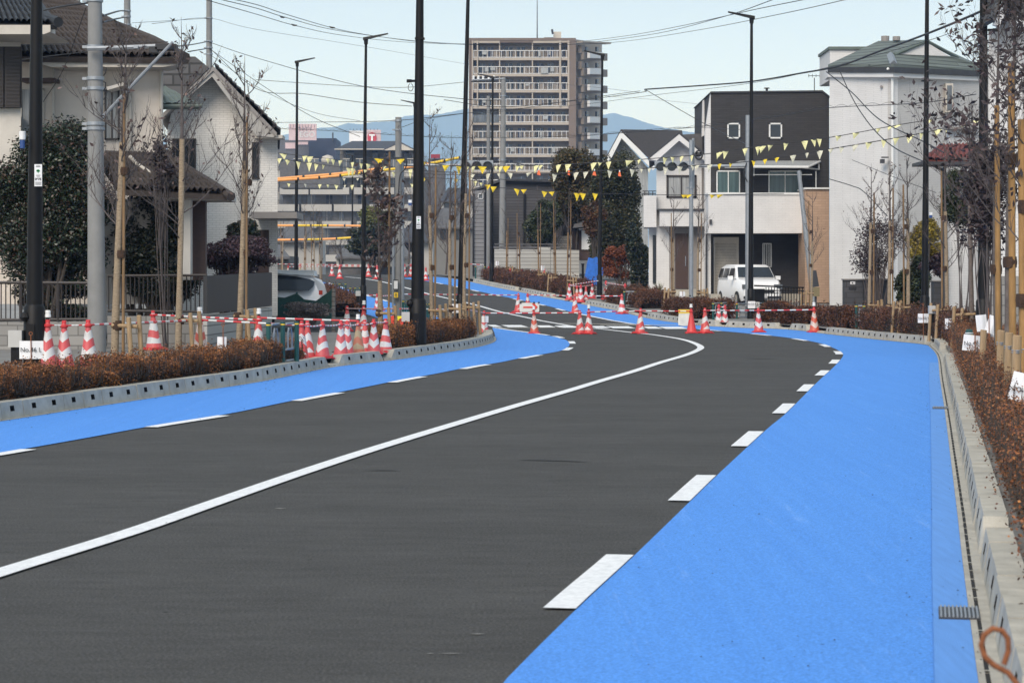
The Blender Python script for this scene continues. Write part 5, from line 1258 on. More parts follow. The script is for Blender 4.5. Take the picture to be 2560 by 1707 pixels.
# ================================================================== HILLS AND AIR
DM = 7500
prof = [(-900, 345), (300, 345), (600, 350), (680, 345), (750, 328), (800, 320), (835, 318), (870, 308), (905, 311), (930, 306), (960, 305), (985, 303), (1015, 290), (1050, 287), (1080, 288), (1120, 282), (1160, 274), (1250, 262), (1380, 262), (1500, 288), (1535, 283), (1570, 292), (1620, 308), (1660, 320), (1750, 334), (1900, 340), (2600, 345), (3600, 352)]
mb = MB(); rr_ = random.Random(3); cols = []
for i in range(len(prof)-1):
    (xa, ya), (xb, yb) = prof[i], prof[i+1]; n = max(2, int(abs(xb-xa)/6))
    for k in range(n): t = k/n; cols.append((xa+(xb-xa)*t, ya+(yb-ya)*t+rr_.uniform(-.6, .6)))
for x, y in cols:
    cr = P(x, y, DM); j = rr_.uniform(-8, 8)
    for f, hh in ((-1500, 0), (-900, .30), (-420+j, .68), (0, 1), (900, .8), (2000, 0)):
        mb.v.append((cr.x*(1+f/DM*.9)+rr_.uniform(-3, 3), DM+f, max(-5, cr.z*hh-(5 if hh == 0 else 0))))
for i in range(len(cols)-1):
    for j in range(5): k = i*6+j; mb.f.append((k, k+6, k+7, k+1)); mb.m.append(0)
struct(mb.build('hills', 'mountain', smooth=True))
mb = MB(); mb.bb((-9500, -45, -8), (9500, 9600, 640)); hz = mb.build('haze', 'mountain'); hz['kind'] = 'stuff'
m = bpy.data.materials.new('air'); m.use_nodes = True; t = m.node_tree; t.nodes.clear(); o_ = t.nodes.new('ShaderNodeOutputMaterial'); pv = t.nodes.new('ShaderNodeVolumePrincipled')
pv.inputs['Color'].default_value = (.33, .56, 1, 1); pv.inputs['Absorption Color'].default_value = (1, 1, 1, 1); pv.inputs['Density'].default_value = .00019; pv.inputs['Anisotropy'].default_value = 0
t.links.new(pv.outputs[0], o_.inputs['Volume']); hz.data.materials[0] = m; hz['label'] = 'pale blue distance haze'
# ================================================================== HEDGES
hedge('long rust brown azalea hedge in the left foreground behind the weep hole kerb', LC, -1, .6, sL(800, 924), .26, .68, .315, 70000, 1, L=.032, twigs=2600, hv=.2)
hedge('brown azalea hedge on the rounded kerb island left of centre', LC, -1, sL(1010, 897), sL(1222, 860), .30, .75, .42, 34000, 2, mt='hedge_leaf', L=.042, twigs=500)
k_ = RG.L/RR.L
hedge('tall rust brown azalea hedge beside the right gutter in the foreground', RG, 1, .5, sR(2338, 885)*k_, .25, 1.5, .43, 250000, 3, mt='hedge_leaf_near', L=.023, twigs=4200, core=.74, hv=.2)
hedge('brown azalea hedge along the right bend below the numbered papers', RG, 1, sR(2340, 888)*k_, sR(2096, 840)*k_, .24, 1.3, .60, 46000, 4, mt='hedge_leaf_far', L=.05, twigs=500)
hedge('small brown azalea hedge between the worn cone and the green railing', RG, 1, sR(2070, 835)*k_, sR(1990, 826)*k_, .5, .9, .55, 15000, 5, mt='hedge_leaf_far', L=.06, twigs=100)
hedge('brown azalea hedge in front of the black railing and white car', RG, 1, sR(1960, 824)*k_, sR(1858, 820)*k_, .5, 1.0, .55, 20000, 6, mt='hedge_leaf_far', L=.06, twigs=100)
hedge('brown azalea hedge behind the yellow topped bag', RG, 1, sR(1700, 808)*k_, sR(1625, 797)*k_, .4, 1.6, .55, 20000, 7, mt='hedge_leaf_far', L=.06, twigs=100)
hedge('dark brown azalea hedge below the green barrier at the far right lamp', RG, 1, sR(1560, 781)*k_, sR(1470, 764)*k_, .4, 1.6, .6, 20000, 8, mt='hedge_leaf_far', L=.06, twigs=100)
hedge('long dark brown azalea hedge under the staked trees by the block wall', RG, 1, sR(1385, 748)*k_, sR(1178, 706)*k_, .4, 1.5, .62, 50000, 9, mt='hedge_leaf_far', L=.07, twigs=300)
hedge('dark brown azalea hedge left of the road beyond the junction', FARLC, -1, 2, 26, .3, 1.6, .60, 36000, 10, mt='hedge_leaf_far', L=.07, twigs=300)
# ================================================================== LAMPS, POLES
A_ = lamp(86, 34, -60, 1, 'thick black pole at the left edge with grey box and white number plate', rb=.125, rt=.085, arm=0, top_px=92)
plate(A_, 86, 411, 105, 466, 33.85); f_ = MB(); c_ = P(56, 362, 33.9)
mb = MB(); mb.use('white_plastic').lathe([(.045, 0), (.05, .01), (.05, .12), (.045, .13)], P(56, 350, 33.8), 10); mb.use('mark_blue').lathe([(.04, -.13), (.04, 0)], P(56, 350, 33.8), 10); mb.use('black_steel').pbox(50, 358, 74, 362, 33.8, .03); mb.build('sensor', None, A_)
mb = MB(); mb.use('box_grey').pbox(20, 826, 54, 868, 33.8, .16); mb.use('black_steel').pbox(27, 868, 52, 910, 33.85, .12); mb.build('connection_box', None, A_)
mb = MB(); mb.lathe([(.001, -.09), (.05, -.08), (.09, -.02), (.07, .05), (.001, .08)], P(64, 790, 33.9), 12); mb.build('lantern_knob', 'black_steel', A_)
B_ = lamp(1044, 45, -40, 1, 'thick black pole left of centre with small number plate', rb=.135, rt=.075, arm=0, top_px=1050)
plate(B_, 1041, 541, 1052, 572, 44.84); gadget(B_, 1034, 203, 45, -1); mb = MB(); mb.pbox(1037, 94, 1061, 98, 44.9, .2); mb.build('clamp', 'black_steel', B_)
mb = MB(); mb.use('white_plastic').pbox(1021, 500, 1029, 507, 44.9, .06); mb.use('mark_blue').pbox(1021, 507, 1029, 514, 44.9, .06); mb.use('black_steel').pbox(1021, 509, 1035, 511, 44.92, .02); mb.build('sensor', None, B_)
mb = MB(); mb.use('box_grey').pbox(1004, 780, 1024, 804, 44.8, .12); mb.use('black_steel').pbox(1008, 804, 1020, 830, 44.85, .08); mb.build('connection_box', None, B_)
mb = MB(); mb.lathe([(.001, -.09), (.05, -.08), (.08, -.02), (.06, .05), (.001, .08)], P(1026, 757, 44.9), 12); mb.build('lantern_knob', 'black_steel', B_)
lamp(908, 78, 103, 1, 'black street lamp left of centre standing behind the far left hedge', top_px=915)
lamp(740, 97, 160, 1, 'black street lamp above the parked white car', top_px=743)
lamp(1152, 58, -40, 1, 'slender black lamp pole between the wrapped trees beside the tower', top_px=1171, arm=0)
F_ = lamp(1229, 112, 198, -1, 'black street lamp standing in front of the apartment tower', top_px=1232)
lamp(1499, 93, 143, -1, 'black street lamp at the right edge of the tower by the blue tarpaulin', top_px=1506)
lamp(1877, 73, 50, -1, 'black street lamp in front of the black and white house', top_px=1879)
I_ = lamp(2312, 54, -40, -1, 'black lamp pole in front of the tall pale house', top_px=2318, arm=0); gadget(I_, 2325, 288, 51, 1); mb = MB(); mb.pbox(2306, 200, 2326, 203, 50.9, .2); mb.build('clamp', 'black_steel', I_)
mb = MB(); mb.use('white_plastic').pbox(2324, 531, 2331, 538, 50.9, .06); mb.use('mark_blue').pbox(2324, 538, 2331, 545, 50.9, .06); mb.build('sensor', None, I_)
J_ = lamp(2458, 44, -60, -1, 'thick black pole near the right edge behind the leafy twigs', top_px=2459, rb=.11, rt=.07, arm=0); gadget(J_, 2476, 76, 42, 1)
lamp(881, 180, 392, -1, 'thin distant black street lamp in front of the flats', z=0)
lamp(1036, 125, 262, -1, 'distant black street lamp mostly hidden behind the central black pole', z=0)
lamp(736, 140, 660, 1, 'thin dark post left of the white car lamp', z=0, arm=0) if 0 else None
def upole(px, d, top, label, rb=.19, rt=.14, mt='pole_concrete', z=SW, bands=(), tx=None, steps=1, name='utility_pole'):
    b = G(px, d, z); o = thing(name, b, label, 'utility pole', 'grey utility poles'); zt = Z(top, d); x1 = X(tx if tx else px, d)
    mb = MB(); n = 6; mb.tube([(b.x+(x1-b.x)*k/n, d, b.z-.1+(zt-b.z)*k/n) for k in range(n+1)], [rb+(rt-rb)*k/n for k in range(n+1)], 16); mb.build('shaft', mt, o, smooth=True)
    for y in bands:
        t = (b.z-Z(y, d))/(b.z-zt); r = rb+(rt-rb)*t; c = Vector((b.x+(x1-b.x)*t, d, Z(y, d))); mb = MB(); mb.lathe([(r+.003, -.035), (r+.022, -.03), (r+.022, .03), (r+.003, .035)], c, 16); mb.box(c+Vector((-r-.05, 0, 0)), (.1, .05, .05)); mb.build('band', 'galvanised', o, smooth=True)
    return o
U1 = upole(242, 42, -60, 'big concrete utility pole at the left with diagonal stay strut', .178, .132, bands=(2, 118, 197, 222, 310, 322), tx=237)
mb = MB(); mb.tube([P(256, 294, 41.8), P(338, 206, 41.6), P(432, 106, 41.4)], [.035, .035, .03], 8); mb.build('stay_strut', 'galvanised', U1)
mb = MB(); mb.tube([P(218, 122, 41.7), P(300, 120, 41.7), P(392, 116, 41.6)], .045, 6); mb.pbox(334, 114, 345, 121, 41.5, .08); mb.build('cross_arm', 'galvanised', U1)
mb = MB(); mb.pbox(388, 110, 440, 124, 41.5, .3); mb.pbox(372, 118, 392, 132, 41.5, .25); mb.build('cable_junction', 'cable', U1)
mb = MB()
for y, w in ((95, 8), (168, 8), (205, 6), (228, 10)): mb.tube([P(258, y, 41.7), P(258+w, y+2, 41.7), P(264, y+14, 41.7), P(259, y+22, 41.7)], .012, 5)
mb.build('loose_wire', 'cable', U1)
U2 = upole(318, 90, -40, 'concrete utility pole behind the ridge of the left roof', .17, .13, z=0, bands=(28, 42, 62)); U3 = upole(523, 95, -40, 'concrete utility pole rising behind the gabled brick house', .17, .12, z=0, bands=(46, 104, 120, 136))
upole(194, 90, -40, 'thin concrete pole top at the upper left behind the roof', .13, .11, z=0)
U9 = upole(1255, 119.5, 190, 'tall concrete utility pole in front of the tower with insulator arm', .2, .12, z=0, tx=1259, bands=(240, 400))
mb = MB(); mb.tube([P(1180, 201, 114.8), P(1262, 197, 114.8)], .045, 6); mb.build('cross_arm', 'galvanised', U9)
for x in (1184, 1196, 1208, 1222, 1235):
    mb = MB(); c = P(x, 201, 114.8); mb.use('white_plastic').lathe([(.04, .03), (.07, .06), (.05, .12), (.07, .18), (.02, .24)], c, 8); mb.use('cable').box(c+Vector((0, 0, -.08)), (.26, .1, .06)); mb.build('insulator', None, U9)
upole(1221, 120, 236, 'shorter grey pole beside the insulator pole', .12, .09, z=0)
U5 = upole(996, 72, 286, 'grey steel utility pole with junction boxes left of the thick black pole', .115, .10, bands=(302, 325))
for dx in (-13, 10): mb = MB(); mb.tube([G(996+dx, 71.9, SW), P(996+dx, 560, 71.9)], .045, 8); mb.build('conduit', 'galvanised', U5)
mb = MB(); mb.tube([P(998, 313, 71.7), P(994, 320, 71.7), P(1003, 330, 71.6), P(1002, 395, 71.6), P(990, 405, 71.7)], .02, 5); mb.build('riser_cable', 'cable_grey', U5)
mb = MB(); mb.use('alu_white').pbox(985, 702, 994, 722, 71.7, .1); mb.use('cable').pbox(983, 699, 996, 701, 71.68, .1); mb.pbox(983, 722, 996, 724, 71.68, .1); mb.build('white_box', None, U5)
mb = MB(); mb.use('yellow_plastic').pbox(985, 731, 995, 744, 71.7, .08); mb.use('ink').pbox(988, 734, 992, 735.4, 71.69, .01); mb.pbox(988, 737, 992, 738.4, 71.69, .01); mb.pbox(988, 740, 992, 741.4, 71.69, .01); mb.build('yellow_plate', None, U5)
def signal(x0, y0, x1, y1, pole_x, armx, d, label, pole_top, post=None):
    o = upole(pole_x, d, pole_top, label, .095, .08, 'galvanised', name='signal_pole'); s = d/F; o['category'] = 'traffic signal'; o['group'] = 'traffic signals over the junction'
    mb = MB(); ya = (y0+y1)/2; mb.tube([P(pole_x, ya+4, d), P(armx, ya+4, d)], .045, 8); mb.build('signal_arm', 'galvanised', o)
    mb = MB(); mb.pbox(x0, y0+1, x1, y1, d-.1, .16); hd = mb.build('signal_head', 'galvanised', o)
    w = (x1-x0)/3
    for k in range(3):
        cx = x0+w*(k+.5); c = P(cx, y0+w*.52, d-.12); r = w*s*.44; V = MB(); n = 14
        for j in range(n):
            a0, a1 = R(-15+210*j/n), R(-15+210*(j+1)/n)
            for rr1, flip in ((r, 0), (r*.94, 1)):
                q = [(c.x+rr1*math.cos(a0), c.y, c.z+rr1*math.sin(a0)), (c.x+rr1*math.cos(a1), c.y, c.z+rr1*math.sin(a1)), (c.x+rr1*math.cos(a1), c.y-.22, c.z+rr1*math.sin(a1)-.03), (c.x+rr1*math.cos(a0), c.y-.22, c.z+rr1*math.sin(a0)-.03)]
                V.face(q)
        V.build('visor', 'galvanised', o)
        L_ = MB(); L_.prism([(c.x+r*.92*math.cos(t), c.y+.01, c.z+r*.92*math.sin(t)) for t in np.linspace(0, 2*math.pi, 17)[:-1]], (0, .01, 0)); L_.build('lens', 'glass_dark', o)
    return o
signal(1150, 400, 1233, 418, 1004, 1150, 72.4, 'three lamp traffic signal hung left of the tower base', 400)
signal(1637, 402, 1722, 420, 1870, 1722, 74, 'three lamp traffic signal hung before the white gabled house', 281)
S2 = upole(1728, 74.5, 343, 'twin grey steel pole in front of the white gabled house', .07, .07, 'galvanised', bands=(420, 470))
mb = MB(); mb.tube([P(1733, 346, 74.6), P(1733, 470, 74.6)], .045, 8); mb.build('side_pole', 'galvanised', S2); mb = MB(); mb.lathe([(.09, -.02), (.11, .05), (.09, .12)], P(1746, 390, 74.5), 10); mb.lathe([(.02, 0)]*2, P(1746, 390, 74.5), 4)
pts = [P(1747+9*math.cos(a), 388+11*math.sin(a), 74.4) for a in np.linspace(0, 6.28, 18)]; mb.tube(pts, .03, 5); mb.build('cable_coil', 'cable', S2)
upole(2036, 84, 420, 'leaning thin grey pole in front of the tan wall', .11, .075, 'galvanised', tx=1997)
mb = MB(); q = U(2042, 772, SW); o = thing('parking_meter_box', G(2042, 82), 'olive box with grey hood on a post in front of the tan wall', 'box'); mb.use('box_olive').pbox(2030, 718, 2049, 741, 81.8, .2); mb.use('dark_metal').slab([(2031, 718), (2031, 676), (2041, 676), (2048, 716)], 81.85, .12); mb.pbox(2037, 741, 2042, 775, 81.9, .08); mb.build('box', None, o)
mb = MB(); o = thing('junction_box', G(1892, 71), 'pale grey box next to the foot of the lamp before the white car', 'box'); mb.use('box_grey').pbox(1871, 755, 1899, 770, 71, .25); mb.use('black_steel').pbox(1878, 770, 1892, 790, 71.05, .15); mb.build('box', None, o); tt = MB(); tt.pbox(1870, 753, 1888, 771, 70.9, .01); tt.build('paper', 'paper', o); text('lettering', 'No.52 R', P(1879, 760, 70.88), .085, 'ink', o)
mb = MB(); o = thing('junction_box', G(2344, 51), 'grey box on black post right of the lamp before the pale house', 'box'); mb.use('box_grey').pbox(2323, 764, 2339, 784, 51, .15); mb.use('black_steel').pbox(2326, 784, 2336, 806, 51.05, .1); mb.build('box', None, o)
mb = MB(); o = thing('junction_box', G(939, 77), 'small pale box beside the lamp behind the far left hedge', 'box'); mb.use('box_grey').pbox(889, 727, 901, 740, 77, .12); mb.use('black_steel').pbox(891, 740, 899, 756, 77.05, .1); mb.build('box', None, o); o.location = G(895, 77); o.children[0].location = -o.location
mb = MB(); o = thing('junction_box', G(2498, 34), 'grey metal box behind the two blank papers', 'box'); mb.use('box_grey').pbox(2482, 816, 2500, 850, 34, .15); mb.use('black_steel').pbox(2486, 850, 2496, 900, 34.05, .1); mb.build('box', None, o)
# ================================================================== YOUNG TREES
yt = young_tree
yt(292, 33.5, 40, 'young wrapped tree beside the big concrete pole', 11, rb=.052, leafn=110, leafL=.10, stake=235, stake_side=1, lean=.12, nb=22, spread=1.25, wrap=.68, stake_px=309)
yt(449, 38, 42, 'young wrapped tree in front of the porch of the stucco house', 12, rb=.052, leafn=100, leafL=.10, stake=None, stake_side=1, nb=20, spread=1.2, wrap=.66)
yt(594, 42, 138, 'young wrapped tree in front of the white brick house', 13, rb=.055, leafn=100, leafL=.10, stake=292, stake_side=1, lean=.15, nb=20, spread=1.2, wrap=.66, stake_px=616)
yt(948, 46, 410, 'young tree with clumps of curled dry leaves behind the island hedge', 14, rb=.05, leafn=520, stake=380, stake_side=1, nb=24, spread=1.45, leafL=.14, leafmt='dry_leaf', leaf_lo=.0, stake_px=972, wrap=.4)
yt(1078, 50, 262, 'slim young tree first right of the thick central pole', 15, rb=.042, leafn=50, stake=418, nb=16, wrap=.62, stake_side=1)
yt(1128, 53, 330, 'slim young tree second right of the thick central pole', 16, rb=.042, leafn=40, stake=428, nb=14, wrap=.62, stake_side=1)
yt(1164, 56, 290, 'slim young tree last on the island beside the lamp pole', 17, rb=.042, leafn=60, stake=425, nb=14, wrap=.7, stake_side=1)
for i, (px, d, top, stk, lab, lf) in enumerate(((2175, 60.5, 408, 482, 'young staked tree before the dark gate wall with mail slot', 60), (2222, 58, 398, 470, 'young staked tree at the right end of the mail slot wall', 80), (2268, 55.5, 385, 462, 'young staked tree left of the lamp before the pale house', 60), (2364, 51, 352, 428, 'young staked tree under the red tiled gate roof', 30), (2428, 44.5, 250, None, 'young grey barked tree left of the thick right pole', 120))):
    yt(px, d, top, lab, 30+i, rb=.045, leafn=lf, stake=stk, stake_side=1 if i < 2 else -1, nb=16, wrap=.68, bark='burlap' if i < 4 else 'bark')
yt(2500, 28, -70, 'close young tree with dark leaves right of the thick right pole', 41, rb=.05, leafn=900, stake_r=.036, stake=165+100, stake_side=-1, nb=15, spread=1.3, thin=.15, posts=0, leafL=.10, leafmt='plum_leaf', bark='bark', wrap=.5, leaf_lo=.45, stake_px=2494)
yt(2532, 24, -140, 'close young tree with spreading twigs at the right edge', 42, rb=.05, leafn=900, stake_r=.04, stake=160, stake_side=-1, nb=16, spread=1.3, thin=.15, posts=0, leafL=.085, leafmt='plum_leaf', bark='bark', wrap=.5, leaf_lo=.3, stake_px=2530)
yt(2563, 20, -300, 'nearest young tree cut by the right frame edge', 43, rb=.05, leafn=500, stake_r=.04, stake=300, stake_side=-1, nb=12, spread=1.2, thin=.15, posts=0, leafL=.08, leafmt='plum_leaf', bark='bark', wrap=.5, leaf_lo=.2, stake_px=2557)
for i, (px, d, top, stk, lab) in enumerate(((1685, 81, 465, 533, 'bare staked tree in front of the brown door'), (1746, 80, 455, 533, 'bare staked tree between signal pole and shutter'), (2029, 79, 470, 502, 'bare staked tree before the tan wall'),
    (1265, 112, 480, 545, 'bare staked tree leftmost at the block wall'), (1298, 108, 500, 533, 'thick staked tree second from left at the block wall'), (1346, 103, 462, 508, 'staked tree in the middle of the block wall'), (1390, 99, 470, 500, 'staked tree fourth along the block wall'), (1421, 95, 462, 500, 'bare staked tree at the right end of the block wall'),
    (707, 125, 520, 555, 'distant bare staked tree close to the brick house corner'), (760, 110, 500, 560, 'distant bare tree just right of the lamp over the white car'), (784, 106, 500, 560, 'second distant bare tree right of the white car lamp'), (800, 102, 520, 560, 'third distant bare tree left of the thin lamp'))):
    yt(px, d, top, lab, 60+i, rb=.045 if i < 3 else .036, stake_r=.02, posts=1 if i < 8 else 0, leafn=14 if i < 3 else 6, stake=stk, stake_side=1 if i % 2 else -1, nb=12, wrap=.62, fine=0 if i > 2 else 1, bark='bamboo' if i > 2 and i < 8 else 'burlap')
# loose timber posts behind the near right hedge
for x, y0, y1, d, lab in ((2499, 827, 935, 23, 'round timber post left of the three wired posts'), (2519, 833, 960, 21, 'round timber post in the middle of the wired posts'), (2539, 840, 990, 19.5, 'nearest round timber post of the wired group'), (2455, 826, 900, 27, 'timber post right of the No.47 R paper')):
    b = G(x-2, d, SW); o = thing('timber_post', b, lab, 'post', 'round timber posts at the right'); p = P(x+4, y0, d); mb = MB(); mb.tube([b, p, p+Vector((.001, 0, .008))], [.040, .039, .031], 14); mb.build('shaft', 'wood_new', o, smooth=True)
    if x > 2460: mb = MB(); c = b.lerp(p, .86); mb.tube([c+Vector((-.046, 0, 0)), c+Vector((0, -.05, -.005)), c+Vector((.046, 0, .004)), c+Vector((.09, -.02, .012))], .006, 5); mb.tube([c+Vector((-.046, 0, -.02)), c+Vector((0, -.05, -.022)), c+Vector((.046, 0, -.018))], .005, 5); mb.build('wire', 'galvanised', o)
o = thing('green_bollard', G(2423, 31, SW), 'dark green bollard with yellow bands behind the No.47 R paper', 'bollard'); mb = MB(); zt = Z(823, 31)-g(31)-SW; mb.use('green_steel').lathe([(.055, 0), (.055, zt-.06), (.05, zt-.01), (.03, zt)], G(2423, 31, SW), 14); mb.use('yellow_plastic').lathe([(.057, zt-.09), (.057, zt-.075)], G(2423, 31, SW), 14); mb.use('white_plastic').lathe([(.057, zt-.06), (.057, zt-.045)], G(2423, 31, SW), 14); mb.build('body', None, o, smooth=True)
# ================================================================== BIG PLANTS
bush('camellia_tree', 'large glossy dark green camellia behind the left black pole', 'tree', 90, 44.4, -90, 296, 266, 735, 95000, 'camellia_leaf', 1, nb=44, L=.075, Wd=.04, stems=14, group='garden trees on the left')
bush('camellia_tree', 'dark evergreen garden tree under the lower left porch roof', 'tree', 340, 46.2, 225, 440, 500, 745, 48000, 'dark_leaf', 2, nb=34, L=.09, Wd=.045, stems=12, group='garden trees on the left', dep=1.4)
bush('garden_shrub', 'low dark shrub behind the left barred fence', 'shrub', 130, 44.8, 20, 690, 238, 800, 7000, 'camellia_leaf', 22, nb=12, L=.08, Wd=.04, stems=8, dep=.7)
bush('garden_shrub', 'dark shrub behind the middle barred fence', 'shrub', 400, 46.2, 290, 640, 510, 780, 8000, 'dark_leaf', 23, nb=14, L=.08, Wd=.04, stems=14, dep=.8)
bush('purple_shrub', 'purple leaved shrub above the dark grey panel', 'shrub', 560, 52, 470, 585, 690, 700, 12000, 'purple_leaf', 3, nb=18, L=.075, Wd=.045, stems=12, dep=1.2)
bush('round_shrub', 'clipped round dark green bush in front of the brick house', 'shrub', 590, 56, 540, 545, 645, 625, 8000, 'camellia_leaf', 4, nb=10, L=.08, Wd=.05, shell=.7, dep=.6)
bush('reddish_shrub', 'sparse reddish shrub among bare stems below the stucco eave', 'shrub', 410, 44.6, 340, 330, 450, 480, 700, 'plum_leaf', 5, nb=14, L=.09, Wd=.05, stems=7, bark='twig')
bush('garden_weeds', 'dry garden weeds in front of the green net', 'weeds', 760, 58, 690, 752, 830, 800, 3500, 'bare_mix', 6, nb=12, L=.06, Wd=.03, stems=30, bark='twig', dep=.6)
bush('autumn_tree', 'broad green and bronze pine like tree in front of the tower base', 'tree', 1440, 120, 1368, 362, 1505, 560, 30000, 'autumn_leaf', 7, nb=30, L=.16, Wd=.09, dep=2.2)
bush('autumn_tree', 'dark green and rusty tree left of the white house', 'tree', 1560, 112, 1465, 372, 1618, 690, 42000, 'mixed_leaf', 8, nb=38, L=.15, Wd=.09, dep=2.6)
bush('autumn_tree', 'green bush spilling over the block wall', 'tree', 1350, 119, 1305, 492, 1420, 622, 16000, 'green_leaf', 9, nb=20, L=.15, Wd=.08, dep=1.4)
bush('rust_tree', 'rust brown foliage behind the lamp right of the tower', 'tree', 1490, 110, 1455, 490, 1520, 600, 7000, 'rust_leaf', 10, nb=12, L=.14, Wd=.08)
bush('orange_shrub', 'orange maple shrub beside the blue tarpaulin', 'shrub', 1560, 106, 1500, 612, 1600, 700, 9000, 'orange_leaf', 11, nb=14, L=.11, Wd=.06)
bush('garden_shrub', 'dark ivy mass left of the white house balcony', 'shrub', 1600, 104, 1560, 540, 1625, 735, 16000, 'dark_leaf', 12, nb=18, L=.13, Wd=.08)
bush('yellow_shrub', 'bright yellow shrub behind the lamp before the pale house', 'shrub', 2320, 66, 2270, 545, 2368, 660, 9000, 'yellow_leaf', 13, nb=16, L=.08, Wd=.05)
bush('garden_shrub', 'olive green hedge plant behind the staked trees on the right', 'shrub', 2300, 65, 2240, 640, 2340, 790, 12000, 'green_leaf', 14, nb=16, L=.08, Wd=.05)
bush('maple_shrub', 'wine red weeping maple above the dark gate wall', 'shrub', 2380, 63.5, 2310, 630, 2440, 705, 9000, 'purple_leaf', 15, nb=14, L=.08, Wd=.04)
bush('twiggy_shrub', 'twiggy grey and wine red shrub in front of the pale wall', 'shrub', 2200, 66.5, 2120, 530, 2280, 700, 4200, 'plum_leaf', 16, nb=24, L=.075, Wd=.045, stems=42, bark='twig', shell=.2)
bush('olive_tree', 'dark olive tree right of the red tiled gate roof', 'tree', 2410, 57, 2362, 415, 2500, 560, 12000, 'green_leaf', 17, nb=18, L=.10, Wd=.035, stems=8, bark='twig')
bush('leafy_twigs', 'dark purple leafy tree mass around the thick right pole', 'tree', 2470, 36, 2400, 330, 2600, 640, 3600, 'plum_leaf', 18, nb=30, L=.10, Wd=.045, stems=7, bark='twig', shell=.1)
bush('bamboo_clump', 'yellow green bamboo in front of the flats', 'bamboo', 940, 150, 885, 515, 990, 590, 9000, 'bamboo_leaf', 19, nb=14, L=.3, Wd=.08)
bush('garden_shrub', 'dark shrubs below the bamboo and flats', 'shrub', 920, 148, 850, 560, 1000, 640, 9000, 'dark_leaf', 20, nb=16, L=.25, Wd=.12)
def baretree(px, d, x0, y0, x1, base_y, label, seed, nb=26):
    r = random.Random(seed); b = Vector((X(px, d), d, Z(base_y, d))); b.z = g(d); o = thing('bare_tree', b, label, 'tree', 'distant bare trees'); H = Z(y0, d)-b.z; w = X(x1, d)-X(x0, d)
    tk = MB(); tk.tube([b, b+Vector((.1, 0, H*.35)), b+Vector((0, 0, H*.6))], [w*.04, w*.028, w*.015], 7); tk.build('trunk', 'twig', o)
    mb = MB()
    def rec(p, dv, L, rad, lv):
        q = p+dv*L*.5+Vector((r.gauss(0, .06)*L, r.gauss(0, .06)*L, 0)); e = p+dv*L; mb.tube([p, q, e], [rad, rad*.75, rad*.45], 3, cap=False)
        if lv < 4:
            for _ in range(3): rec(p.lerp(e, r.uniform(.5, 1)), (dv+Vector((r.uniform(-.8, .8), r.uniform(-.6, .6), r.uniform(-.1, .6)))).normalized(), L*r.uniform(.5, .75), rad*.5, lv+1)
    for i in range(nb//4): a = r.uniform(0, 6.28); rec(b+Vector((0, 0, H*r.uniform(.3, .6))), Vector((math.cos(a)*.6, math.sin(a)*.5, .8)).normalized(), H*.24, w*.012, 0)
    mb.build('limbs', 'twig', o)
baretree(1065, 260, 1030, 345, 1110, 500, 'distant bare grey tree before the red shop sign', 1); baretree(1105, 250, 1070, 335, 1140, 500, 'distant bare tree left of the tower edge', 2); baretree(1030, 240, 1005, 355, 1060, 500, 'distant bare tree right of the flats roof', 3)
baretree(1115, 130, 1085, 470, 1150, 690, 'bare tree tangle in front of the grey house wing', 4); baretree(1020, 140, 985, 480, 1060, 690, 'bare tree tangle behind the utility pole', 5); baretree(850, 145, 810, 560, 900, 690, 'bare tree behind the far left cones', 6)
# potted plant by the white house
o = thing('potted_plant', G(1650, 89), 'spiky green plant in white pot by the white house steps', 'potted plant'); mb = MB(); c = P(1648, 732, 88.5); mb.lathe([(.12, -.14), (.18, .0), (.19, .02), (.16, .02)], c, 14); mb.build('pot', 'alu_white', o, smooth=True)
mb = MB(); r_ = random.Random(2)
for _ in range(60): a = r_.uniform(0, 6.28); L = r_.uniform(.25, .5); e = c+Vector((math.cos(a)*L*.6, math.sin(a)*L*.6, L)); s_ = Vector((-math.sin(a), math.cos(a), 0))*.014; mb.face([c-s_, c+s_, e]) 
mb.build('leaves', 'bamboo_leaf', o)
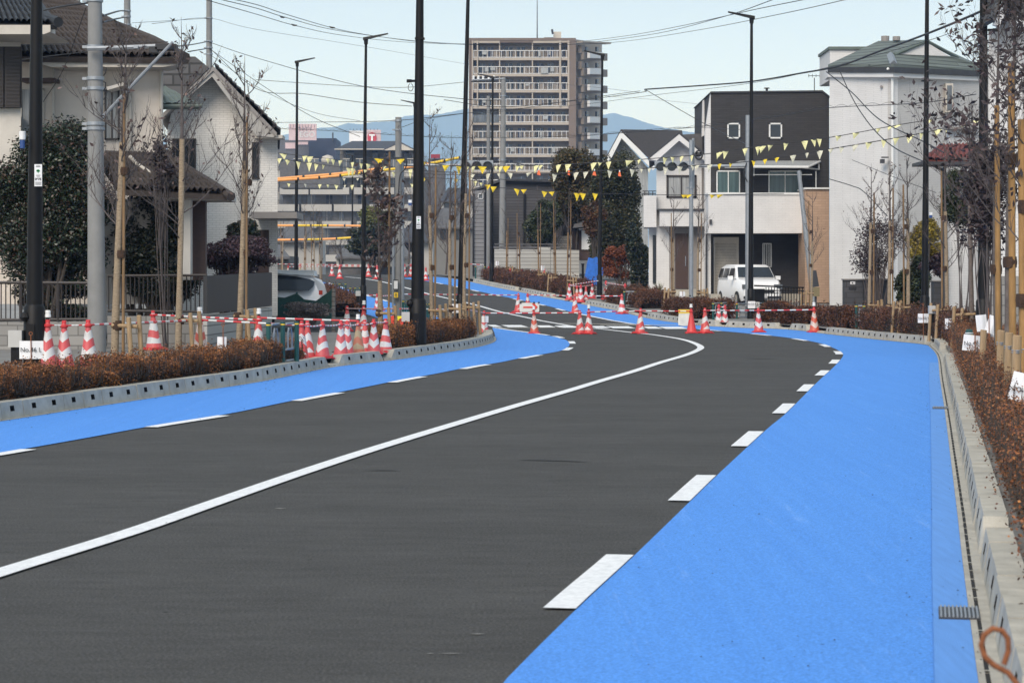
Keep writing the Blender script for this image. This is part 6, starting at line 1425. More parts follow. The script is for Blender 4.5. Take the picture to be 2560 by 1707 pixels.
# ================================================================== CARS
def wheel(o, c, r, ax=(1, 0, 0), w=.2):
    ax = Vector(ax); mb = MB(); mb.tube([Vector(c)-ax*w/2, Vector(c)+ax*w/2], r, 20); q = mb.build('wheel', 'tyre', o, smooth=True)
    q2 = MB(); q2.tube([Vector(c)-ax*(w/2+.01), Vector(c)+ax*(w/2+.01)], r*.62, 16); z = q2.build('rim', 'chrome', o); mw = z.location.copy(); z.parent = q; z.location = mw-q.location
def car_suv(px, d, yaw, label):
    b = G(px, d, .0); o = thing('parked_car', (0, 0, 0), label, 'car', 'parked white cars')
    # length along -Y (front), width X
    secs = [(-2.02, .42, .62, .60), (-1.98, .30, .90, .72), (-1.75, .24, 1.02, .80), (-1.15, .22, 1.10, .83), (-.95, .22, 1.12, .84), (0, .22, 1.12, .85), (1.6, .22, 1.12, .85), (1.9, .26, 1.1, .82), (1.98, .36, .95, .78)]
    mb = MB(); ring = []
    for y, z0, z1, w in secs:
        i = len(mb.v); P_ = [(-w*.93, z0), (-w, z0+.15), (-w, (z0+z1)/2), (-w*.96, z1-.07), (-w*.88, z1), (w*.88, z1), (w*.96, z1-.07), (w, (z0+z1)/2), (w, z0+.15), (w*.93, z0)]
        for x, z in P_: mb.v.append((x, y, z))
        ring.append(i)
    for a, c in zip(ring, ring[1:]):
        for j in range(10): k = (j+1) % 10; mb.f.append((a+j, a+k, c+k, c+j)); mb.m.append(0)
    mb.f.append(tuple(ring[0]+j for j in range(10))); mb.m.append(0); mb.f.append(tuple(ring[-1]+j for j in reversed(range(10)))); mb.m.append(0)
    # cabin
    cab = [(-1.02, 1.10, .80, 1.13, .78), (-.55, 1.10, .82, 1.58, .70), (-.3, 1.1, .82, 1.66, .69), (1.2, 1.1, .82, 1.68, .69), (1.75, 1.1, .82, 1.60, .68), (1.93, 1.1, .80, 1.14, .76)]
    rg = []
    for y, z0, w0, z1, w1 in cab:
        i = len(mb.v)
        for x, z in ((-w0, z0), (-w1, z1-.06), (-w1*.86, z1), (w1*.86, z1), (w1, z1-.06), (w0, z0)): mb.v.append((x, y, z))
        rg.append(i)
    for a, c in zip(rg, rg[1:]):
        for j in range(5): mb.f.append((a+j, a+j+1, c+j+1, c+j)); mb.m.append(0)
    mb.build('body', 'car_white', o, smooth=True)
    mb = MB(); mb.face([(-.72, -1.0, 1.16), (.72, -1.0, 1.16), (.64, -.585, 1.56), (-.64, -.585, 1.56)]); v = mb.v; mb.v = [(x, y-.02, z+.005) for x, y, z in v]; mb.build('windscreen', 'glass_dark', o)
    for sx in (-1, 1):
        for (y0, y1) in ((-.62, .1), (.16, 1.0), (1.06, 1.7)):
            mb = MB(); mb.face([(sx*.832, y0-(.15 if y0 < -.5 else 0), 1.15), (sx*.828, y1, 1.15), (sx*.725, y1-.02, 1.52), (sx*.725, y0+.1, 1.52)]); mb.build('side_window', 'glass_dark', o)
        for y in (-1.25, 1.25): wheel(o, (sx*.76, y, .31), .31)
        mb = MB(); mb.box((sx*.62, -1.93, .80), (.34, .14, .17)); mb.build('headlight', 'glass_grey', o)
        mb = MB(); mb.box((sx*.96, -.72, 1.14), (.2, .10, .15)); mb.build('mirror', 'car_white', o)
    mb = MB(); mb.box((0, -2.0, .62), (.9, .06, .12)); mb.build('grille', 'cable', o); mb = MB(); mb.box((0, -2.04, .44), (.34, .02, .16)); mb.build('number_plate', 'paper', o)
    mb = MB(); mb.box((0, -1.98, .38), (1.5, .1, .1)); mb.build('bumper', 'cable', o)
    o.location = b; o.rotation_euler = (0, 0, yaw); return o
c1 = car_suv(1873, 88, R(9), 'white boxy car parked in front of the roller shutter house'); c1.scale = (1, 1, 1)
c2 = thing('parked_car', G(720, 66, -.1), 'white estate car with dark side window beyond the green net', 'car', 'parked white cars'); dC = 66
out = [(640, 790), (640, 700), (660, 690), (700, 680), (740, 683), (780, 691), (804, 700), (812, 714), (818, 735), (818, 775), (800, 790)]
tb = lambda y: max(0, (730-y))/47*.5
mb = MB(); mb.prism([P(x, y, dC+tb(y)) for x, y in out], (-.15, 1.7, 0)); bd = mb.build('body', 'car_white', c2)
mb = MB(); mb.prism([P(x, y, dC-.03+tb(y)) for x, y in [(670, 690), (695, 687), (740, 691), (775, 698), (787, 704), (784, 716), (772, 727), (672, 727)]], (0, .02, 0)); mb.build('side_window', 'glass_dark', c2)
mb = MB(); mb.slab([(676, 682), (676, 677), (784, 677), (786, 690)], dC+.3, 1.1); mb.slab([(676, 675), (786, 675), (786, 678), (676, 678)], dC+.28, .05)
mb.build('roof_rack', 'alu_white', c2); mb = MB(); mb.pbox(797, 726, 806, 737, dC-.05, .05); mb.build('tail_light', 'sign_red', c2); wheel(c2, (X(765, dC), dC+.1, g(dC)+.3), .3, (0, 1, 0)); wheel(c2, (X(660, dC), dC+.1, g(dC)+.3), .3, (0, 1, 0))
# ================================================================== RAILINGS
def arch_rail(x0, x1, ytop, d, label, n=3, depth=0, hmul=1, z=SW):
    o = thing('guard_railing', G((x0+x1)/2, d, z), label, 'railing', 'dark green guard railings'); zb = g(d)+z; zt = Z(ytop, d); a, b = X(x0, d), X(x1, d)
    for k in range(n):
        x = a+(b-a)*k/(n-1); y = d+depth*k/(n-1); mb = MB(); mb.use('green_steel').tube([(x, y, zb), (x, y, zt)], .038, 10); mb.use('yellow_plastic').tube([(x, y, zt-.05), (x, y, zt-.03)], .040, 10); mb.build('post', None, o, smooth=True)
    for k in range(n-1):
        xa, xb = a+(b-a)*k/(n-1)+.05, a+(b-a)*(k+1)/(n-1)-.05; ya, yb = d+depth*k/(n-1), d+depth*(k+1)/(n-1); mb = MB()
        for z_ in (zt-.03, zb+.38*(zt-zb), zb+.12*(zt-zb)): mb.tube([(xa, ya, z_), (xb, yb, z_)], .02, 8)
        xm, w = (xa+xb)/2, (xb-xa)*.3; ym = (ya+yb)/2
        mb.tube([(xm-w, ya*.7+yb*.3, zb+.38*(zt-zb)), (xm-w, ya*.7+yb*.3, zt-.22), (xm-w*.6, ym, zt-.10), (xm+w*.6, ym, zt-.10), (xm+w, ya*.3+yb*.7, zt-.22), (xm+w, ya*.3+yb*.7, zb+.38*(zt-zb))], .016, 8); mb.build('rails', 'galvanised' if hmul else 'green_steel', o, smooth=True)
    return o
arch_rail(671, 728, 806, 34.9, 'green arched guard railing inside the left foreground hedge', depth=.9)
arch_rail(2141, 2160, 762, 60, 'small green arched railing left of the mail slot wall', n=2)
arch_rail(1561, 1589, 727, 84, 'green guard railing at the far right hedge end', n=2)
arch_rail(1783, 1838, 756, 71.5, 'green guard railing behind the pair of chevron cones', n=3, depth=2); arch_rail(1842, 1925, 757, 73, 'green guard railing in front of the white car', n=3, depth=2)
arch_rail(834, 864, 708, 92, 'dark railing furthest along the far left cycle lane', n=3, hmul=0); arch_rail(876, 900, 718, 86, 'dark railing next to the small pale box', n=3, hmul=0); arch_rail(1008, 1020, 750, 64, 'short dark railing left of the thick central pole', n=2, hmul=0); arch_rail(1052, 1075, 757, 62, 'short dark railing right of the thick central pole', n=3, hmul=0)
arch_rail(1189, 1212, 665, 116, 'far dark green railing below the grey house wing', n=2)
o = thing('fence', G(1950, 79), 'black barred yard fence in front of the white car', 'fence'); mb = MB(); mb.tube([P(1885, 714, 79), P(2010, 719, 79)], .03, 6); mb.tube([P(1885, 726, 79), P(2010, 727, 79)], .02, 6); mb.pbox(1885, 722, 1912, 760, 79.1, .05)
for x in np.arange(1915, 2010, 7): mb.tube([P(x, 718, 79), P(x, 790, 79)], .016, 5)
mb.build('bars', 'black_steel', o)
# arrow board and detour panel
o = thing('arrow_sign', G(1324, 80.5), 'white board with red arrow pointing right between the barrier cones', 'sign'); d = 80.5
mb = MB(); x0, x1, y0, y1 = 1299, 1348, 757, 780; mb.slab([(x0+2, y1), (x0, y1-3), (x0, y0+3), (x0+3, y0), (x1-3, y0), (x1, y0+3), (x1, y1-3), (x1-2, y1)], d, .03); mb.build('board', 'alu_white', o)
mb = MB(); mb.slab([(1308, 770), (1308, 766), (1332, 766), (1332, 770)], d-.01, .008); mb.slab([(1329, 758.5), (1336, 758.5), (1344.5, 768), (1336, 777.5), (1329, 777.5), (1337, 768)], d-.012, .008); mb.build('red_arrow', 'sign_red', o)
mb = MB(); mb.pbox(x0+4, 780, x1-4, 781.5, d-.02, .3)
for x in (1301, 1335, 1347): c = P(x, 756.5, d); mb.box(c, (.07, .06, .05))
mb.build('feet', 'cable', o)
o = thing('chevron_panel', G(1006, 50), 'yellow panel with red arrow behind the timber posts', 'sign'); d = 50; mb = MB(); mb.slab([(989, 826), (988, 790), (1024, 790), (1024, 826)], d, .03); mb.build('board', 'sign_yellow', o)
mb = MB(); mb.slab([(991, 808), (1002, 795), (1024, 791), (1024, 825), (1002, 820)], d-.012, .01); mb.build('red_arrow', 'sign_red', o); mb = MB(); mb.slab([(973, 790), (987, 789), (988, 828), (971, 828)], d+.2, .03); mb.build('red_leaf', 'sign_red', o)
# big bag
o = thing('sand_bag', G(1710, 70), 'cream bulk bag with yellow top standing on the kerb', 'bag'); b = P(1710, 796, 69.5); mb = MB(); w = 14.5*69.5/F; H_ = (814-781)*69.5/F
prof_ = [(w*.92, 0), (w*1.05, .06), (w*1.0, H_*.5), (w*1.03, H_*.8), (w*.96, H_)]; 
mb.use('bag_cream'); mb.lathe([(r*1.15, z) for r, z in prof_], (b.x, b.y, U(1710, 813)[2]), 4) if 0 else None
zb = Z(814, 69.5); mb.slab([(1696, 813), (1695, 800), (1697, 783), (1724, 783), (1725, 798), (1723, 814), (1710, 815)], 69.5, .4, 1700); mb.use('yellow_plastic').slab([(1696, 783), (1696, 774), (1724, 774), (1724, 783)], 69.49, .42, 1700); mb.build('bag', None, o)
# ================================================================== PAPER MARKERS
def marker(x0, y0, x1, y1, d, txt, label, rod=None, tilt=0, loop=1, sz=.42, fold=.02, rx=None, yrod=None, ox=0):
    cx = (x0+x1)/2; b = G(cx, d, SW); o = thing('marker_paper', b, label, 'paper sign', 'numbered papers on rusty pins')
    a, c, zt, zb = X(x0, d), X(x1, d), Z(y0, d), Z(y1, d); m = (a+c)/2; mb = MB(); w = c-a; hh = zt-zb; ct, st_ = math.cos(tilt), math.sin(tilt)
    def q(u, v, y=0): u -= m; v -= (zt+zb)/2; return (m+u*ct-v*st_, d+y, (zt+zb)/2+u*st_+v*ct)
    n = 6; V = [[q(a+w*i/n, zb+hh*j/2, fold*math.cos(math.pi*2*i/n)) for i in range(n+1)] for j in range(3)]
    for j in range(2):
        for i in range(n):
            f4 = [V[j][i], V[j][i+1], V[j+1][i+1], V[j+1][i]]; mb.face(f4); mb.face([(p[0], p[1]+.002, p[2]) for p in f4[::-1]])
    mb.build('paper', 'paper', o)
    if txt: p = q(m+ox*w, (zt+zb)/2, -fold-.006); text('lettering', txt, p, hh*sz, 'ink', o, rot=(R(90), -tilt if 0 else 0, 0)) if not tilt else text('lettering', txt, p, hh*sz, 'ink', o, rot=Matrix(((ct, 0, st_), (0, 1, 0), (-st_, 0, ct))).transposed().to_euler() if 0 else (R(90), -0, 0))
    rx_ = X(rx if rx else cx, d); zt2 = Z(rod, d) if rod else zt+.06; mb = MB(); mb.tube([(rx_+.01, d-.015-fold, b.z-.05), (rx_, d-.012-fold, zt2)], .007, 6)
    if loop: mb.tube([(rx_+.022*math.sin(t), d-.012-fold, zt2+.022-.022*math.cos(t)) for t in np.linspace(0, 6.28, 12)], .006, 5)
    mb.build('rusty_pin', 'rust', o); return o
marker(48, 852, 108, 897, 29.5, 'No.46 L', 'white paper reading No.46 L on a rusty pin at the left', rod=838, sz=.36, fold=.012)
marker(543, 842, 566, 878, 33, '', 'blank pale paper on a looped pin in the left hedge', rod=815, rx=558, fold=.01)
marker(2186, 771, 2205, 791, 60, 'No.51 R', 'small white paper reading No.51 R before the mail slot wall', rod=765, sz=.36)
marker(2295, 784, 2323, 807, 52, 'No.50 R', 'white paper reading No.50 R below the lamp', rod=763, sz=.36, rx=2307)
marker(2363, 796, 2397, 822, 46, 'No.49 R', 'white paper reading No.49 R above the right hedge', rod=775, sz=.36, rx=2382)
marker(2441, 787, 2468, 828, 34, '', 'blank white paper leaning left beside its twin', rod=770, rx=2470, tilt=R(6), loop=0)
marker(2467, 790, 2496, 835, 33.6, '', 'blank white paper leaning right beside its twin', rod=None, rx=2471, tilt=R(-20), loop=0)
marker(2408, 838, 2458, 878, 28.5, 'No.47 R', 'white paper reading No.47 R above the near right hedge', rod=832, sz=.36, rx=2436, tilt=R(-7))
marker(2527, 934, 2593, 1006, 17.5, 'No.46 R', 'white paper cut by the right edge showing No.', rod=930, sz=.36, rx=2566, tilt=R(-14), loop=0, ox=.04)
marker(1699, 729, 1713, 744, 79, '', 'tiny white paper before the brown door', rod=726, loop=0); marker(1239, 653, 1247, 664, 112, '', 'tiny white paper right of the far dark lamp', rod=650, loop=0)
marker(1352, 664, 1361, 676, 104, '', 'tiny white paper above the lone cone at the block wall', rod=662, loop=0); marker(1204, 790, 1221, 806, 56, '', 'crumpled white paper at the tip of the island hedge', rod=785, loop=0, rx=1212)
marker(1129, 760, 1153, 782, 56.5, '', 'white paper pinned between the last two island trees', rod=740, rx=1138)
# big rusty looped pin close to the camera
o = thing('rusty_pin', G(2530, 4.7, .1), 'blurred rusty steel pin with round loop at the lower right corner', 'pin'); d = 4.7; mb = MB()
pts = [P(2560, 1730, d), P(2532, 1690, d), P(2508, 1650, d)]+[P(2490+36*math.cos(t), 1617+36*math.sin(t), d) for t in np.linspace(R(140), R(400), 16)]
pts2 = [P(2600, 2400, 4.8), P(2575, 1800, d), P(2548, 1715, d), P(2520, 1680, d), P(2485, 1662, d), P(2462, 1640, d), P(2453, 1612, d), P(2460, 1586, d), P(2482, 1570, d), P(2505, 1575, d), P(2520, 1596, d), P(2521, 1625, d), P(2510, 1660, d)]
mb.tube(pts2, .0062, 10); mb.build('loop', 'rust', o, smooth=True)
# ================================================================== CONES
S_ = SW
cone('a1', 118, 917, 800, 'cone_v', 'leftmost cone, with white lamp, touching the thick black pole', 1, z=S_, d=34)
cone('a2', 161, 917, 802, 'cone_v', 'second cone from the left in the row before the concrete pole', z=S_, d=34.2)
cone('a3', 223, 917, 800, 'cone_v', 'third cone from the left, directly left of the concrete pole', z=S_, d=34.4)
cone('a4', 385, 875, 777, 'cone_flat', 'lone chevron cone between the first two wrapped trees', z=S_, rz=.8)
cone('a5', 502, 892, 789, 'cone_worn', 'worn red cone with white lamp right of the second wrapped tree', 1, z=S_, d=38.5)
cone('a6', 645, 880, 790, 'cone_peak', 'cone with lamp left of the green arched railing', 1, z=S_, d=40.5)
cone('a7', 752, 898, 803, 'cone_peak', 'left cone of the pair half hidden by the hedge end', 0, z=S_, d=37.6)
cone('a8', 769, 892, 802, 'cone_peak', 'right cone of the pair half hidden by the hedge end', 0, z=S_, d=38.6, rz=.5)
cone('a9', 806, 905, 803, 'cone_v', 'bright cone at the hedge end in front of the kerb gap', z=S_, d=38.6, rz=-.5)
cone('b1', 852, 905, 801, 'cone_v', 'greyish chevron cone second in the kerb gap cluster', z=S_, d=39.6)
cone('b2', 868, 900, 802, 'cone_v', 'cone directly behind the greyish chevron cone', z=S_, d=40.3, rz=.3)
cone('b3', 896, 899, 805, 'cone_faded', 'faded orange and ochre cone with white lamp', 1, z=S_, d=40.7)
cone('b4', 913, 894, 800, 'cone_flat', 'cone hidden behind the faded ochre cone', z=S_, d=41.4)
cone('b5', 935, 897, 798, 'cone_v', 'bright chevron cone right of the faded ochre cone', z=S_, d=41.2)
cone('b6', 964, 892, 797, 'cone_flat', 'rightmost cone of the kerb gap cluster', z=S_, d=42.0, rz=.9)
cone('c1', 867, 828, 765, 'cone_flat', 'cone behind the cluster at the left end of the upper rope', z=S_-.1)
cone('c2', 908, 834, 765, 'cone_peak', 'cone with lamp in the middle of the upper rope', 1, z=S_-.1)
cone('c3', 1055, 838, 765, 'cone_flat', 'tall cone right behind the thick central pole', z=S_, rz=1)
cone('d1', 943, 775, 737, 'cone_v', 'left cone of the small pair on the far left cycle lane'); cone('d2', 952, 777, 739, 'cone_v', 'right cone of the small pair on the far left cycle lane')
cone('e1', 849, 697, 662, 'cone_peak', 'distant cone at the end of the white centre line'); cone('e2', 830, 692, 660, 'cone_v', 'distant cone just left of the one on the centre line', z=0, d=128)
cone('e3', 921, 691, 660, 'cone_peak', 'distant cone just right of the thin left lamp', d=126); cone('e4', 943, 698, 663, 'cone_flat', 'distant cone with wide base left of the utility pole', rz=.8)
cone('e5', 1011, 692, 660, 'cone_v', 'distant cone left of the pair touching the thick pole', d=126); cone('e6', 1027, 692, 660, 'cone_v', 'distant cone right behind the thick central pole', d=126.5)
cone('e7', 1065, 702, 668, 'cone_peak', 'distant orange tinged cone right of the thick central pole'); cone('e8', 720, 692, 664, 'cone_worn', 'worn distant cone above the white estate car roof', d=126); cone('e9', 750, 690, 661, 'cone_faded', 'faded distant cone right of the lamp over the white car', d=126)
cone('f1', 1361, 708, 672, 'cone_peak', 'lone cone in front of the block wall', z=S_); cone('f2', 1275, 708, 672, 'cone_v', 'cone hidden behind the hedge by the block wall', d=110, z=S_); cone('f3', 1222, 700, 666, 'cone_v', 'cone beside the far lamp before the grey house', d=116, z=S_)
cone('g1', 1423, 750, 709, 'cone_v', 'leftmost cone of the cluster below the blue tarpaulin', z=.05); cone('g2', 1443, 755, 714, 'cone_worn', 'worn orange cone in the cluster below the blue tarpaulin', z=.05)
cone('g3', 1452, 756, 712, 'cone_v', 'third cone of the cluster below the blue tarpaulin', z=.05); cone('g4', 1465, 755, 716, 'cone_peak', 'peaked stripe cone right in the tarpaulin cluster', z=.05)
cone('g5', 1480, 752, 718, 'cone_v', 'rear cone of the tarpaulin cluster left of the lamp', d=93, z=S_); cone('g6', 1515, 745, 702, 'cone_v', 'cone right beside the lamp by the tarpaulin', d=92, z=S_); cone('g7', 1562, 752, 700, 'cone_v', 'cone at the green guard railing near the hedge end', d=88, z=S_)
cone('h1', 1295, 781, 733, 'cone_peak', 'cone at the left side of the arrow board', rz=.7); cone('h2', 1320, 778, 733, 'cone_v', 'cone behind the arrow board'); cone('h3', 1438, 783, 735, 'cone_peak', 'cone right of the arrow board on the second barrier row', rz=.7); cone('h4', 1555, 785, 735, 'cone_flat', 'cone standing on the far blue lane beside the kerb', rz=.8)
cone('i1', 1211, 834, 777, 'cone_v', 'cone half hidden at the tip of the island hedge'); cone('i2', 1336, 834, 777, 'cone_worn', 'worn orange cone alone on the junction', 1); cone('i3', 1450, 835, 776, 'cone_peak', 'left cone of the touching pair on the junction', rz=.5); cone('i4', 1472, 835, 774, 'cone_peak', 'right cone of the touching pair on the junction', 1, rz=-.4)
cone('i5', 1600, 834, 771, 'cone_peak', 'cone on the centre line left of the cream bag', rz=.7); cone('i6', 1729, 833, 772, 'cone_red', 'plain red cone with lamp right of the cream bag', 1); cone('i7', 1763, 833, 770, 'cone_peak', 'striped cone next to the plain red cone', rz=.6)
cone('i8', 1897, 831, 770, 'cone_v', 'chevron cone on the near row before the white car'); cone('i9', 2036, 831, 768, 'cone_worn', 'rusty worn cone with lamp at the right end of the row', 1)
cone('j1', 1797, 815, 761, 'cone_v', 'left cone of the chevron pair behind the kerb', z=0); cone('j2', 1812, 815, 763, 'cone_v', 'right cone of the chevron pair behind the kerb', z=0); cone('j3', 1830, 812, 768, 'cone_v', 'pale cone half hidden right of the chevron pair', d=74); cone('j4', 1841, 812, 766, 'cone_worn', 'worn cone hidden behind the green railing by the car', d=75)
cone('k1', 2502, 820, 772, 'cone_v', 'cone behind the blank papers on the right', d=62, z=S_)
bar('a1', 'a2', 'twisted rope between the first two cones on the left', 'rope'); bar('a2', 'a3', 'twisted rope ending left of the concrete pole', 'rope'); bar('a3', 'a5', 'long striped bar passing in front of the concrete pole')
bar('a5', 'a7', 'striped bar from the worn lamp cone to the railing'); bar('a4', 'a6', 'striped bar behind the second and third wrapped trees'); bar('a6', 'b3', 'long upper striped bar over the green railing', za=.04, zb=.06)
bar('a7', 'a9', 'twisted rope over the half hidden pair', 'rope', .02); bar('a9', 'b1', 'twisted rope left in the kerb gap cluster', 'rope', .02); bar('b1', 'b3', 'twisted rope in the middle of the kerb gap cluster', 'rope', .02); bar('b3', 'b5', 'twisted rope right of the faded cone', 'rope', .02); bar('b5', 'b6', 'short twisted rope at the right end of the cluster', 'rope')
bar('c1', 'c2', 'upper twisted rope behind the cluster', 'rope'); bar('c2', (X(990, 52), 52, Z(772, 52)), 'upper striped bar left of the utility pole'); bar((X(1000, 52), 52, Z(772, 52)), 'c3', 'striped bar running behind the thick central pole')
bar('c3', (X(1170, 57), 57, Z(775, 57)), 'striped bar behind the island trees'); bar((X(1170, 57), 57, Z(774, 57)), 'i1', 'striped bar ending at the tip of the island hedge')
bar('i1', 'i2', 'near row striped bar left of the orange cone'); bar('i2', 'i3', 'near row striped bar right of the orange cone'); bar('i4', 'i5', 'near row striped bar from the touching pair to the next cone'); bar('i5', 'i6', 'near row striped bar above the cream bag'); bar('i7', 'i8', 'near row striped bar in front of the railing'); bar('i8', 'i9', 'near row striped bar at the right end')
bar('h1', (X(1010, 80), 80, Z(735.5, 80)), 'second row striped bar across the left lane'); bar('h2', 'h3', 'second row striped bar above the arrow board'); bar('h3', 'h4', 'second row striped bar below the tarpaulin cluster'); bar((X(838, 84), 84, Z(733, 84)), 'd1', 'striped bar before the dark far railings'); bar('d2', (X(1010, 80), 80, Z(737, 80)), 'striped bar right of the small far pair')
bar('e8', 'e1', 'distant striped bar above the white car'); bar('e1', 'e4', 'distant striped bar right of the centre line cone'); bar('e5', 'e6', 'distant striped bar at the thick pole'); bar((X(690, 126), 126, Z(660, 126)), 'e3', 'highest distant striped bar over the far cones')
bar('g1', 'g3', 'short striped bar on the tarpaulin cluster'); bar('g3', 'g5', 'short striped bar right of the tarpaulin cluster'); bar('g1', (X(1495, 90), 90, Z(702, 90)), 'striped bar rising to the lamp by the tarpaulin'); bar('g6', 'g7', 'striped bar from the lamp to the railing cone'); bar('f2', 'f1', 'striped bar along the block wall'); bar('j1', 'j2', 'short striped bar on the chevron pair'); bar((X(2345, 62), 62, Z(777, 62)), 'k1', 'striped bar before the name plate wall'); bar((X(1172, 116), 116, Z(660, 116)), (X(1209, 116), 116, Z(662, 116)), 'far striped bar at the dark railing')
# ================================================================== OVERHEAD CABLES
C = cable
C([(540, -10, 60), (640, 12, 70), (720, 38, 78), (850, 75, 95), (960, 94, 110), (1060, 106, 120), (1190, 113, 130), (1400, 113, 130), (1620, 88, 110), (1800, 45, 80), (1960, -10, 60)], 'topmost long cable sagging across the sky in front of the tower', r=.018)
C([(520, -8, 60), (640, 21, 70), (720, 46, 78), (850, 78, 95), (1040, 103, 120), (1190, 111, 130), (1400, 108, 130), (1560, 91, 115), (1700, 66, 95), (1880, 26, 70), (2060, -10, 60)], 'second long cable just below the topmost one', r=.018)
C([(500, -4, 60), (640, 36, 70), (740, 65, 78), (850, 88, 95), (1000, 105, 120), (1180, 112, 130), (1420, 112, 130), (1560, 104, 115), (1750, 75, 95), (1960, 34, 70), (2140, -6, 60)], 'third long sagging cable across the sky', r=.016)
for i, (x, y) in enumerate(((706, 43, ), (735, 63), (830, 69))): o = thing('cable_spacer', P(x, y, 76), 'dark cable spacer number'.replace(' number', ('', '', ''))[0] if 0 else ('dark clip highest on the sky cables', 'dark clip on the third sky cable', 'dark clip above the left street lamp')[i], 'cable clip', 'clips on the sky cables'); mb = MB(); mb.slab([(x-8, y-3), (x+8, y), (x+3, y+3), (x-4, y+2)], 76, .06); mb.build('clip', 'cable', o)
C([(380, 60, 60), (523, 46, 95), (640, 74, 100), (900, 115, 120), (1160, 160, 150)], 'thin pale cable from the brick house pole to the tower', r=.012, mt='cable_grey')
C([(523, 106, 95), (640, 145, 90), (900, 215, 85), (1160, 248, 80), (1250, 251, 78)], 'cable falling from the brick house pole behind the central pole', r=.018)
C([(640, 200, 90), (850, 214, 90), (1010, 219, 90), (1160, 206, 95)], 'double cable above the left street lamp', r=.016); C([(523, 120, 95), (640, 222, 90), (760, 235, 90), (900, 256, 88), (1030, 266, 86)], 'cable ending in a dark clamp left of the central pole', r=.018)
C([(523, 122, 95), (650, 210, 90), (780, 292, 88), (900, 342, 86)], 'steep cable from the brick house pole down left', r=.016); C([(523, 136, 95), (650, 222, 92), (780, 280, 92), (900, 303, 90)], 'second steep cable from the brick house pole', r=.012)
C([(560, 308, 90), (760, 306, 90), (985, 302, 73), (1160, 284, 80), (1262, 278, 112), (1440, 250, 100), (1600, 228, 90)], 'cable crossing the hills behind the lamps', r=.016)
C([(690, 322, 100), (820, 327, 100), (930, 334, 95), (1060, 342, 92), (1200, 345, 95), (1400, 342, 95), (1700, 322, 85), (1950, 290, 72), (2074, 270, 66), (2300, 258, 58), (2440, 236, 52)], 'twisted cable running the whole width through the middle', r=.016, twist=.07)
C([(1110, 250, 90), (1250, 268, 100), (1440, 252, 95), (1600, 232, 88), (1612, 226, 86)], 'cable on the tower face rising to the right', r=.02); C([(1000, 320, 72), (1080, 296, 76), (1250, 275, 85), (1450, 262, 95), (1620, 240, 90), (1880, 208, 80), (2074, 168, 70), (2300, 108, 55), (2405, 72, 48)], 'thin cable rising to the upper right corner', r=.012)
C([(1612, 224, 86), (1760, 214, 82), (1880, 204, 78), (2000, 184, 70), (2100, 165, 66), (2200, 128, 60), (2310, 88, 54), (2450, 30, 46), (2520, -10, 42)], 'thick bundled cable rising steeply to the right', r=.04)
C([(1616, 226, 86), (1700, 275, 84), (1775, 317, 82), (1868, 362, 74)], 'slanting cable down to the steel pole before the black house', r=.018); C([(1262, 202, 115), (1450, 215, 118), (1600, 232, 120)], 'faint cable right of the tower', r=.012, mt='cable_grey'); C([(1505, 240, 130), (1640, 250, 125), (1760, 262, 120)], 'faint pair of cables over the gabled roofs', r=.012, mt='cable_grey')
C([(2066, 180, 66), (2130, 232, 64), (2200, 300, 60), (2310, 355, 56), (2360, 382, 54)], 'drop cable crossing the pale house wall', r=.022); C([(2098, 175, 66), (2124, 232, 65), (2150, 278, 64), (2190, 330, 62), (2240, 372, 60), (2310, 405, 57)], 'second drop cable swinging across the pale house', r=.022)
C([(2074, 448, 70), (2130, 465, 68), (2160, 480, 66), (2218, 540, 64)], 'thick low cable on the pale house wall', r=.02); C([(2130, 400, 70), (2240, 445, 66), (2340, 482, 62)], 'thin low cable before the pale house', r=.012); C([(1730, 405, 75), (1800, 470, 76), (1868, 398, 73)], 'looping wire at the signal pole', r=.012) if 0 else None
C([(940, 398, 72), (1010, 396, 70), (1014, 420, 70), (1000, 440, 70), (995, 500, 70), (988, 520, 70)], 'black cable hanging down the steel utility pole', r=.03)
C([(1870, 400, 74), (1860, 430, 73.8), (1868, 455, 73.7)], 'short drooping wire beside the steel signal pole', r=.03); C([(110, 26, 45), (160, 16, 43), (237, 6, 42)], 'thick cable at the upper left to the concrete pole', r=.03); C([(108, 255, 44), (160, 170, 43), (215, 20, 42)], 'slack cable hanging left of the concrete pole', r=.012)
C([(258, 40, 42), (300, 28, 60), (318, 28, 90)], 'dark cable between the left poles, upper', r=.03); C([(258, 56, 42), (300, 46, 60), (318, 44, 90)], 'dark cable between the left poles, lower', r=.03)
C([(330, 58, 90), (430, 52, 92), (523, 46, 95)], 'thin cable from the ridge pole to the brick house pole', r=.014); C([(430, 118, 60), (480, 112, 80), (523, 104, 95)], 'lumpy cable arriving at the brick house pole', r=.03); C([(470, 130, 70), (523, 121, 95)], 'second lumpy cable at the brick house pole', r=.03); C([(56, 150, 44), (130, 140, 43), (237, 128, 42)], 'low cable over the stucco balcony', r=.015); C([(105, 109, 43), (237, 111, 42), (420, 105, 41.5)], 'cable along the snow guards', r=.012)
C([(1420, 345, 100), (1680, 320, 90), (1868, 325, 74)], 'service cable arriving at the steel signal pole', r=.012); C([(1120, 398, 80), (1300, 410, 85), (1450, 440, 90)], 'slack cable at the foot of the tower', r=.018); C([(1180, 440, 95), (1300, 452, 98), (1400, 444, 100), (1450, 420, 102)], 'sagging cable in front of the clapboard house', r=.02)
